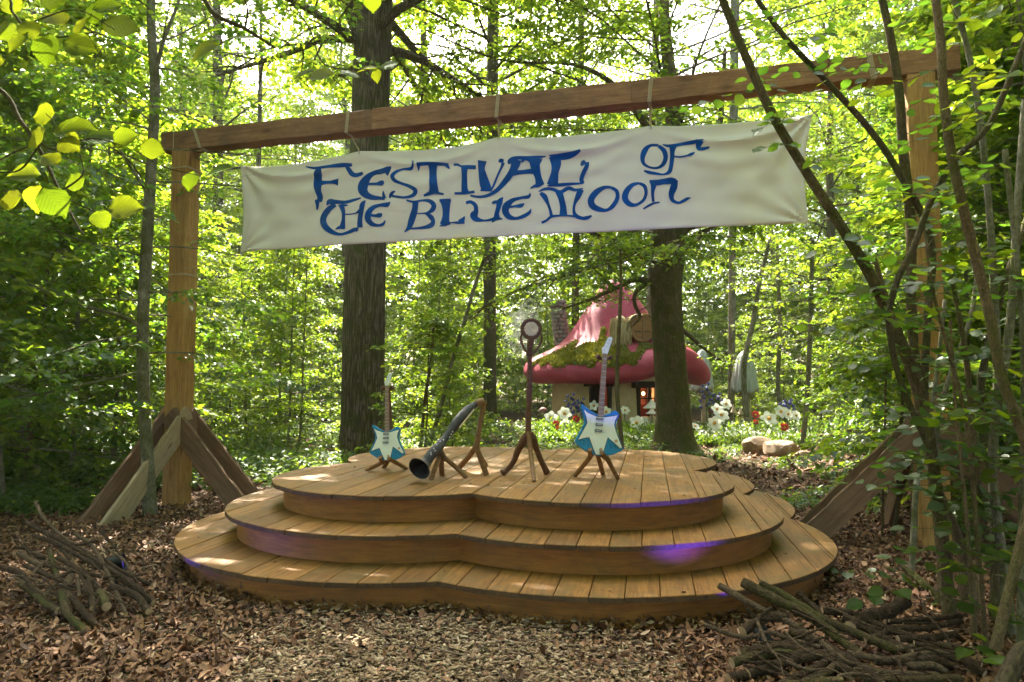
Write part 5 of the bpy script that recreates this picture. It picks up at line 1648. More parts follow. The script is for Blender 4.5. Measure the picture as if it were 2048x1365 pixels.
def flower(name, label, cat, u, v, D, r_px, n_pet, mat, face, group, Wk=0.72, cup=0.15, seed=0, cen=0.24, stem_h=None):
    c = at(u, v, D)
    base = Vector((c.x, c.y + 0.05, gh(c.x, c.y)))
    t = thing(name, label, cat, base, group)
    R = r_px * D / FPX
    rg = random.Random(seed)
    key = (round(R, 3), Wk, cup)
    me = petal_mesh(R, R * Wk, cup)
    me.materials.append(mat)
    fz = Vector(face).normalized()
    q = fz.to_track_quat('Z', 'Y').to_matrix()
    a0 = rg.uniform(0, 6.28)
    for k in range(n_pet):
        a = a0 + 2 * math.pi * k / n_pet + rg.uniform(-0.09, 0.09)
        mt = (q @ Matrix.Rotation(a, 3, 'Z') @ Matrix.Rotation(rg.uniform(-0.15, 0.15), 3, 'Y')).to_4x4()
        mt.translation = c
        link_mesh('petal', me, None, t, mt)
    m = MB(); cc = c + fz * 0.01
    m.lathe([(R * cen, -0.01), (R * cen * 0.9, R * 0.08), (R * cen * 0.55, R * 0.15), (0.004, R * 0.17)], 12)
    m.v = [cc + q @ p for p in m.v]
    m.build('flower_centre', M['pollen'], t)
    m = MB(); m.tube([base + Vector((0, 0, -0.05)), (base + c) / 2 + Vector((rg.gauss(0, 0.02), 0.05, 0)), c - fz * 0.02], [0.016, 0.013, 0.012], 6); m.build('stem', M['stem'], t)
    return t
DA = [(1102, 836, 18.4, 13, (-0.2, -1, 0.3), 'white daisy farthest left in the flower bed'), (1129, 828, 18.7, 13, (0.1, -1, 0.35), 'upper white daisy beside the blue bellflowers left of the guitar'), (1131, 851, 18.0, 12, (0.5, -1, 0.1), 'low white daisy seen edge-on near the red flowers left of the guitar'),
      (1188, 812, 19.0, 10, (-0.6, -1, 0.2), 'white daisy peeking out left of the right guitar neck'), (1212, 824, 18.6, 11, (0.3, -1, 0.6), 'white daisy right of the guitar neck base'), (1250, 821, 19.2, 9, (0.2, -1, 0.5), 'faint white daisy near the house wall right of the guitar'),
      (1273, 846, 17.8, 14, (0.0, -1, 0.55), 'large white daisy right of the right guitar body'), (1288, 845, 18.0, 11, (0.3, -1, 0.4), 'white daisy just left of the mossy trunk'),
      (1429, 847, 17.6, 13, (-0.15, -1, 0.3), 'lowest white daisy right of the mossy trunk'), (1434, 819, 18.6, 11, (-0.1, -1, 0.45), 'white daisy left of the pair below the tall grey mushroom'), (1443, 831, 18.2, 14, (0.1, -1, 0.7), 'middle white daisy right of the mossy trunk'),
      (1452, 809, 18.9, 11, (0.2, -1, 0.4), 'topmost white daisy right of the mossy trunk'), (1538, 838, 17.8, 16, (0.0, -1, 0.7), 'biggest white daisy above the boulder'), (1562, 824, 18.6, 13, (0.0, -1, 0.6), 'white daisy below the violet bellflowers at the right'),
      (1576, 829, 18.5, 11, (0.4, -1, 0.3), 'white daisy second from the right end of the flower bed'), (1592, 832, 18.4, 11, (0.5, -1, 0.2), 'white daisy farthest right in the flower bed'), (1390, 853, 17.5, 9, (0.5, -1, 0.9), 'low white daisy touching the right side of the mossy trunk')]
for i, (u, v, D, r, fc, lab) in enumerate(DA):
    flower('daisy', lab, 'daisy', u, v, D, r * 1.12, 6 if i % 3 else 5, M['petal_w'], fc, 'giant white daisies', 0.86, seed=i)
RD = [(1112, 849, 17.9, 8, 'red flower below the left daisies'), (1117, 858, 17.7, 6, 'lower small red flower at the left of the flower bed'), (1152, 839, 18.2, 8, 'red flower left of the right guitar body'), (1232, 856, 17.8, 6, 'small red flower behind the right guitar body'), (1511, 831, 18.3, 9, 'red flower left of the biggest daisy'), (1511, 845, 17.9, 6, 'small red flower with yellow centre above the boulder'), (1569, 855, 17.4, 9, 'dark red flower above the right end of the boulder'), (1606, 865, 17.2, 6, 'red flower by the thin trunk right of the flower bed')]
for i, (u, v, D, r, lab) in enumerate(RD):
    flower('red_flower', lab, 'flower', u, v, D, r, 7, M['petal_r'], (0.1 * (i % 3 - 1), -1, 0.5), 'red flowers', 0.9, 0.3, 40 + i, 0.3)
def bellflower(u, v0, v1, D, label, n=9, sp=7, seed=0):
    top = at(u, v0, D); base = ground_pt(u, D)
    t = thing('bellflower', label, 'flower', base, 'violet bellflower spikes')
    rg = random.Random(seed)
    m = MB(); m.tube([base, (base + top) / 2 + Vector((0.02, 0, 0)), top], [0.014, 0.012, 0.006], 6); m.build('stem', M['stem'], t)
    bell = MB(); bell.lathe([(0.008, 0.0), (0.022, -0.015), (0.032, -0.045), (0.048, -0.085), (0.036, -0.065)], 10)
    tmp = bell.build('bell', M['petal_b']); me = tmp.data; bpy.data.objects.remove(tmp)
    zb = at(u, v1, D).z
    for k in range(n):
        q = k / max(1, n - 1)
        z = top.z + (zb - top.z) * q
        a = k * 2.4
        r = 0.02 + 0.09 * (0.4 + q)
        mt = (Matrix.Rotation(a, 3, 'Z') @ Matrix.Rotation(-0.6, 3, 'Y')).to_4x4()
        mt.translation = Vector((top.x + r * math.cos(a), top.y + r * math.sin(a) * 0.6, z))
        link_mesh('bell', me, None, t, mt)
for i, (u, v0, v1, D, lab) in enumerate([(1141, 786, 812, 19.3, 'tallest violet bellflower left of the right guitar'), (1151, 803, 825, 19.2, 'short violet bellflower between two others left of the guitar'), (1161, 795, 822, 19.3, 'violet bellflower nearest the guitar'), (1411, 765, 815, 19.4, 'tall violet bellflower spike right of the mossy trunk'), (1433, 785, 808, 19.6, 'violet bellflower above the daisies right of the trunk'), (1567, 803, 818, 18.9, 'violet bellflower above the right daisies'), (1576, 797, 815, 19.0, 'violet bellflower spike at the right end of the flower bed')]):
    bellflower(u, v0, v1, D, lab, 9 if i != 3 else 14, seed=i)
# foliage of the flower bed with tiny blossoms
def bed():
    rg = np.random.default_rng(77)
    P, Dd, Nn, Ls = [], [], [], []
    for i in range(2600):
        if rg.uniform() < 0.5: u, D = rg.uniform(1075, 1330), rg.uniform(16.8, 19.3)
        else: u, D = rg.uniform(1330, 1650), rg.uniform(16.6, 19.6)
        p = ground_pt(u, D)
        k = rg.integers(6, 16)
        a = rg.uniform(0, 6.28, k)
        h = rg.uniform(0.08, 0.42 if D > 17.6 else 0.26)
        P.append(np.stack([p.x + rg.normal(0, 0.05, k), p.y + rg.normal(0, 0.05, k), p.z + h * rg.uniform(0.2, 1, k)], 1))
        Dd.append(np.stack([np.cos(a), np.sin(a), rg.uniform(0.2, 1.6, k)], 1)); Nn.append(rg.normal(0, 1, (k, 3))); Ls.append(rg.uniform(0.07, 0.2, k))
    P, Dd, Nn, Ls = map(np.concatenate, (P, Dd, Nn, Ls))
    o = link_mesh('bed_foliage', leaves_mesh('bed_foliage', P, Dd, Nn, Ls, Ls * 0.3, 0.15, M['leaf_ground']), None)
    tag(o, 'grassy green foliage of the flower bed in front of the mushroom house', 'foliage', None, 'stuff')
    n = 3000
    u = rg.uniform(1078, 1650, n); D = rg.uniform(16.7, 19.3, n)
    P = np.stack([(u - 1024) / FPX * D, D, rg.uniform(0.12, 0.48, n) * (0.55 + 0.45 * (D - 16.7) / 2.6)], 1)
    L = rg.uniform(0.035, 0.08, n)
    o = link_mesh('small_blossoms', leaves_mesh('small_blossoms', P, rg.normal(0, 1, (n, 3)), rg.normal(0, 0.5, (n, 3)) + np.array([0, -1, 0.6]), L, L * 0.9, 0.1, M['petal_w']), None)
    tag(o, 'tiny white blossoms sprinkled over the flower bed', 'blossoms', None, 'stuff')
bed()

# ------------------------------------------------------------------ boulders, stump, log pile
def rock_mat():
    m, nt, b = new_mat('sandstone')
    tc = nt.nodes.new('ShaderNodeTexCoord')
    f = noise(nt, tc.outputs['Object'], 5.0, 10, 0.7, 0.9)
    r = ramp(nt, [(0.3, (0.12, 0.07, 0.04)), (0.48, (0.28, 0.18, 0.105)), (0.62, (0.38, 0.28, 0.18)), (0.75, (0.47, 0.38, 0.28))], f)
    nt.links.new(r.outputs[0], b.inputs['Base Color']); b.inputs['Roughness'].default_value = 0.85
    bump(nt, b, f, 0.7, 0.05)
    return m
M['rock'] = rock_mat()
def rock(label, u0, u1, v_top, v_bot, seed, flat=1.0):
    g = on_ground((u0 + u1) / 2, v_bot)
    D = g.y
    w = (u1 - u0) * D / FPX; h = (v_bot - v_top) * D / FPX
    rg = random.Random(seed)
    bm = bmesh.new()
    bmesh.ops.create_icosphere(bm, subdivisions=4, radius=1.0)
    planes = [(Vector((rg.gauss(0, 1), rg.gauss(0, 1), rg.gauss(0.2, 0.8))).normalized(), rg.uniform(0.62, 0.9)) for _ in range(11)]
    for v in bm.verts:
        p = v.co.copy()
        for n_, d_ in planes:
            e = p.dot(n_) - d_
            if e > 0: p -= n_ * e * 0.92
        p += p.normalized() * 0.02 * math.sin(p.x * 9 + seed) * math.sin(p.y * 8)
        v.co = Vector((p.x * w * 0.56, p.y * w * 0.45, p.z * h * 0.62 + h * 0.36))
    me = bpy.data.meshes.new('boulder'); bm.to_mesh(me); bm.free()
    me.polygons.foreach_set('use_smooth', [True] * len(me.polygons))
    try: me.set_sharp_from_angle(angle=rad(28))
    except Exception: pass
    o = link_mesh('boulder', me, M['rock']); o.location = (g.x, g.y + w * 0.3, g.z)
    tag(o, label, 'boulder', 'sandstone boulders')
rock('left rounded sandstone boulder with a sunlit top', 1492, 1556, 874, 910, 2)
rock('right angular sandstone boulder leaning against the left one', 1534, 1610, 878, 916, 5)
rock('low pale flat rock in front of the boulders', 1580, 1636, 903, 920, 9)
sg = on_ground(1650, 902)
m = MB(); m.tube([sg + Vector((0, 0, -0.05)), sg + Vector((0, 0, 0.1)), sg + Vector((0.02, 0, 0.34)), sg + Vector((0.02, 0, 0.36))], [0.26, 0.20, 0.18, 0.16], 18)
st = m.build('tree_stump', M['hazel_bark']); tag(st, 'short brown tree stump right of the boulders', 'stump')
M['cut_wood'] = plain_mat('cut_wood_end', (0.36, 0.25, 0.14), 0.85, 0, 0.25, 25)
rgl = random.Random(12)
lg = on_ground(1785, 900)
for i in range(13):
    row = i // 5
    y = (i % 5) * 0.17 + row * 0.08
    r = rgl.uniform(0.06, 0.085)
    z = 0.07 + row * 0.145
    p0 = lg + Vector((-0.75 + rgl.uniform(-0.12, 0.12), y, z)); p1 = lg + Vector((0.75 + rgl.uniform(-0.1, 0.1), y + rgl.uniform(-0.04, 0.04), z + rgl.uniform(-0.01, 0.01)))
    m = MB(); m.tube([p0, p0.lerp(p1, 0.5) + Vector((0, 0, rgl.uniform(-0.015, 0.015))), p1], [r, r * 0.95, r * 0.9], 10)
    for fi in range(len(m.f) - 2, len(m.f)): m.mi[fi] = 1
    tag(m.build('log', [M['hazel_bark'], M['cut_wood']]), 'cut log in the low woodpile behind the right post', 'log', 'logs of the woodpile')

# smoke drifting from the chimney
def smoke():
    m = bpy.data.materials.new('chimney_smoke'); m.use_nodes = True
    nt = m.node_tree
    nt.nodes.remove(nt.nodes['Principled BSDF'])
    pv = nt.nodes.new('ShaderNodeVolumePrincipled')
    pv.inputs['Color'].default_value = (0.95, 0.95, 0.95, 1)
    tc = nt.nodes.new('ShaderNodeTexCoord')
    f = noise(nt, tc.outputs['Object'], 2.2, 3, 0.6)
    r = ramp(nt, [(0.42, (0, 0, 0)), (0.72, (0.3, 0.3, 0.3))], f)
    nt.links.new(r.outputs[0], pv.inputs['Density'])
    nt.links.new(pv.outputs[0], nt.nodes['Material Output'].inputs['Volume'])
    b = MB()
    top = at(1112, 604, 22.8)
    pts = crom([(*(top + Vector((0.02, 0, -0.02))), 0.14), (*(top + Vector((-0.25, 0, 0.12))), 0.24), (*(top + Vector((-0.6, 0, -0.1))), 0.42), (*(top + Vector((-0.95, -0.1, -0.55))), 0.6), (*(top + Vector((-1.2, -0.2, -1.2))), 0.62), (*(top + Vector((-1.35, -0.2, -1.8))), 0.4)], 4)
    b.tube([p[:3] for p in pts], [p[3] for p in pts], 16)
    o = outward(b.build('smoke', m))
    tag(o, 'thin pale smoke drifting left from the stone chimney', 'smoke', None, 'stuff')
smoke()

# things half hidden behind the leaves at the far left
M['tub_pale'] = plain_mat('pale_tub', (0.55, 0.57, 0.56), 0.6, 0, 0.1)
M['tub_blue'] = plain_mat('blue_tub', (0.10, 0.22, 0.36), 0.6, 0, 0.1)
tb_ = ground_pt(105, 16.0)
tbl = thing('trestle_table', 'low wooden trestle table half hidden by leaves at the far left', 'table', tb_)
timber('table_top', tb_ + Vector((-0.75, 0, 0.62)), tb_ + Vector((0.75, 0, 0.62)), 0.5, 0.04, M['brace_pale'], tbl)
for sx in (-0.6, 0.6):
    for sy in (-0.2, 0.2):
        timber('leg', tb_ + Vector((sx, sy, 0)), tb_ + Vector((sx, sy, 0.6)), 0.05, 0.05, M['brace'], tbl, (0, 1, 0))
for (dx, dy, z, r, h, mt, lab) in ((-0.45, 0.02, 0.642, 0.13, 0.2, 'tub_pale', 'pale tub standing on the table at the far left'), (0.35, -0.05, 0.642, 0.11, 0.16, 'tub_blue', 'blue tub standing on the table at the far left'), (-0.95, -0.3, gh(tb_.x, tb_.y), 0.2, 0.34, 'tub_pale', 'larger pale tub on the ground left of the far table')):
    c = Vector((tb_.x + dx, tb_.y + dy, tb_.z * (1 if z > 0.5 else 0) + z))
    t = thing('tub', lab, 'tub', c)
    m = MB(); m.lathe([(0.01, 0), (r * 0.8, 0), (r, h), (r * 1.06, h), (r * 1.06, h + 0.015), (r * 0.95, h + 0.015), (r * 0.78, 0.02), (0.01, 0.02)], 20, c); m.build('body', M[mt], t)
    m = MB(); m.tube([c + Vector((r * math.cos(a), 0, h + 0.9 * r * math.sin(a))) for a in np.linspace(0, math.pi, 10)], 0.008, 6); m.build('handle', M['fret'] if 'fret' in M else M['tub_pale'], t)

# ------------------------------------------------------------------ instruments on the stage
ZT = RISE * 3 + 0.003
def deck(u, v): return on_ground(u, v, ZT)
M['teal'] = plain_mat('teal_paint', (0.006, 0.20, 0.42), 0.45, 0, 0.25, 9)
M['g_white'] = plain_mat('white_paint', (0.74, 0.78, 0.70), 0.45, 0, 0.06, 14)
M['g_black'] = plain_mat('black_outline', (0.008, 0.009, 0.012), 0.6, 0, 0.1)
M['pickup'] = plain_mat('dark_pickup', (0.03, 0.03, 0.03), 0.35, 0.3, 0.2)
M['fret'] = plain_mat('silver_wire', (0.55, 0.55, 0.55), 0.3, 0.8, 0.1)
M['fretboard'] = wood_mat('fretboard_wood', (0.17, 0.088, 0.042), (0.27, 0.15, 0.075), (0.36, 0.22, 0.12), 0.5, False, 0.1)
M['knob'] = plain_mat('cream_knob', (0.5, 0.36, 0.2), 0.5, 0, 0.15)

# outline drawn in units of the enlarged photograph, x right, y down
BODY = [(668, 738), (700, 752), (740, 782), (790, 806), (850, 806), (880, 792), (918, 764), (935, 770), (956, 796), (944, 830), (934, 876), (950, 930), (978, 990), (1000, 1042), (985, 1058), (930, 1088), (870, 1104), (830, 1108), (780, 1102), (720, 1075), (665, 1042), (640, 1018), (655, 985), (685, 920), (704, 872), (694, 820), (675, 775)]
STAR = [(690, 778), (720, 800), (790, 824), (850, 824), (900, 812), (944, 800), (926, 840), (922, 876), (940, 930), (972, 1000), (988, 1032), (978, 1042), (880, 966), (862, 1040), (848, 1098), (800, 1100), (780, 1060), (745, 978), (700, 990), (664, 1004), (690, 950), (724, 876), (712, 830)]
def guitar(label, foot_u, v_bot, v_head, D, tilt, lean, sc, stand_label, feet):
    """sc metres per drawing unit; local frame: x right, y up, z to the camera"""
    cx, cyb = 822.0, 1106.0
    base = at(foot_u, v_bot, D)
    X = Matrix.Rotation(-tilt, 3, 'Y') @ Vector((1, 0, 0))
    Y = (Matrix.Rotation(-tilt, 3, 'Y') @ Vector((0, 0, 1)))
    X = Vector((math.cos(tilt), 0, -math.sin(tilt))); Y = Vector((math.sin(tilt), 0, math.cos(tilt)))
    Lm = Matrix.Rotation(-lean, 3, 'X')
    X, Y = Lm @ X, Lm @ Y
    Z = X.cross(Y)
    g = thing('electric_guitar', label, 'guitar', Vector((base.x, base.y, base.z)))
    def loc(poly): return [((x - cx) * sc, (cyb - y) * sc) for x, y in poly]
    def rev(p):
        a = sum(p[i][0] * p[(i + 1) % len(p)][1] - p[(i + 1) % len(p)][0] * p[i][1] for i in range(len(p)))
        return p if a > 0 else p[::-1]
    th = 150 * sc * 0.55
    m = MB(); m.prism(rev(loc(BODY)), base, X, Y, th); body = m.build('body', M['teal'], g, smooth=False)
    bev = body.modifiers.new('edge', 'BEVEL'); bev.width = 0.006; bev.segments = 2; bev.limit_method = 'ANGLE'
    def grow_poly(p, k):
        p = rev(p); n = len(p); out = []
        for i in range(n):
            a, b, c = Vector((*p[i - 1], 0)), Vector((*p[i], 0)), Vector((*p[(i + 1) % n], 0))
            d1, d2 = (b - a).normalized(), (c - b).normalized()
            nn = Vector((d1.y + d2.y, -d1.x - d2.x, 0))
            nn = nn.normalized() if nn.length > 1e-6 else Vector((d1.y, -d1.x, 0))
            out.append((p[i][0] + nn.x * k, p[i][1] + nn.y * k))
        return out
    st = loc(STAR)
    m = MB(); m.prism(grow_poly(st, 5 * sc), base + Z * (th / 2 + 0.002), X, Y, 0.004); m.build('outline', M['g_black'], g, smooth=False)
    m = MB(); m.prism(rev(st), base + Z * (th / 2 + 0.005), X, Y, 0.006); m.build('pickguard', M['g_white'], g, smooth=False)
    # painted cracks in the teal corners
    m = MB()
    for cr in ([(700, 1000), (712, 1018), (705, 1034), (715, 1045)], [(735, 1030), (748, 1042), (740, 1060), (752, 1072)], [(900, 1020), (912, 1032), (905, 1048)], [(930, 1020), (942, 1034), (938, 1048)], [(690, 1006), (672, 1020)], [(686, 900), (700, 915)], [(930, 800), (944, 812)]):
        pts = loc(cr)
        m.tube([base + X * a + Y * b + Z * (th / 2 + 0.0006) for a, b in pts], 0.0018, 4)
    m.build('crack_line', M['g_black'], g, smooth=False)
    P = lambda x, y, z: base + X * (x - cx) * sc + Y * (cyb - y) * sc + Z * z
    zf = th / 2 + 0.008
    R3 = Matrix((X, Y, Z)).transposed()
    for k, yy in enumerate((840, 882, 926)):
        m = MB(); m.box(P(812 - k * 2, yy, zf + 0.006), (54 * sc, 17 * sc, 0.012), R3)
        pk = m.build('pickup', M['pickup'], g, smooth=False)
        m = MB()
        for j in range(5): m.box(P(812 - k * 2 + (j - 2) * 9, yy, zf + 0.0125), (4.5 * sc, 8 * sc, 0.003), R3)
        m.build('pole_piece', M['fret'], pk, smooth=False)
    for (kx, ky) in ((942, 988), (834, 1060)):
        m = MB(); m.lathe([(12 * sc, 0), (12 * sc, 10 * sc), (9 * sc, 14 * sc), (0.001, 14 * sc)], 14)
        m.v = [P(kx, ky, zf) + R3 @ v for v in m.v]; m.build('knob', M['knob'], g)
    # neck
    nt_y = 345.0
    m = MB()
    m.prism(rev(loc([(798, 818), (842, 818), (838, nt_y), (804, nt_y)])), base + Z * (zf - 0.010), X, Y, 0.024)
    neck = m.build('neck', M['fretboard'], g, smooth=False)
    m = MB(); y = 812.0; gap = 30.0
    k = 0
    while y > nt_y + 5:
        w = 42 - 10 * (812 - y) / 467
        m.box(P(821, y, zf + 0.003), (w * sc, 2.2 * sc, 0.004), R3)
        y -= gap; gap *= 1.05
    m.build('frets', M['fret'], neck, smooth=False)
    m = MB()
    for j in range(4):
        m.tube([P(806 + j * 9.5, 930, zf + 0.014), P(808 + j * 8, nt_y - 10, zf + 0.008)], 0.0006, 4)
    m.build('strings', M['fret'], neck, smooth=False)
    # headstock
    hs = [(803, 348), (841, 348), (852, 300), (868, 240), (872, 228), (866, 216), (852, 212), (838, 220), (812, 285), (796, 305), (800, 330)]
    m = MB(); m.prism(rev(loc(hs)), base + Z * (zf - 0.012), X, Y, 0.022); hd = m.build('headstock', M['g_white'], g, smooth=False)
    for j, (kx, ky) in enumerate(((814, 318), (826, 292), (838, 264), (848, 240))):
        m = MB(); m.lathe([(5 * sc, 0), (5 * sc, 7 * sc), (0.001, 8 * sc)], 10); m.v = [P(kx, ky, zf) + R3 @ v for v in m.v]; m.build('tuning_peg', M['fret'], hd)
    # stand
    f0 = deck(*feet[0]); f1 = deck(*feet[1]); f2 = deck(*feet[2])
    s = thing('guitar_stand', stand_label, 'stand', (f0 + f1 + f2) / 3)
    hub = P(822, 1075, -th / 2 - 0.05)
    lr = 0.0225
    m = MB(); m.tube([f0, P(765, 1120, 0.0), P(752, 1068, th / 2 + 0.02)], [lr * 0.8, lr, lr * 0.95], 8); m.build('leg', M['stand'], s)
    m = MB(); m.tube([f1, P(890, 1120, 0.0), P(838, 1085, th / 2 + 0.03)], [lr * 0.8, lr, lr * 0.9], 8); m.build('leg', M['stand'], s)
    m = MB(); m.tube([f2, hub], [lr, lr], 8); m.build('leg', M['stand'], s)
    m = MB(); m.tube([P(765, 1120, -th / 2 - 0.03), hub, P(890, 1120, -th / 2 - 0.03)], lr * 0.8, 8); m.tube([P(765, 1120, 0), P(765, 1120, -th / 2 - 0.03)], lr * 0.8, 8); m.tube([P(890, 1120, 0), P(890, 1120, -th / 2 - 0.03)], lr * 0.8, 8); m.build('crossbar', M['stand'], s)
    m = MB(); m.tube([hub, P(840, 800, -th / 2 - 0.045), P(828, 420, -0.05), P(824, 352, -0.045)], [lr, lr * 0.8, lr * 0.6, lr * 0.6], 8); m.build('pole', M['mic_wood'], s)
    m = MB(); m.tube([P(766, 358, 0.015), P(778, 366, 0.0), P(800, 372, -0.035), P(824, 372, -0.04), P(848, 372, -0.035), P(866, 364, 0.0), P(880, 356, 0.015)], [lr * 0.8, lr, lr * 0.7, lr * 0.7, lr * 0.7, lr, lr * 0.8], 8); m.build('neck_fork', M['mic_wood'], s)
    return g
k6 = 6.30 / FPX * 0.2636
guitar('larger blue and white star-shaped electric guitar right of the microphone stand', 1196, 912, 680, 6.18, rad(5.0), rad(8), k6, 'branch-wood stand holding the larger right guitar', ((1150, 953), (1236, 958), (1206, 949)))
k7 = 6.8 / FPX * 0.2636 * 0.735
guitar('smaller blue and white star-shaped electric guitar at the left of the stage', 776, 922, 756, 6.72, rad(-2.2), rad(8), k7, 'branch-wood stand holding the smaller left guitar', ((733, 941), (814, 938), (768, 935)))

# ---- microphone stand
S4 = 300 / 1138
def mz(x, y): return (980 + x * S4, 620 + y * S4)
mf = deck(*mz(318, 1262))
DM = mf.y
mic = thing('microphone_stand', 'tall carved dark wood microphone stand with a round honeycomb head', 'microphone stand', mf)
def mp(x, y, d=0.0):
    return at(*mz(x, y), DM + d)
m = MB(); pts = crom([(*mp(308, 235), 0.030), (*mp(303, 300), 0.026), (*mp(300, 420), 0.021), (*mp(302, 520), 0.026), (*mp(298, 640), 0.026), (*mp(292, 760), 0.024), (*mp(290, 880), 0.026), (*mp(292, 960), 0.026), (*mp(294, 1010), 0.014)], 5)
m.tube([p[:3] for p in pts], [p[3] for p in pts], 12); m.build('shaft', M['mic_wood'], mic)
fl, fm, fr_ = deck(*mz(92, 1255)), deck(*mz(336, 1305)), deck(*mz(432, 1252))
def mleg(pts, rs):
    m = MB(); sm = crom([(*p, r) for p, r in zip(pts, rs)], 5); m.tube([p[:3] for p in sm], [p[3] for p in sm], 10); m.build('leg', M['mic_wood'], mic)
mleg([mp(285, 925), mp(265, 980, 0.02), mp(215, 1060, 0.04), mp(180, 1150, 0.06), mp(130, 1215, 0.08), fl + Vector((0, 0, 0.02))], [0.018, 0.04, 0.032, 0.026, 0.026, 0.034])
mleg([mp(308, 925), mp(325, 975, 0.02), mp(350, 1050, 0.03), mp(385, 1140, 0.05), mp(415, 1200, 0.06), fr_ + Vector((0, 0, 0.02))], [0.018, 0.038, 0.028, 0.026, 0.028, 0.032])
m = MB(); m.tube([mp(292, 925, -0.03), mp(300, 1000, -0.05), mp(316, 1150, -0.12), fm], [0.02, 0.023, 0.02, 0.018], 10); m.build('leg', M['stand'], mic)
hc = mp(313, 145)
um = S4 * DM / FPX
m = MB(); ring = [(70 * um * math.cos(a), 70 * um * math.sin(a)) for a in np.linspace(0, 2 * math.pi, 41)]
m.tube([hc + Vector((x, 0, z)) for x, z in ring], 13 * um, 10, cap=False); hdring = m.build('head_ring', M['mic_wood'], mic)
M['honey'] = plain_mat('cream_honeycomb', (0.78, 0.70, 0.44), 0.6, 0, 0.15, 25)
M['honey_dark'] = plain_mat('honeycomb_back', (0.16, 0.12, 0.06), 0.8, 0, 0.2, 25)
m = MB(); m.prism(disc_pts(0, 60 * um), hc + Vector((0, 0.004, 0)), Vector((1, 0, 0)), Vector((0, 0, 1)), 0.02); m.build('head_back', M['honey_dark'], mic, smooth=False)
m = MB(); st_ = 9.2 * um
for i in range(-8, 9):
    for j in range(-8, 9):
        x, z = (i + 0.5 * (j % 2)) * st_, j * st_ * 0.866
        if math.hypot(x, z) > 54 * um: continue
        m.add([hc + Vector((x + st_ * 0.53 * math.cos(a), -0.007, z + st_ * 0.53 * math.sin(a))) for a in np.linspace(0.52, 6.80, 7)[:6]] + [hc + Vector((x, -0.013, z))], [(k, (k + 1) % 6, 6) for k in range(6)])
hcell = m.build('honeycomb', M['honey'], mic, smooth=False); hcell['kind'] = 'stuff'
for s in (-1, 1):
    m = MB(); sm = crom([(*mp(313 + s * 74, 180), 0.008), (*mp(313 + s * 78, 230), 0.011), (*mp(311 + s * 55, 285, -0.01), 0.011), (*mp(307 + s * 30, 320, -0.02), 0.010), (*mp(304 + s * 20, 348, -0.02), 0.008)], 5)
    m.tube([p[:3] for p in sm], [p[3] for p in sm], 8); m.build('head_arm', M['mic_wood'], mic)
m = MB(); m.tube([mp(313, 225, -0.01), mp(310, 260, -0.02), mp(305, 300, -0.02)], [0.03, 0.024, 0.02], 8); m.build('collar', M['mic_wood'], mic)

# ---- horn on its two stands
S5 = 300 / 1780
def hz(x, y): return (700 + x * S5, 740 + y * S5)
def hp(x, y, D): return at(*hz(x, y), D)
hfront = deck(*hz(880, 1300))
horn_c = [(905, 1095, 64), (955, 1020, 62), (1020, 950, 66), (1075, 885, 56), (1120, 825, 44), (1175, 752, 46), (1235, 672, 60), (1295, 598, 64), (1352, 530, 60), (1412, 470, 52), (1475, 420, 42), (1560, 378, 36)]
def depth_at(i, n): return 6.17 + 0.33 * i / (n - 1)
pts = []
for i, (x, y, r) in enumerate(horn_c):
    D_ = depth_at(i, len(horn_c)); p = hp(x, y, D_); pts.append((*p, r * S5 * D_ / FPX))
def horn_mat():
    m_, nt, b = new_mat('dark_carved_horn')
    tc = nt.nodes.new('ShaderNodeTexCoord')
    f = noise(nt, tc.outputs['Object'], 9, 6, 0.6)
    r = ramp(nt, [(0.35, (0.022, 0.022, 0.023)), (0.55, (0.05, 0.048, 0.046)), (0.72, (0.11, 0.068, 0.036))], f)
    nt.links.new(r.outputs[0], b.inputs['Base Color']); b.inputs['Roughness'].default_value = 0.5
    bump(nt, b, f, 0.4, 0.012)
    return m_
M['horn'] = horn_mat()
M['horn_in'] = plain_mat('black_horn_bore', (0.006, 0.006, 0.006), 0.6, 0, 0.1)
horn = thing('wooden_horn', 'long dark carved horn with a flared bell resting on a low wooden stand', 'horn', hfront)
sm = crom(pts, 4)
m = MB(); m.tube([p[:3] for p in sm], [p[3] for p in sm], 16); m.build('pipe', M['horn'], horn)
ax = (Vector(pts[0][:3]) - Vector(pts[1][:3])).normalized()
ax = (ax + Vector((-0.12, -0.55, -0.02))).normalized()
bc = hp(822, 1176, 6.02)
q = ax.to_track_quat('Z', 'Y').to_matrix()
sc_ = S5 * 6.1 / FPX
dist = (bc - Vector(pts[0][:3])).length
def bell_pts(prof, n=36):
    out = MB()
    p0 = Vector(pts[0][:3])
    for (r, t) in prof:
        c = p0.lerp(bc, t)
        for k in range(n):
            a = 2 * math.pi * k / n
            # slightly lens-shaped rim
            ex = 1 + 0.10 * t * math.cos(2 * (a - 0.9))
            out.v.append(c + q @ Vector((r * math.cos(a) * ex, r * math.sin(a) * ex, 0)))
    for i in range(len(prof) - 1):
        for k in range(n):
            out.f.append((i * n + k, i * n + (k + 1) % n, (i + 1) * n + (k + 1) % n, (i + 1) * n + k)); out.mi.append(0)
    return out
R0 = pts[0][3]
m = bell_pts([(R0 * 1.0, -0.05), (R0 * 1.08, 0.25), (R0 * 1.4, 0.55), (R0 * 1.95, 0.82), (R0 * 2.33, 0.97), (R0 * 2.38, 1.0), (R0 * 2.3, 1.02), (R0 * 2.2, 0.99)]); bell_o = m.build('bell', M['horn'], horn, angle=80)
m = bell_pts([(R0 * 2.2, 0.99), (R0 * 1.75, 0.82), (R0 * 0.95, 0.45), (R0 * 0.3, 0.05)]); m.build('bore', M['horn_in'], bell_o, angle=180)
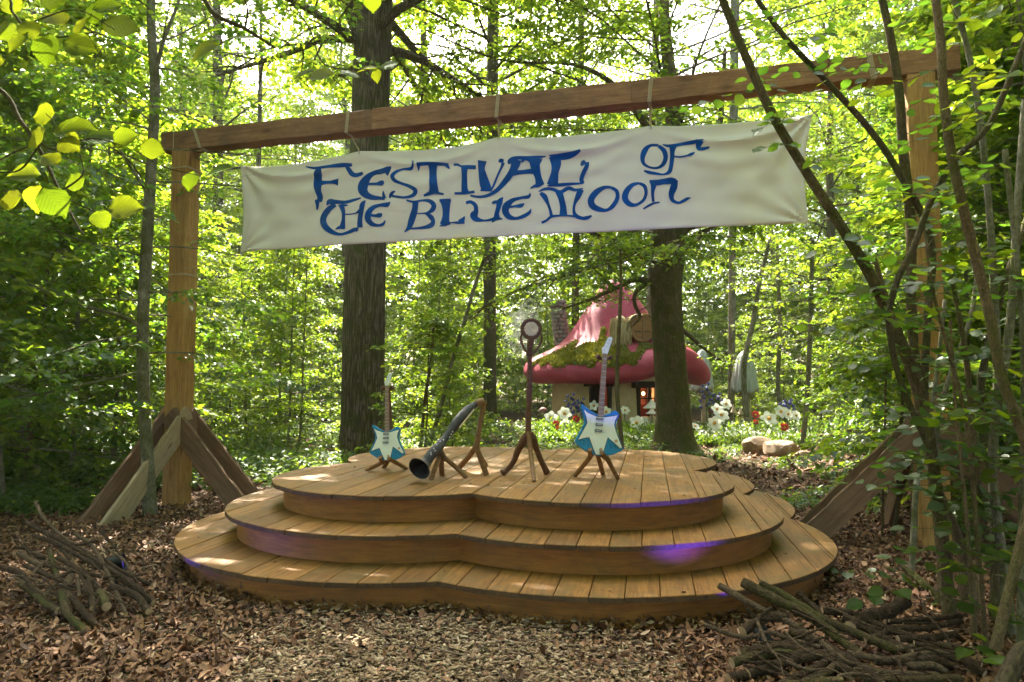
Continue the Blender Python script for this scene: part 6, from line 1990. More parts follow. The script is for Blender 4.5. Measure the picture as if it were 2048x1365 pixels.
m = MB(); m.tube([hp(1300, 690, 6.28), hp(1390, 575, 6.31), hp(1475, 470, 6.34)], 0.008, 6); m.build('inlay', M['rope'], horn)
m = MB()
for (x, y) in ((1218, 735), (1200, 765), (1182, 800), (1110, 830), (1070, 850), (1030, 885), (995, 935), (960, 985), (1010, 960), (962, 1005)):
    m.tube([hp(x, y, 6.16), hp(x, y, 6.12)], 0.006, 8)
m.build('studs', M['fret'], horn)
m = MB(); m.tube([hp(1500, 405, 6.47), hp(1545, 385, 6.48), hp(1590, 368, 6.49)], [0.036, 0.036, 0.03], 10); m.build('mouthpiece', M['stand'], horn)
fs_ = thing('horn_stand', 'low three-legged branch stand under the horn bell', 'stand', deck(*hz(1100, 1270)))
hubp = hp(1075, 1010, 6.3)
for (x, y, r) in ((960, 1300, 0.024), (1092, 1252, 0.026), (1385, 1282, 0.022)):
    f_ = deck(*hz(x, y)); m = MB(); m.tube([f_, f_.lerp(hubp, 0.5) + Vector((0, 0, 0.01)), hubp], [r, r * 0.95, r], 8); m.build('leg', M['stand'], fs_)
m = MB(); m.tube([hubp + Vector((-0.05, 0, 0.0)), hubp + Vector((0, 0, 0.02)), hubp + Vector((0.03, 0, -0.04))], [0.03, 0.036, 0.03], 8); m.build('saddle', M['mic_wood'], fs_)
rs_ = thing('horn_stand', 'tall forked branch stand propping the mouth end of the horn', 'stand', deck(*hz(1500, 1230)))
DH = 6.5
forkp = hp(1500, 930, DH)
m = MB(); m.tube([forkp, hp(1520, 780, DH), hp(1550, 600, DH), hp(1578, 450, DH), hp(1600, 365, DH)], [0.030, 0.024, 0.022, 0.024, 0.022], 10); m.build('pole', M['stand'], rs_)
for (x, y, r) in ((1285, 1172, 0.026), (1622, 1250, 0.024), (1612, 1130, 0.02)):
    f_ = deck(*hz(x, y)); m = MB(); m.tube([f_, f_.lerp(forkp, 0.6), forkp + Vector((0, 0, 0.02))], [r * 1.1, r, r], 8); m.build('leg', M['stand'], rs_)

# ------------------------------------------------------------------ hazel leaves near the camera
def hazel_leaf_mesh(seed=0, cup=0.10):
    rg = random.Random(seed)
    n = 9
    prof = [0.0, 0.62, 0.86, 0.97, 1.0, 0.95, 0.80, 0.55, 0.22, 0.0]
    vs, fs = [], []
    for i in range(n + 1):
        t = i / n
        w = prof[i] * 0.44
        z = -0.18 * (t - 0.35) ** 2 + 0.02
        jl, jr = rg.uniform(0.94, 1.06), rg.uniform(0.94, 1.06)
        wav = 0.02 * math.sin(i * 2.2 + seed)
        vs += [(t + 0.03, -w * jl, z + cup * w + wav), (t - 0.01, -w * 0.5, z + cup * w * 0.3), (t, 0, z - 0.015), (t - 0.01, w * 0.5, z + cup * w * 0.3), (t + 0.03, w * jr, z + cup * w - wav)]
    for i in range(n):
        for k in range(4):
            a = i * 5 + k
            fs.append((a, a + 1, a + 6, a + 5))
    # serrated margin teeth
    for i in range(1, n):
        for e in (0, 4):
            a, b = i * 5 + e, (i + 1) * 5 + e
            pa, pb = Vector(vs[a]), Vector(vs[b])
            sgn = -1 if e == 0 else 1
            tip = pa.lerp(pb, 0.7) + Vector((0.02, sgn * 0.026, 0.0))
            vs.append(tuple(tip))
            fs.append((a, b, len(vs) - 1) if e == 4 else (b, a, len(vs) - 1))
    me = bpy.data.meshes.new('hazel_leaf')
    me.from_pydata(vs, [], fs)
    me.polygons.foreach_set('use_smooth', [True] * len(fs))
    me.materials.append(M['leaf_hazel']); me.update()
    return me
HLEAF = [hazel_leaf_mesh(s, c) for s, c in ((1, 0.10), (2, 0.22), (3, -0.05), (4, 0.15))]
def leaf_matrix(p, d, nrm_, L):
    m = frame_matrix(p, d, nrm_)
    return m @ Matrix.Scale(L, 4)
def twig_mb(parent, pts, name='stem', mat='hazel_bark', n=6, sub=5):
    m = MB(); sm = crom(pts, sub)
    m.tube([p[:3] for p in sm], [p[3] for p in sm], n)
    return m.build(name, M[mat], parent)

# --- bush whose branches reach in at the top left
LBASE = Vector((-2.6, 1.5, 0))
lhz = thing('hazel_bush', 'backlit hazel branches with large bright yellow-green leaves reaching in at the top left', 'bush', LBASE)
DL = 1.9
def to(p, r): return (p.x, p.y, p.z, r)
A = px_path([(-20, 165, 4.6), (40, 240, 4.4), (80, 300, 4.0), (125, 395, 3.4), (165, 470, 1.6)], DL)
twig_mb(lhz, [to(LBASE, 0.018), to(LBASE + Vector((0.0, 0.1, 1.1)), 0.015), to(LBASE + Vector((0.25, 0.25, 2.0)), 0.011), to(LBASE + Vector((0.75, 0.36, 2.55)), 0.008)] + A, 'stem', 'dark_bark')
for px in ([(78, 285, 2.4), (110, 300, 2.0), (160, 282, 1.8), (195, 278, 1.5), (240, 290, 1.0)], [(120, 385, 2.4), (165, 350, 1.6), (160, 310, 1.0)], [(-10, 325, 2.0), (40, 300, 1.8), (78, 288, 1.5)], [(80, 290, 2.2), (40, 340, 1.8), (-10, 345, 1.5)],
           [(230, 300, 2.0), (265, 330, 1.8), (300, 385, 1.4)], [(130, 395, 2.0), (180, 420, 1.5), (215, 425, 1.0)], [(270, 302, 1.2), (330, 335, 1.2), (400, 352, 1.0)], [(105, 270, 1.4), (108, 245, 1.2), (92, 228, 0.8)]):
    twig_mb(lhz, px_path(px, DL), 'twig', 'dark_bark', 5)
Ct = px_path([(370, -20, 5.0), (430, 30, 4.6), (490, 58, 4.0), (550, 96, 2.2)], 2.2)
twig_mb(lhz, [to(LBASE + Vector((0.0, 0.15, 1.2)), 0.014), to(LBASE + Vector((0.5, 0.4, 2.4)), 0.012), to(LBASE + Vector((1.1, 0.6, 2.85)), 0.010)] + Ct, 'stem', 'dark_bark')
Dt = px_path([(-30, -20, 3.0), (25, 25, 2.8), (50, 55, 2.4), (105, 75, 1.6), (190, 65, 1.2)], DL)
twig_mb(lhz, [to(LBASE + Vector((0.25, 0.25, 2.0)), 0.010), to(LBASE + Vector((0.6, 0.3, 2.6)), 0.007)] + Dt, 'stem', 'dark_bark')
for px in ([(490, 55, 2.4), (495, 20, 2.0), (482, -30, 2.0)], [(540, 90, 1.6), (545, 65, 1.3), (580, 20, 1.0), (605, -20, 1.0)], [(420, 25, 1.6), (450, 60, 1.2), (440, 90, 0.9)], [(560, -30, 1.6), (620, 60, 1.4), (650, 130, 1.2), (745, 140, 1.0)], [(50, 50, 1.6), (150, 20, 1.4), (230, 60, 1.0)]):
    twig_mb(lhz, px_path(px, 2.1 if px[0][0] > 300 else DL), 'twig', 'dark_bark', 5)
LL = [(110, 38, 62, 150), (168, 52, 70, -110), (240, 52, 76, -10), (95, 100, 74, -95), (36, 85, 60, -125), (160, 94, 68, -15), (10, 62, 55, 175), (110, 4, 60, 80), (215, 14, 60, 20), (25, 12, 50, 110), (190, 25, 55, 60), (60, 60, 50, -60),
      (420, 66, 72, 195), (412, 104, 70, 215), (490, 74, 70, -6), (545, 2, 50, 10), (640, 152, 58, 185), (612, 150, 50, 200), (700, 148, 46, -10), (668, 138, 44, 20),
      (88, 230, 56, 185), (150, 262, 88, 8), (72, 276, 58, 215), (140, 288, 58, -35), (203, 276, 76, 8), (250, 278, 58, 18), (304, 298, 50, -15), (436, 343, 66, 14), (382, 362, 46, -100), (48, 350, 62, 185), (108, 404, 72, -55), (76, 398, 60, -105), (250, 416, 70, 4), (203, 440, 46, -65), (150, 365, 48, 200), (100, 320, 50, 150),
      (745, 4, 44, -90), (735, 140, 46, 190), (778, 130, 42, 20), (754, 152, 30, -90), (-15, 130, 60, 200), (-20, 250, 60, 180), (20, 400, 55, 190)]
rgh = random.Random(5)
for i, (u, v, L, ang) in enumerate(LL):
    far = u > 330
    D_ = (2.25 if far else 1.9) + rgh.uniform(-0.12, 0.12)
    c = at(u, v, D_)
    a = rad(ang)
    dirv = Vector((math.cos(a), rgh.uniform(-0.3, 0.3), math.sin(a)))
    nv = Vector((rgh.gauss(0, 0.3), -1.0, rgh.uniform(0.1, 0.9) if not far else rgh.uniform(0.6, 1.8)))
    Lm = L * D_ / FPX * 0.98
    link_mesh('leaf', HLEAF[i % 4], None, lhz, leaf_matrix(c - dirv.normalized() * Lm * 0.5, dirv, nv, Lm))

# --- hazel thicket at the right edge
RB = on_ground(1900, 1235)
rhz = thing('hazel_thicket', 'many-stemmed hazel shrub with dark leafy branches filling the right edge', 'bush', RB)
STEMS = [
 ([(1900, 1240, 17), (1885, 1090, 16), (1868, 950, 15), (1840, 790, 15), (1795, 670, 14), (1740, 550, 13.5), (1680, 450, 13), (1610, 340, 12), (1545, 230, 11.5), (1490, 110, 11), (1445, 0, 10), (1400, -120, 8)], 4.35, 4.6, 'beech_bark'),
 ([(1885, 1230, 10), (1878, 1000, 10), (1850, 820, 9), (1855, 640, 9), (1862, 480, 9), (1800, 350, 8.5), (1740, 260, 8), (1650, 160, 7.5), (1570, 75, 7), (1500, -20, 6)], 4.7, 4.9, 'dark_bark'),
 ([(1905, 1230, 12), (1870, 980, 12), (1836, 780, 12), (1822, 600, 12), (1822, 450, 12.5), (1806, 300, 12), (1798, 180, 11), (1780, 70, 10), (1755, -40, 9)], 4.9, 5.0, 'beech_bark'),
 ([(1990, 1300, 13), (2060, 1000, 12), (2050, 880, 12), (2005, 760, 12), (1975, 610, 12), (1935, 450, 12), (1905, 320, 11.5), (1888, 200, 11), (1882, 90, 10.5), (1868, -30, 10)], 3.6, 3.7, 'hazel_bark'),
 ([(1860, 900, 7), (1800, 760, 7.5), (1778, 640, 8), (1795, 560, 8), (1825, 500, 8), (1865, 395, 8), (1915, 315, 8), (1975, 255, 7.5), (2015, 170, 7), (2060, 60, 6)], 4.2, 4.0, 'dark_bark'),
 ([(2010, 1290, 10), (1985, 1000, 9), (1995, 750, 9), (1985, 520, 8.5), (1975, 380, 8), (1960, 240, 7.5), (1938, 110, 7), (1900, -30, 6)], 4.6, 4.8, 'smooth_bark'),
 ([(1823, 1148, 7.5), (1828, 1060, 6.5), (1832, 980, 6.2), (1848, 900, 6), (1872, 760, 5), (1890, 600, 4)], 5.4, 5.5, 'smooth_bark'),
 ([(1930, 1200, 14), (1925, 1110, 13), (1895, 1020, 10), (1868, 960, 9), (1862, 880, 9), (1800, 690, 7), (1750, 520, 5)], 4.4, 4.6, 'hazel_bark'),
 ([(1945, 1290, 8), (1960, 1050, 7), (1945, 850, 7), (1930, 700, 6), (1905, 560, 5)], 4.2, 4.4, 'hazel_bark'),
 ([(1975, 1330, 6), (1952, 1050, 5), (1930, 830, 4.5), (1870, 600, 3.5), (1845, 430, 2.5)], 3.9, 4.3, 'hazel_bark'),
 ([(2030, 1310, 12), (2000, 1080, 11), (1985, 900, 10), (2020, 650, 10), (2035, 420, 9), (2050, 200, 8)], 4.2, 4.4, 'smooth_bark'),
 ([(1995, 1310, 11), (1990, 1150, 10.5), (1992, 1000, 10), (1960, 800, 9), (2000, 600, 8), (2060, 420, 7)], 4.4, 4.8, 'dark_bark'),
 ([(1950, 1280, 5), (1938, 1100, 4.5), (1925, 950, 4), (1912, 820, 3.5), (1900, 640, 3)], 3.9, 4.1, 'hazel_bark'),
 ([(1880, 1150, 7), (1885, 1060, 6.5), (1870, 930, 6), (1885, 800, 5.5), (1940, 640, 5), (1960, 500, 4)], 4.9, 5.1, 'smooth_bark'),
 ([(2080, 1365, 26), (2050, 1300, 22), (2010, 1365, 22), (1985, 1400, 20)], 3.3, 3.3, 'dark_bark'),
 ([(1905, 1230, 8), (1855, 1175, 9), (1825, 1150, 9), (1790, 1120, 3)], 4.9, 5.3, 'beech_bark'),
 ([(2040, 1300, 9), (2045, 1000, 8), (2048, 700, 8), (2030, 480, 7), (2010, 300, 6)], 4.0, 4.2, 'smooth_bark')]
worlds = []
for (px, D0, D1, bk) in STEMS:
    w = [(p[0], p[1], p[2], p[3] * (0.8 if p[3] * FPX / D0 > 7 else 0.9)) for p in px_path(px, D0, D1)]
    twig_mb(rhz, w, 'stem', bk, 9, 5)
    worlds.append(crom(w, 5))
rgr = random.Random(15)
leafs = []
def add_spray(p, d, L, up=1.0, size=(0.06, 0.10)):
    d = Vector(d).normalized()
    pts = [Vector(p)]
    nseg = 4
    for k in range(nseg):
        d = (d + Vector((rgr.gauss(0, 0.13), rgr.gauss(0, 0.13), rgr.gauss(-0.03, 0.10)))).normalized()
        pts.append(pts[-1] + d * L / nseg)
    m = MB(); m.tube(pts, [0.0032, 0.0027, 0.0022, 0.0016, 0.001], 4, cap=False)
    nl = max(3, int(L / 0.065))
    for i in range(nl):
        t = (i + 0.6) / nl * nseg
        k = min(int(t), nseg - 1)
        q = pts[k].lerp(pts[k + 1], min(1, t - k))
        dd = (pts[k + 1] - pts[k]).normalized()
        s = dd.cross(Vector((0, 0, 1))).normalized() * (1 if i % 2 else -1)
        ld = (dd * 0.55 + s * 0.9 + Vector((rgr.gauss(0, 0.2), rgr.gauss(0, 0.2), rgr.gauss(-0.12, 0.2)))).normalized()
        if i == nl - 1: ld = dd
        nv = Vector((rgr.gauss(0, 0.35), rgr.gauss(-0.25, 0.4), 1))
        leafs.append((leaf_matrix(q + ld * 0.012, ld, nv, rgr.uniform(*size)), q))
    return m
tw = MB()
for si, sm in enumerate(worlds):
    nt_ = (20, 20, 20, 18, 14, 15, 4, 8, 12, 13, 14, 14, 10, 9, 0, 2, 13)[si]
    for k in range(nt_):
        i = int(len(sm) * rgr.uniform(0.12, 0.97))
        p = Vector(sm[min(i, len(sm) - 1)][:3])
        a = rgr.uniform(0, 6.28)
        d = (math.cos(a) - 0.25, math.sin(a) * 0.7 - 0.1, rgr.uniform(-0.15, 0.35))
        t2 = add_spray(p, d, rgr.uniform(0.25, 0.65))
        tw.add(t2.v, t2.f)
for (u, v, D_, dx, dz) in ((1790, 1160, 4.0, 1, -0.1), (1800, 1175, 4.0, -1, -0.05), (1870, 1190, 3.9, 0.6, -0.1), (1850, 995, 4.3, 0.7, 0), (1900, 990, 4.2, 0.8, 0.05), (1990, 1150, 3.7, 0.6, 0), (1925, 1250, 3.9, 0.2, -0.3), (1960, 1230, 3.8, 0.4, 0.1), (1940, 1290, 3.7, -0.2, 0.1), (1830, 870, 4.4, 0.8, 0.05), (2010, 1080, 3.8, 0.5, 0.1), (1960, 1130, 3.9, -0.5, 0.1), (1890, 1045, 4.2, 0.8, 0)):
    t2 = add_spray(at(u, v, D_), (dx, -0.3, dz), rgr.uniform(0.22, 0.36), size=(0.085, 0.13))
    tw.add(t2.v, t2.f)
tw.build('twigs', M['hazel_bark'], rhz)['kind'] = 'stuff'
leafs.sort(key=lambda q: q[1].y)
for i, (mt, q) in enumerate(leafs[:290]):
    link_mesh('leaf', HLEAF[i % 4], None, rhz, mt)
rest = leafs[290:]
if rest:
    V, F = [], []
    base_me = HLEAF[0]
    co = np.array([v.co[:] for v in base_me.vertices]); 
    polys = [tuple(p.vertices) for p in base_me.polygons]
    for (mt, q) in rest:
        b_ = len(V)
        mm = np.array(mt)
        V += [tuple(x) for x in (co @ mm[:3, :3].T + mm[:3, 3] - np.array(RB))]
        F += [tuple(b_ + i for i in p) for p in polys]
    me = bpy.data.meshes.new('foliage'); me.from_pydata(V, [], F); me.polygons.foreach_set('use_smooth', [True] * len(F)); me.update()
    # this joined foliage keeps plain woodland leaf colouring
    o = link_mesh('foliage', me, M['leaf_dark'], rhz); o['kind'] = 'stuff'
# saplings behind the right thicket
for i, (u, D_, k, s) in enumerate([(1960, 7.5, 0, 0.95), (2080, 6.5, 2, 0.9), (2000, 9.5, 2, 1.0), (2150, 8.5, 0, 1.1), (1800, 13.0, 0, 0.9), (1900, 11.5, 2, 1.0), (2250, 7.0, 2, 1.0), (1750, 16.5, 1, 1.1)]):
    sap[k].place('sapling', 'leafy sapling behind the hazel stems at the right edge', 'sapling', ground_pt(u, D_), i * 1.9 + 0.5, s, 'saplings behind the right hazel thicket')

# --- bare thin stems standing in the glade
def pole(label, px, D_, bark='smooth_bark', crown=None):
    w = px_path(px, D_)
    b_ = Vector(w[0][:3])
    t = thing('thin_tree', label, 'sapling', b_)
    twig_mb(t, w, 'trunk', bark, 8)
    if crown:
        tr = [(p[0] - b_.x, p[1] - b_.y, p[2] - b_.z, p[3]) for p in w]
        mb, me = grow(trunk=tr, **crown)
        mb.v = [v + b_ for v in mb.v]
        mb.build('branches', M[bark], t); link_mesh('crown', me, None, t)
cr = lambda s, z0, n=14, L=1.3, zmax=None: dict(seed=s, z0=z0, nbr=n, blen=L, nsub=5, nleaf=16, leaf=0.085, elev=(0, 35), spread=0.18, zmax=zmax)
pole('thin bare stem rising in front of the house right of the right guitar', [(1244, 905, 5), (1240, 850, 4.6), (1234, 780, 4.4), (1236, 700, 4), (1240, 620, 3.8), (1242, 560, 3), (1240, 480, 2)], 12.0, 'hazel_bark', cr(1, 3.2, 9, 1.3))
pole('slim leaning trunk in front of the tall grey mushroom', [(1492, 835, 6), (1488, 760, 5.5), (1490, 715, 5.5), (1505, 650, 5), (1520, 560, 4.5), (1540, 480, 4)], 20.0, 'smooth_bark', cr(2, 3.6, 14, 2.2))
pole('slim trunk with a red mark right of the flower bed', [(1606, 885, 5.5), (1612, 820, 5), (1618, 720, 5), (1622, 600, 4.6), (1625, 480, 4)], 16.5, 'smooth_bark', cr(3, 2.4, 20, 2.0))
pole('thin crooked trunk behind the boulders', [(1562, 830, 5), (1556, 760, 4.6), (1560, 650, 4.4), (1556, 560, 4), (1555, 470, 3)], 21.0, 'smooth_bark', cr(4, 3.2, 14, 2.0))
pole('leaning slim stem pair left of the microphone stand', [(858, 890, 4.5), (880, 820, 4.2), (905, 720, 4), (930, 640, 3.8), (950, 570, 3.4), (985, 470, 3)], 13.0, 'smooth_bark', cr(5, 3.2, 8, 1.4))
pole('thin upright stem between the left guitar and the oak', [(842, 890, 3.5), (850, 800, 3.2), (862, 720, 3), (868, 640, 2.5)], 12.6, 'hazel_bark', cr(6, 1.6, 14, 1.0))
pole('slim trunk at the right behind the woodpile', [(1728, 890, 6), (1745, 780, 5.6), (1752, 650, 5.4), (1748, 500, 5)], 17.5, 'smooth_bark', cr(7, 3.0, 16, 2.2))
pole('short dark stem beside the right brace pair', [(1788, 1072, 4.5), (1796, 1000, 4.2), (1800, 900, 4), (1806, 760, 3.5), (1800, 640, 3)], 6.85, 'dark_bark', cr(8, 2.2, 12, 1.1))
pole('thin sapling standing before the right brace planks', [(1764, 1070, 2.4), (1766, 980, 2.4), (1770, 860, 2.2), (1772, 740, 2)], 6.9, 'hazel_bark', cr(9, 1.5, 10, 0.8))

# a few fallen leaves and twigs lying on the stage boards
def deck_litter():
    rg = np.random.default_rng(5)
    P = []
    while len(P) < 150:
        a, b = rg.uniform(-2.7, 2.7), rg.uniform(-2.7, 2.7)
        z = None
        for ti in (2, 1, 0):
            q = ST_C + ST_U * a + ST_V * b
            if in_stage(q.x, q.y, TIER_R[ti] - 0.03): z = RISE * (ti + 1); break
        if z is None: continue
        P.append((q.x, q.y, z + 0.006))
    P = np.array(P); n = len(P)
    an = rg.uniform(0, 6.28, n)
    L = rg.uniform(0.012, 0.045, n)
    me = leaves_mesh('fallen_leaves', P, np.stack([np.cos(an), np.sin(an), rg.uniform(0, 0.3, n)], 1), np.stack([rg.normal(0, 0.3, n), rg.normal(0, 0.3, n), np.ones(n)], 1), L, L * rg.uniform(0.2, 0.7, n), 0.2, M['litter'])
    tag(link_mesh('fallen_leaves', me, None), 'small dry leaf scraps lying on the stage boards', 'leaf litter', None, 'stuff')
deck_litter()
def screws():
    rg = random.Random(4)
    m = MB()
    for ti, R in enumerate(TIER_R):
        z = RISE * (ti + 1) + 0.0032
        pw = 0.212; off = (0.07, 0.0, 0.04)[ti]
        for e in np.arange(-LOBE - R + pw * 0.6 + off, LOBE + R - 0.2, pw):
            for s in (0.045, 0.165):
                u = e + s
                for v in (-clover_out(u, R) + 0.12 + rg.uniform(-0.01, 0.01), -clover_out(u, R) + 0.62):
                    c = ST_C + ST_U * (u + rg.uniform(-0.006, 0.006)) + ST_V * v
                    m.add([Vector((c.x + 0.0055 * math.cos(k * 1.047), c.y + 0.0055 * math.sin(k * 1.047), z)) for k in range(6)], [(0, 1, 2, 3, 4, 5)])
    o = m.build('screws', M['black_screw'], stage, smooth=False); o['kind'] = 'stuff'
M['black_screw'] = plain_mat('rusty_screw', (0.05, 0.035, 0.025), 0.6, 0.5, 0.2)
screws()
def eyelets():
    for (x, z) in PINS:
        m = MB()
        sx = 0.02 if x < 1 else (-0.02 if x > tx[-1] - 0.2 else 0)
        sz = 0.02 if z < 2.9 and (x < 1 or x > tx[-1] - 0.3) else -0.02
        m.tube([cloth_pt(x + sx + 0.012 * math.cos(a), z + sz + 0.012 * math.sin(a), 0.003) for a in np.linspace(0, 6.283, 13)], 0.0035, 5, cap=False)
        m.build('eyelet', M['fret'], banner)
eyelets()
def ground_twigs():
    rg = random.Random(9)
    m = MB(); k = 0
    while k < 420:
        y = rg.uniform(2.4, 9.5); x = rg.uniform(-1, 1) * (y * 0.8 + 0.8)
        if in_stage(x, y, 2.05): continue
        k += 1
        a = rg.uniform(0, 6.28); L = rg.uniform(0.05, 0.28); r = rg.uniform(0.0015, 0.005)
        z = 0.03 + rg.uniform(0, 0.015)
        m.tube([(x, y, z), (x + L * 0.5 * math.cos(a), y + L * 0.5 * math.sin(a), z + rg.uniform(-0.008, 0.012)), (x + L * math.cos(a + 0.2), y + L * math.sin(a + 0.2), z + rg.uniform(-0.01, 0.01))], [r, r * 0.9, r * 0.6], 5)
    tag(m.build('ground_twigs', M['ground_twig']), 'small broken twigs lying among the fallen leaves', 'twigs', None, 'stuff')
M['ground_twig'] = litter_mat('broken_twigs', [(0.0, (0.07, 0.045, 0.028)), (0.5, (0.16, 0.11, 0.07)), (1.0, (0.36, 0.28, 0.19))], 0.9)
ground_twigs()

# ------------------------------------------------------------------ brush piles
def stick_mat(name, dark, light, moss):
    return bark_mat(name, dark, light, 1.6, 1.0, moss, 0.9, False)
M['stick'] = stick_mat('dead_stick', (0.035, 0.023, 0.014), (0.105, 0.07, 0.042), 0.0)
M['stick_pale'] = stick_mat('pale_stick', (0.075, 0.052, 0.032), (0.19, 0.135, 0.085), 0.0)
M['stick_moss'] = stick_mat('mossy_stick', (0.05, 0.038, 0.018), (0.13, 0.095, 0.05), 0.2)
rgs = random.Random(31)
def stick(pts, mat, label, group):
    sm = crom(pts, 5)
    ph = rgs.uniform(0, 6.28)
    m = MB(); rs = [p[3] * (1 + 0.08 * math.sin(i * 1.7 + ph) + rgs.uniform(-0.05, 0.05)) for i, p in enumerate(sm)]
    m.tube([p[:3] for p in sm], rs, 9)
    nf = len(m.f)
    m.mi[nf - 1] = 1; m.mi[nf - 2] = 1
    if rgs.random() < 0.4 and len(sm) > 6:      # a broken side spur
        k = rgs.randrange(2, len(sm) - 2); p = Vector(sm[k][:3]); r = sm[k][3]
        m.tube([p, p + Vector((rgs.gauss(0, 1), rgs.gauss(0, 1), rgs.uniform(0, 1))).normalized() * r * 3.2], [r * 0.6, r * 0.3], 6)
    o = m.build('stick', [mat, M['cut_wood']])
    tag(o, label, 'stick', group)
def pile(zscale, org, rows, depth, group, prefix):
    for i, (pp, w, mt, lab) in enumerate(rows):
        pts = []
        for (x, y) in pp:
            D_ = depth(y) + rgs.uniform(-0.02, 0.02)
            p = at(org[0] + x * zscale, org[1] + y * zscale, D_)
            p.z = max(p.z, w * zscale * D_ / FPX * 0.45)
            pts.append((p.x, p.y, p.z, w * 0.5 * zscale * D_ / FPX))
        stick(pts, M[mt], lab or 'weathered stick %s' % prefix, group)
LP_ = [([(345, 20), (430, 180), (640, 380), (880, 520)], 42, 'stick_pale', 'pale thin stick pointing highest out of the left brush pile'), ([(250, 220), (400, 300), (600, 400), (900, 570), (1200, 760), (1500, 990)], 54, 'stick', None), ([(330, 350), (560, 430), (750, 540), (1100, 720), (1490, 1010)], 60, 'stick', None),
       ([(730, 330), (880, 430), (970, 560), (1080, 780), (1230, 1110)], 52, 'stick_pale', 'bent pale stick lying on top across the left brush pile'), ([(140, 460), (270, 480), (380, 560), (450, 560)], 48, 'stick', None), ([(180, 520), (300, 590), (390, 640)], 70, 'stick_pale', None), ([(450, 640), (650, 680), (1000, 750)], 52, 'stick', None),
       ([(0, 660), (200, 720), (300, 850), (400, 950), (600, 1090)], 75, 'stick', None), ([(690, 740), (660, 850), (665, 1010)], 78, 'stick_pale', None), ([(760, 760), (770, 920)], 48, 'stick_pale', None), ([(700, 950), (800, 1080), (950, 1240)], 92, 'stick', 'stout split stick end at the front of the left brush pile'), ([(1100, 850), (1330, 940), (1450, 1090)], 92, 'stick', None),
       ([(850, 800), (890, 900), (900, 1060)], 80, 'stick', None), ([(480, 480), (520, 640), (560, 740)], 70, 'stick_moss', None), ([(560, 795), (650, 720), (720, 660)], 52, 'stick', None), ([(440, 930), (530, 830), (600, 760)], 50, 'stick_pale', None), ([(980, 560), (1200, 700), (1480, 830)], 46, 'stick', None), ([(320, 720), (420, 620)], 52, 'stick_pale', None), ([(600, 900), (650, 1100), (820, 1270)], 92, 'stick_moss', None),
       ([(200, 820), (320, 900), (420, 1000), (560, 1080)], 80, 'stick_moss', None), ([(740, 460), (900, 560), (1150, 720), (1400, 900)], 60, 'stick', None), ([(560, 560), (700, 640), (900, 800), (1040, 980)], 70, 'stick', None), ([(420, 300), (560, 430), (700, 600)], 50, 'stick', None), ([(250, 640), (420, 720), (640, 800)], 60, 'stick', None), ([(960, 900), (1010, 970), (1040, 1040)], 110, 'stick_moss', None), ([(640, 420), (760, 440), (960, 400)], 36, 'stick', None)]
LP_ = [(a, w * 0.74, m_, l_) for a, w, m_, l_ in LP_]
pile(350 / 1706, (0, 1000), LP_, lambda y: 4.28 + (1270 - y) / 900 * 0.95, 'sticks of the left brush pile', 'in the brush pile at the left')
RP_ = [([(120, 130), (400, 290), (560, 360), (760, 490), (900, 590), (1150, 680), (1500, 700)], 42, 'stick_pale', 'long pale stick jutting farthest left from the right brush pile'), ([(270, 110), (480, 220), (700, 330), (820, 420), (1000, 560)], 62, 'stick_moss', 'thick mossy stick pointing up left over the stage edge'), ([(370, 120), (520, 190), (750, 330), (950, 420), (1250, 540)], 56, 'stick_moss', 'mossy stick lying uppermost on the right brush pile'),
       ([(30, 380), (270, 460), (440, 430), (560, 470), (760, 520)], 30, 'stick_pale', 'crooked pale twig on the left side of the right brush pile'), ([(270, 420), (400, 340), (560, 330)], 62, 'stick', None), ([(770, 290), (950, 310), (1150, 390), (1400, 480)], 46, 'stick', None), ([(950, 400), (1050, 330), (1180, 300), (1300, 230)], 82, 'stick', 'stout branch at the back of the right brush pile'), ([(1170, 360), (1400, 350), (1650, 320)], 32, 'stick', None), ([(1220, 400), (1450, 400), (1650, 350)], 36, 'stick', None),
       ([(930, 560), (1200, 600), (1480, 555), (1640, 600)], 42, 'stick_pale', None), ([(1240, 530), (1500, 510), (1640, 520)], 42, 'stick_pale', None), ([(1100, 610), (1300, 610), (1500, 590)], 46, 'stick', None), ([(200, 620), (400, 570), (640, 560)], 62, 'stick_moss', None), ([(180, 720), (450, 650), (680, 540)], 62, 'stick', None), ([(640, 743), (800, 680), (900, 600)], 52, 'stick_pale', None), ([(500, 760), (750, 640), (860, 560)], 46, 'stick', None), ([(620, 170), (680, 230), (760, 300)], 34, 'stick', None),
       ([(1300, 640), (1480, 640), (1560, 690)], 50, 'stick_pale', None), ([(1040, 480), (1130, 450), (1230, 400)], 42, 'stick', None), ([(1640, 590), (1720, 640), (1800, 690)], 52, 'stick', None), ([(300, 690), (560, 610), (800, 560)], 60, 'stick', None), ([(950, 720), (1300, 735), (1650, 720)], 60, 'stick_moss', None), ([(850, 640), (1100, 720), (1400, 780)], 56, 'stick', None), ([(250, 560), (520, 520), (800, 590), (1000, 660)], 56, 'stick', None), ([(900, 330), (1100, 430), (1350, 560), (1600, 640)], 52, 'stick', None), ([(560, 420), (800, 520), (1000, 640), (1150, 760)], 60, 'stick', None), ([(1250, 470), (1450, 460), (1620, 440)], 44, 'stick', None), ([(400, 800), (620, 760), (900, 740)], 66, 'stick_moss', None), ([(1050, 800), (1300, 800), (1600, 790)], 66, 'stick', None), ([(1350, 500), (1560, 560), (1780, 640)], 46, 'stick', None)]
pile(648 / 2048, (1400, 1130), RP_, lambda y: 3.55 + (720 - y) / 600 * 0.62, 'sticks of the right brush pile', 'in the brush pile at the lower right')

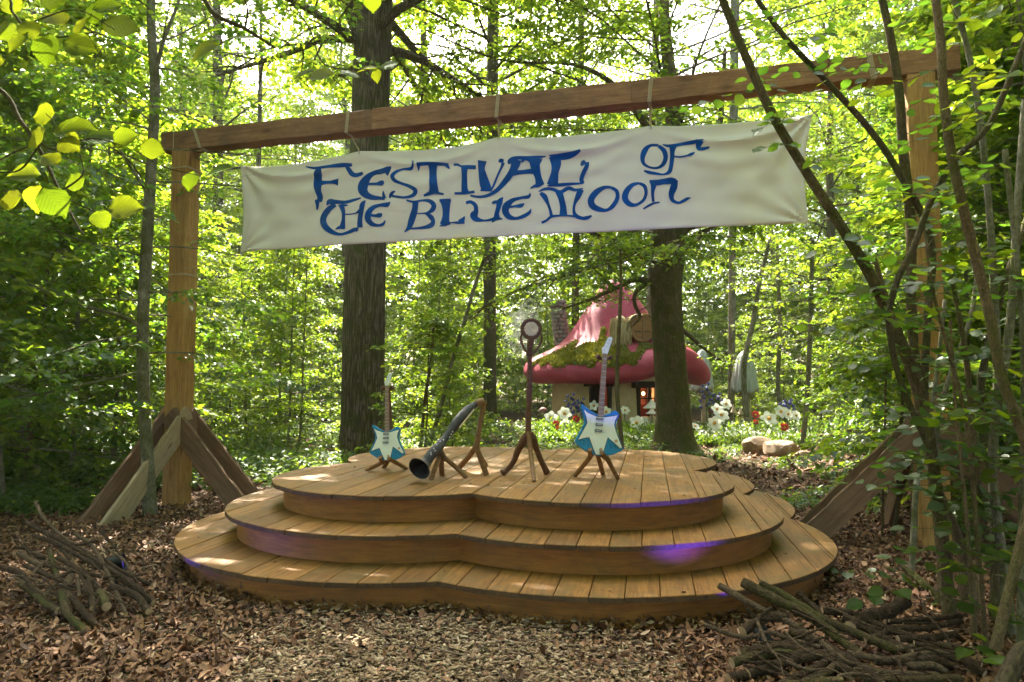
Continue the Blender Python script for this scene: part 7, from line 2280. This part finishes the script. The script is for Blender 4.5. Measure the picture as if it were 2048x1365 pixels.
def twigs_over(n, u0, u1, v0, v1, zs, org, depth, label, group, seed):
    rg = random.Random(seed)
    for i in range(n):
        x, y = rg.uniform(u0, u1), rg.uniform(v0, v1)
        L = rg.uniform(200, 620); a = rg.gauss(0.5, 0.45)
        pp = []
        for k in range(4):
            t = k / 3 - 0.5
            X, Y = x + L * t * math.cos(a) + rg.gauss(0, 14), y + L * t * math.sin(a) * 0.7 + rg.gauss(0, 12)
            D_ = depth(Y)
            p = at(org[0] + X * zs, org[1] + Y * zs, D_)
            p.z = max(p.z, 0.015)
            pp.append((p.x, p.y, p.z + 0.01, rg.uniform(0.005, 0.011) * (1 - 0.2 * k)))
        stick(pp, M[('stick', 'stick_pale', 'stick')[i % 3]], label, group)
twigs_over(22, 250, 1250, 450, 1050, 350 / 1706, (0, 1000), lambda y: 4.28 + (1270 - y) / 900 * 0.95, 'thin twig in the brush pile at the left', 'thin twigs of the left brush pile', 5)
twigs_over(26, 350, 1550, 330, 720, 648 / 2048, (1400, 1130), lambda y: 3.53 + (720 - y) / 600 * 0.62, 'thin twig in the brush pile at the lower right', 'thin twigs of the right brush pile', 6)

# ------------------------------------------------------------------ floodlights hidden in the brush piles
M['black_metal'] = plain_mat('black_metal', (0.012, 0.013, 0.016), 0.4, 0.2, 0.1)
M['led'] = emit_mat('violet_led', (0.04, 0.02, 0.25), 0.15)
def flood(p, aim, label, watt, size=0.12, spot=100):
    p = Vector(p); d = (Vector(aim) - p).normalized()
    t = thing('floodlight', label, 'lamp', Vector((p.x, p.y, 0)), 'violet floodlights')
    q = d.to_track_quat('Z', 'Y').to_matrix()
    m = MB(); m.lathe([(0.02, -0.10), (size * 0.42, -0.09), (size * 0.5, 0.0), (size * 0.52, 0.03), (size * 0.44, 0.03), (size * 0.43, 0.012)], 20); m.v = [p + q @ v for v in m.v]; m.build('housing', M['black_metal'], t)
    m = MB(); m.lathe([(size * 0.43, 0.01), (0.001, 0.012)], 20); m.v = [p + q @ v for v in m.v]; m.build('lens', M['led'], t)
    m = MB(); m.tube([Vector((p.x, p.y, 0)), p - d * 0.04], 0.012, 6); m.build('spike', M['black_metal'], t)
    l = bpy.data.lights.new('floodlight_beam', 'SPOT'); l.energy = watt; l.color = (0.085, 0.035, 1.0); l.spot_size = rad(spot); l.spot_blend = 0.8; l.shadow_soft_size = 0.04
    lo = bpy.data.objects.new('floodlight_beam', l); COL.objects.link(lo); lo.location = p + d * 0.2; lo.rotation_euler = (-d).to_track_quat('Z', 'Y').to_euler()
pr = at(1522, 1262, 4.06)
flood((pr.x, pr.y, 0.09), (1.1, 5.0, 0.80), 'black floodlight half buried in the right brush pile', 26, 0.08, 66)
pl2 = at(213, 1113, 4.85)
flood((pl2.x - 0.03, pl2.y + 0.22, pl2.z - 0.10), (-1.3, 5.5, 0.55), 'black floodlight behind the left brush pile', 2.2, 0.13, 80)

# ------------------------------------------------------------------ light haze hanging in the wood
def haze_box():
    m = bpy.data.materials.new('forest_haze'); m.use_nodes = True
    nt = m.node_tree
    nt.nodes.remove(nt.nodes['Principled BSDF'])
    pv = nt.nodes.new('ShaderNodeVolumePrincipled')
    pv.inputs['Color'].default_value = (0.93, 0.96, 0.85, 1)
    pv.inputs['Density'].default_value = 0.0006
    pv.inputs['Anisotropy'].default_value = 0.2
    nt.links.new(pv.outputs[0], nt.nodes['Material Output'].inputs['Volume'])
    b = MB(); b.box((0, 20, 17), (180, 200, 38))
    o = outward(b.build('haze', m, None, smooth=False))
    tag(o, kind='stuff')
    tag(o, 'thin pale haze hanging in the air of the wood', 'haze')
HAZE = True
if HAZE: haze_box()
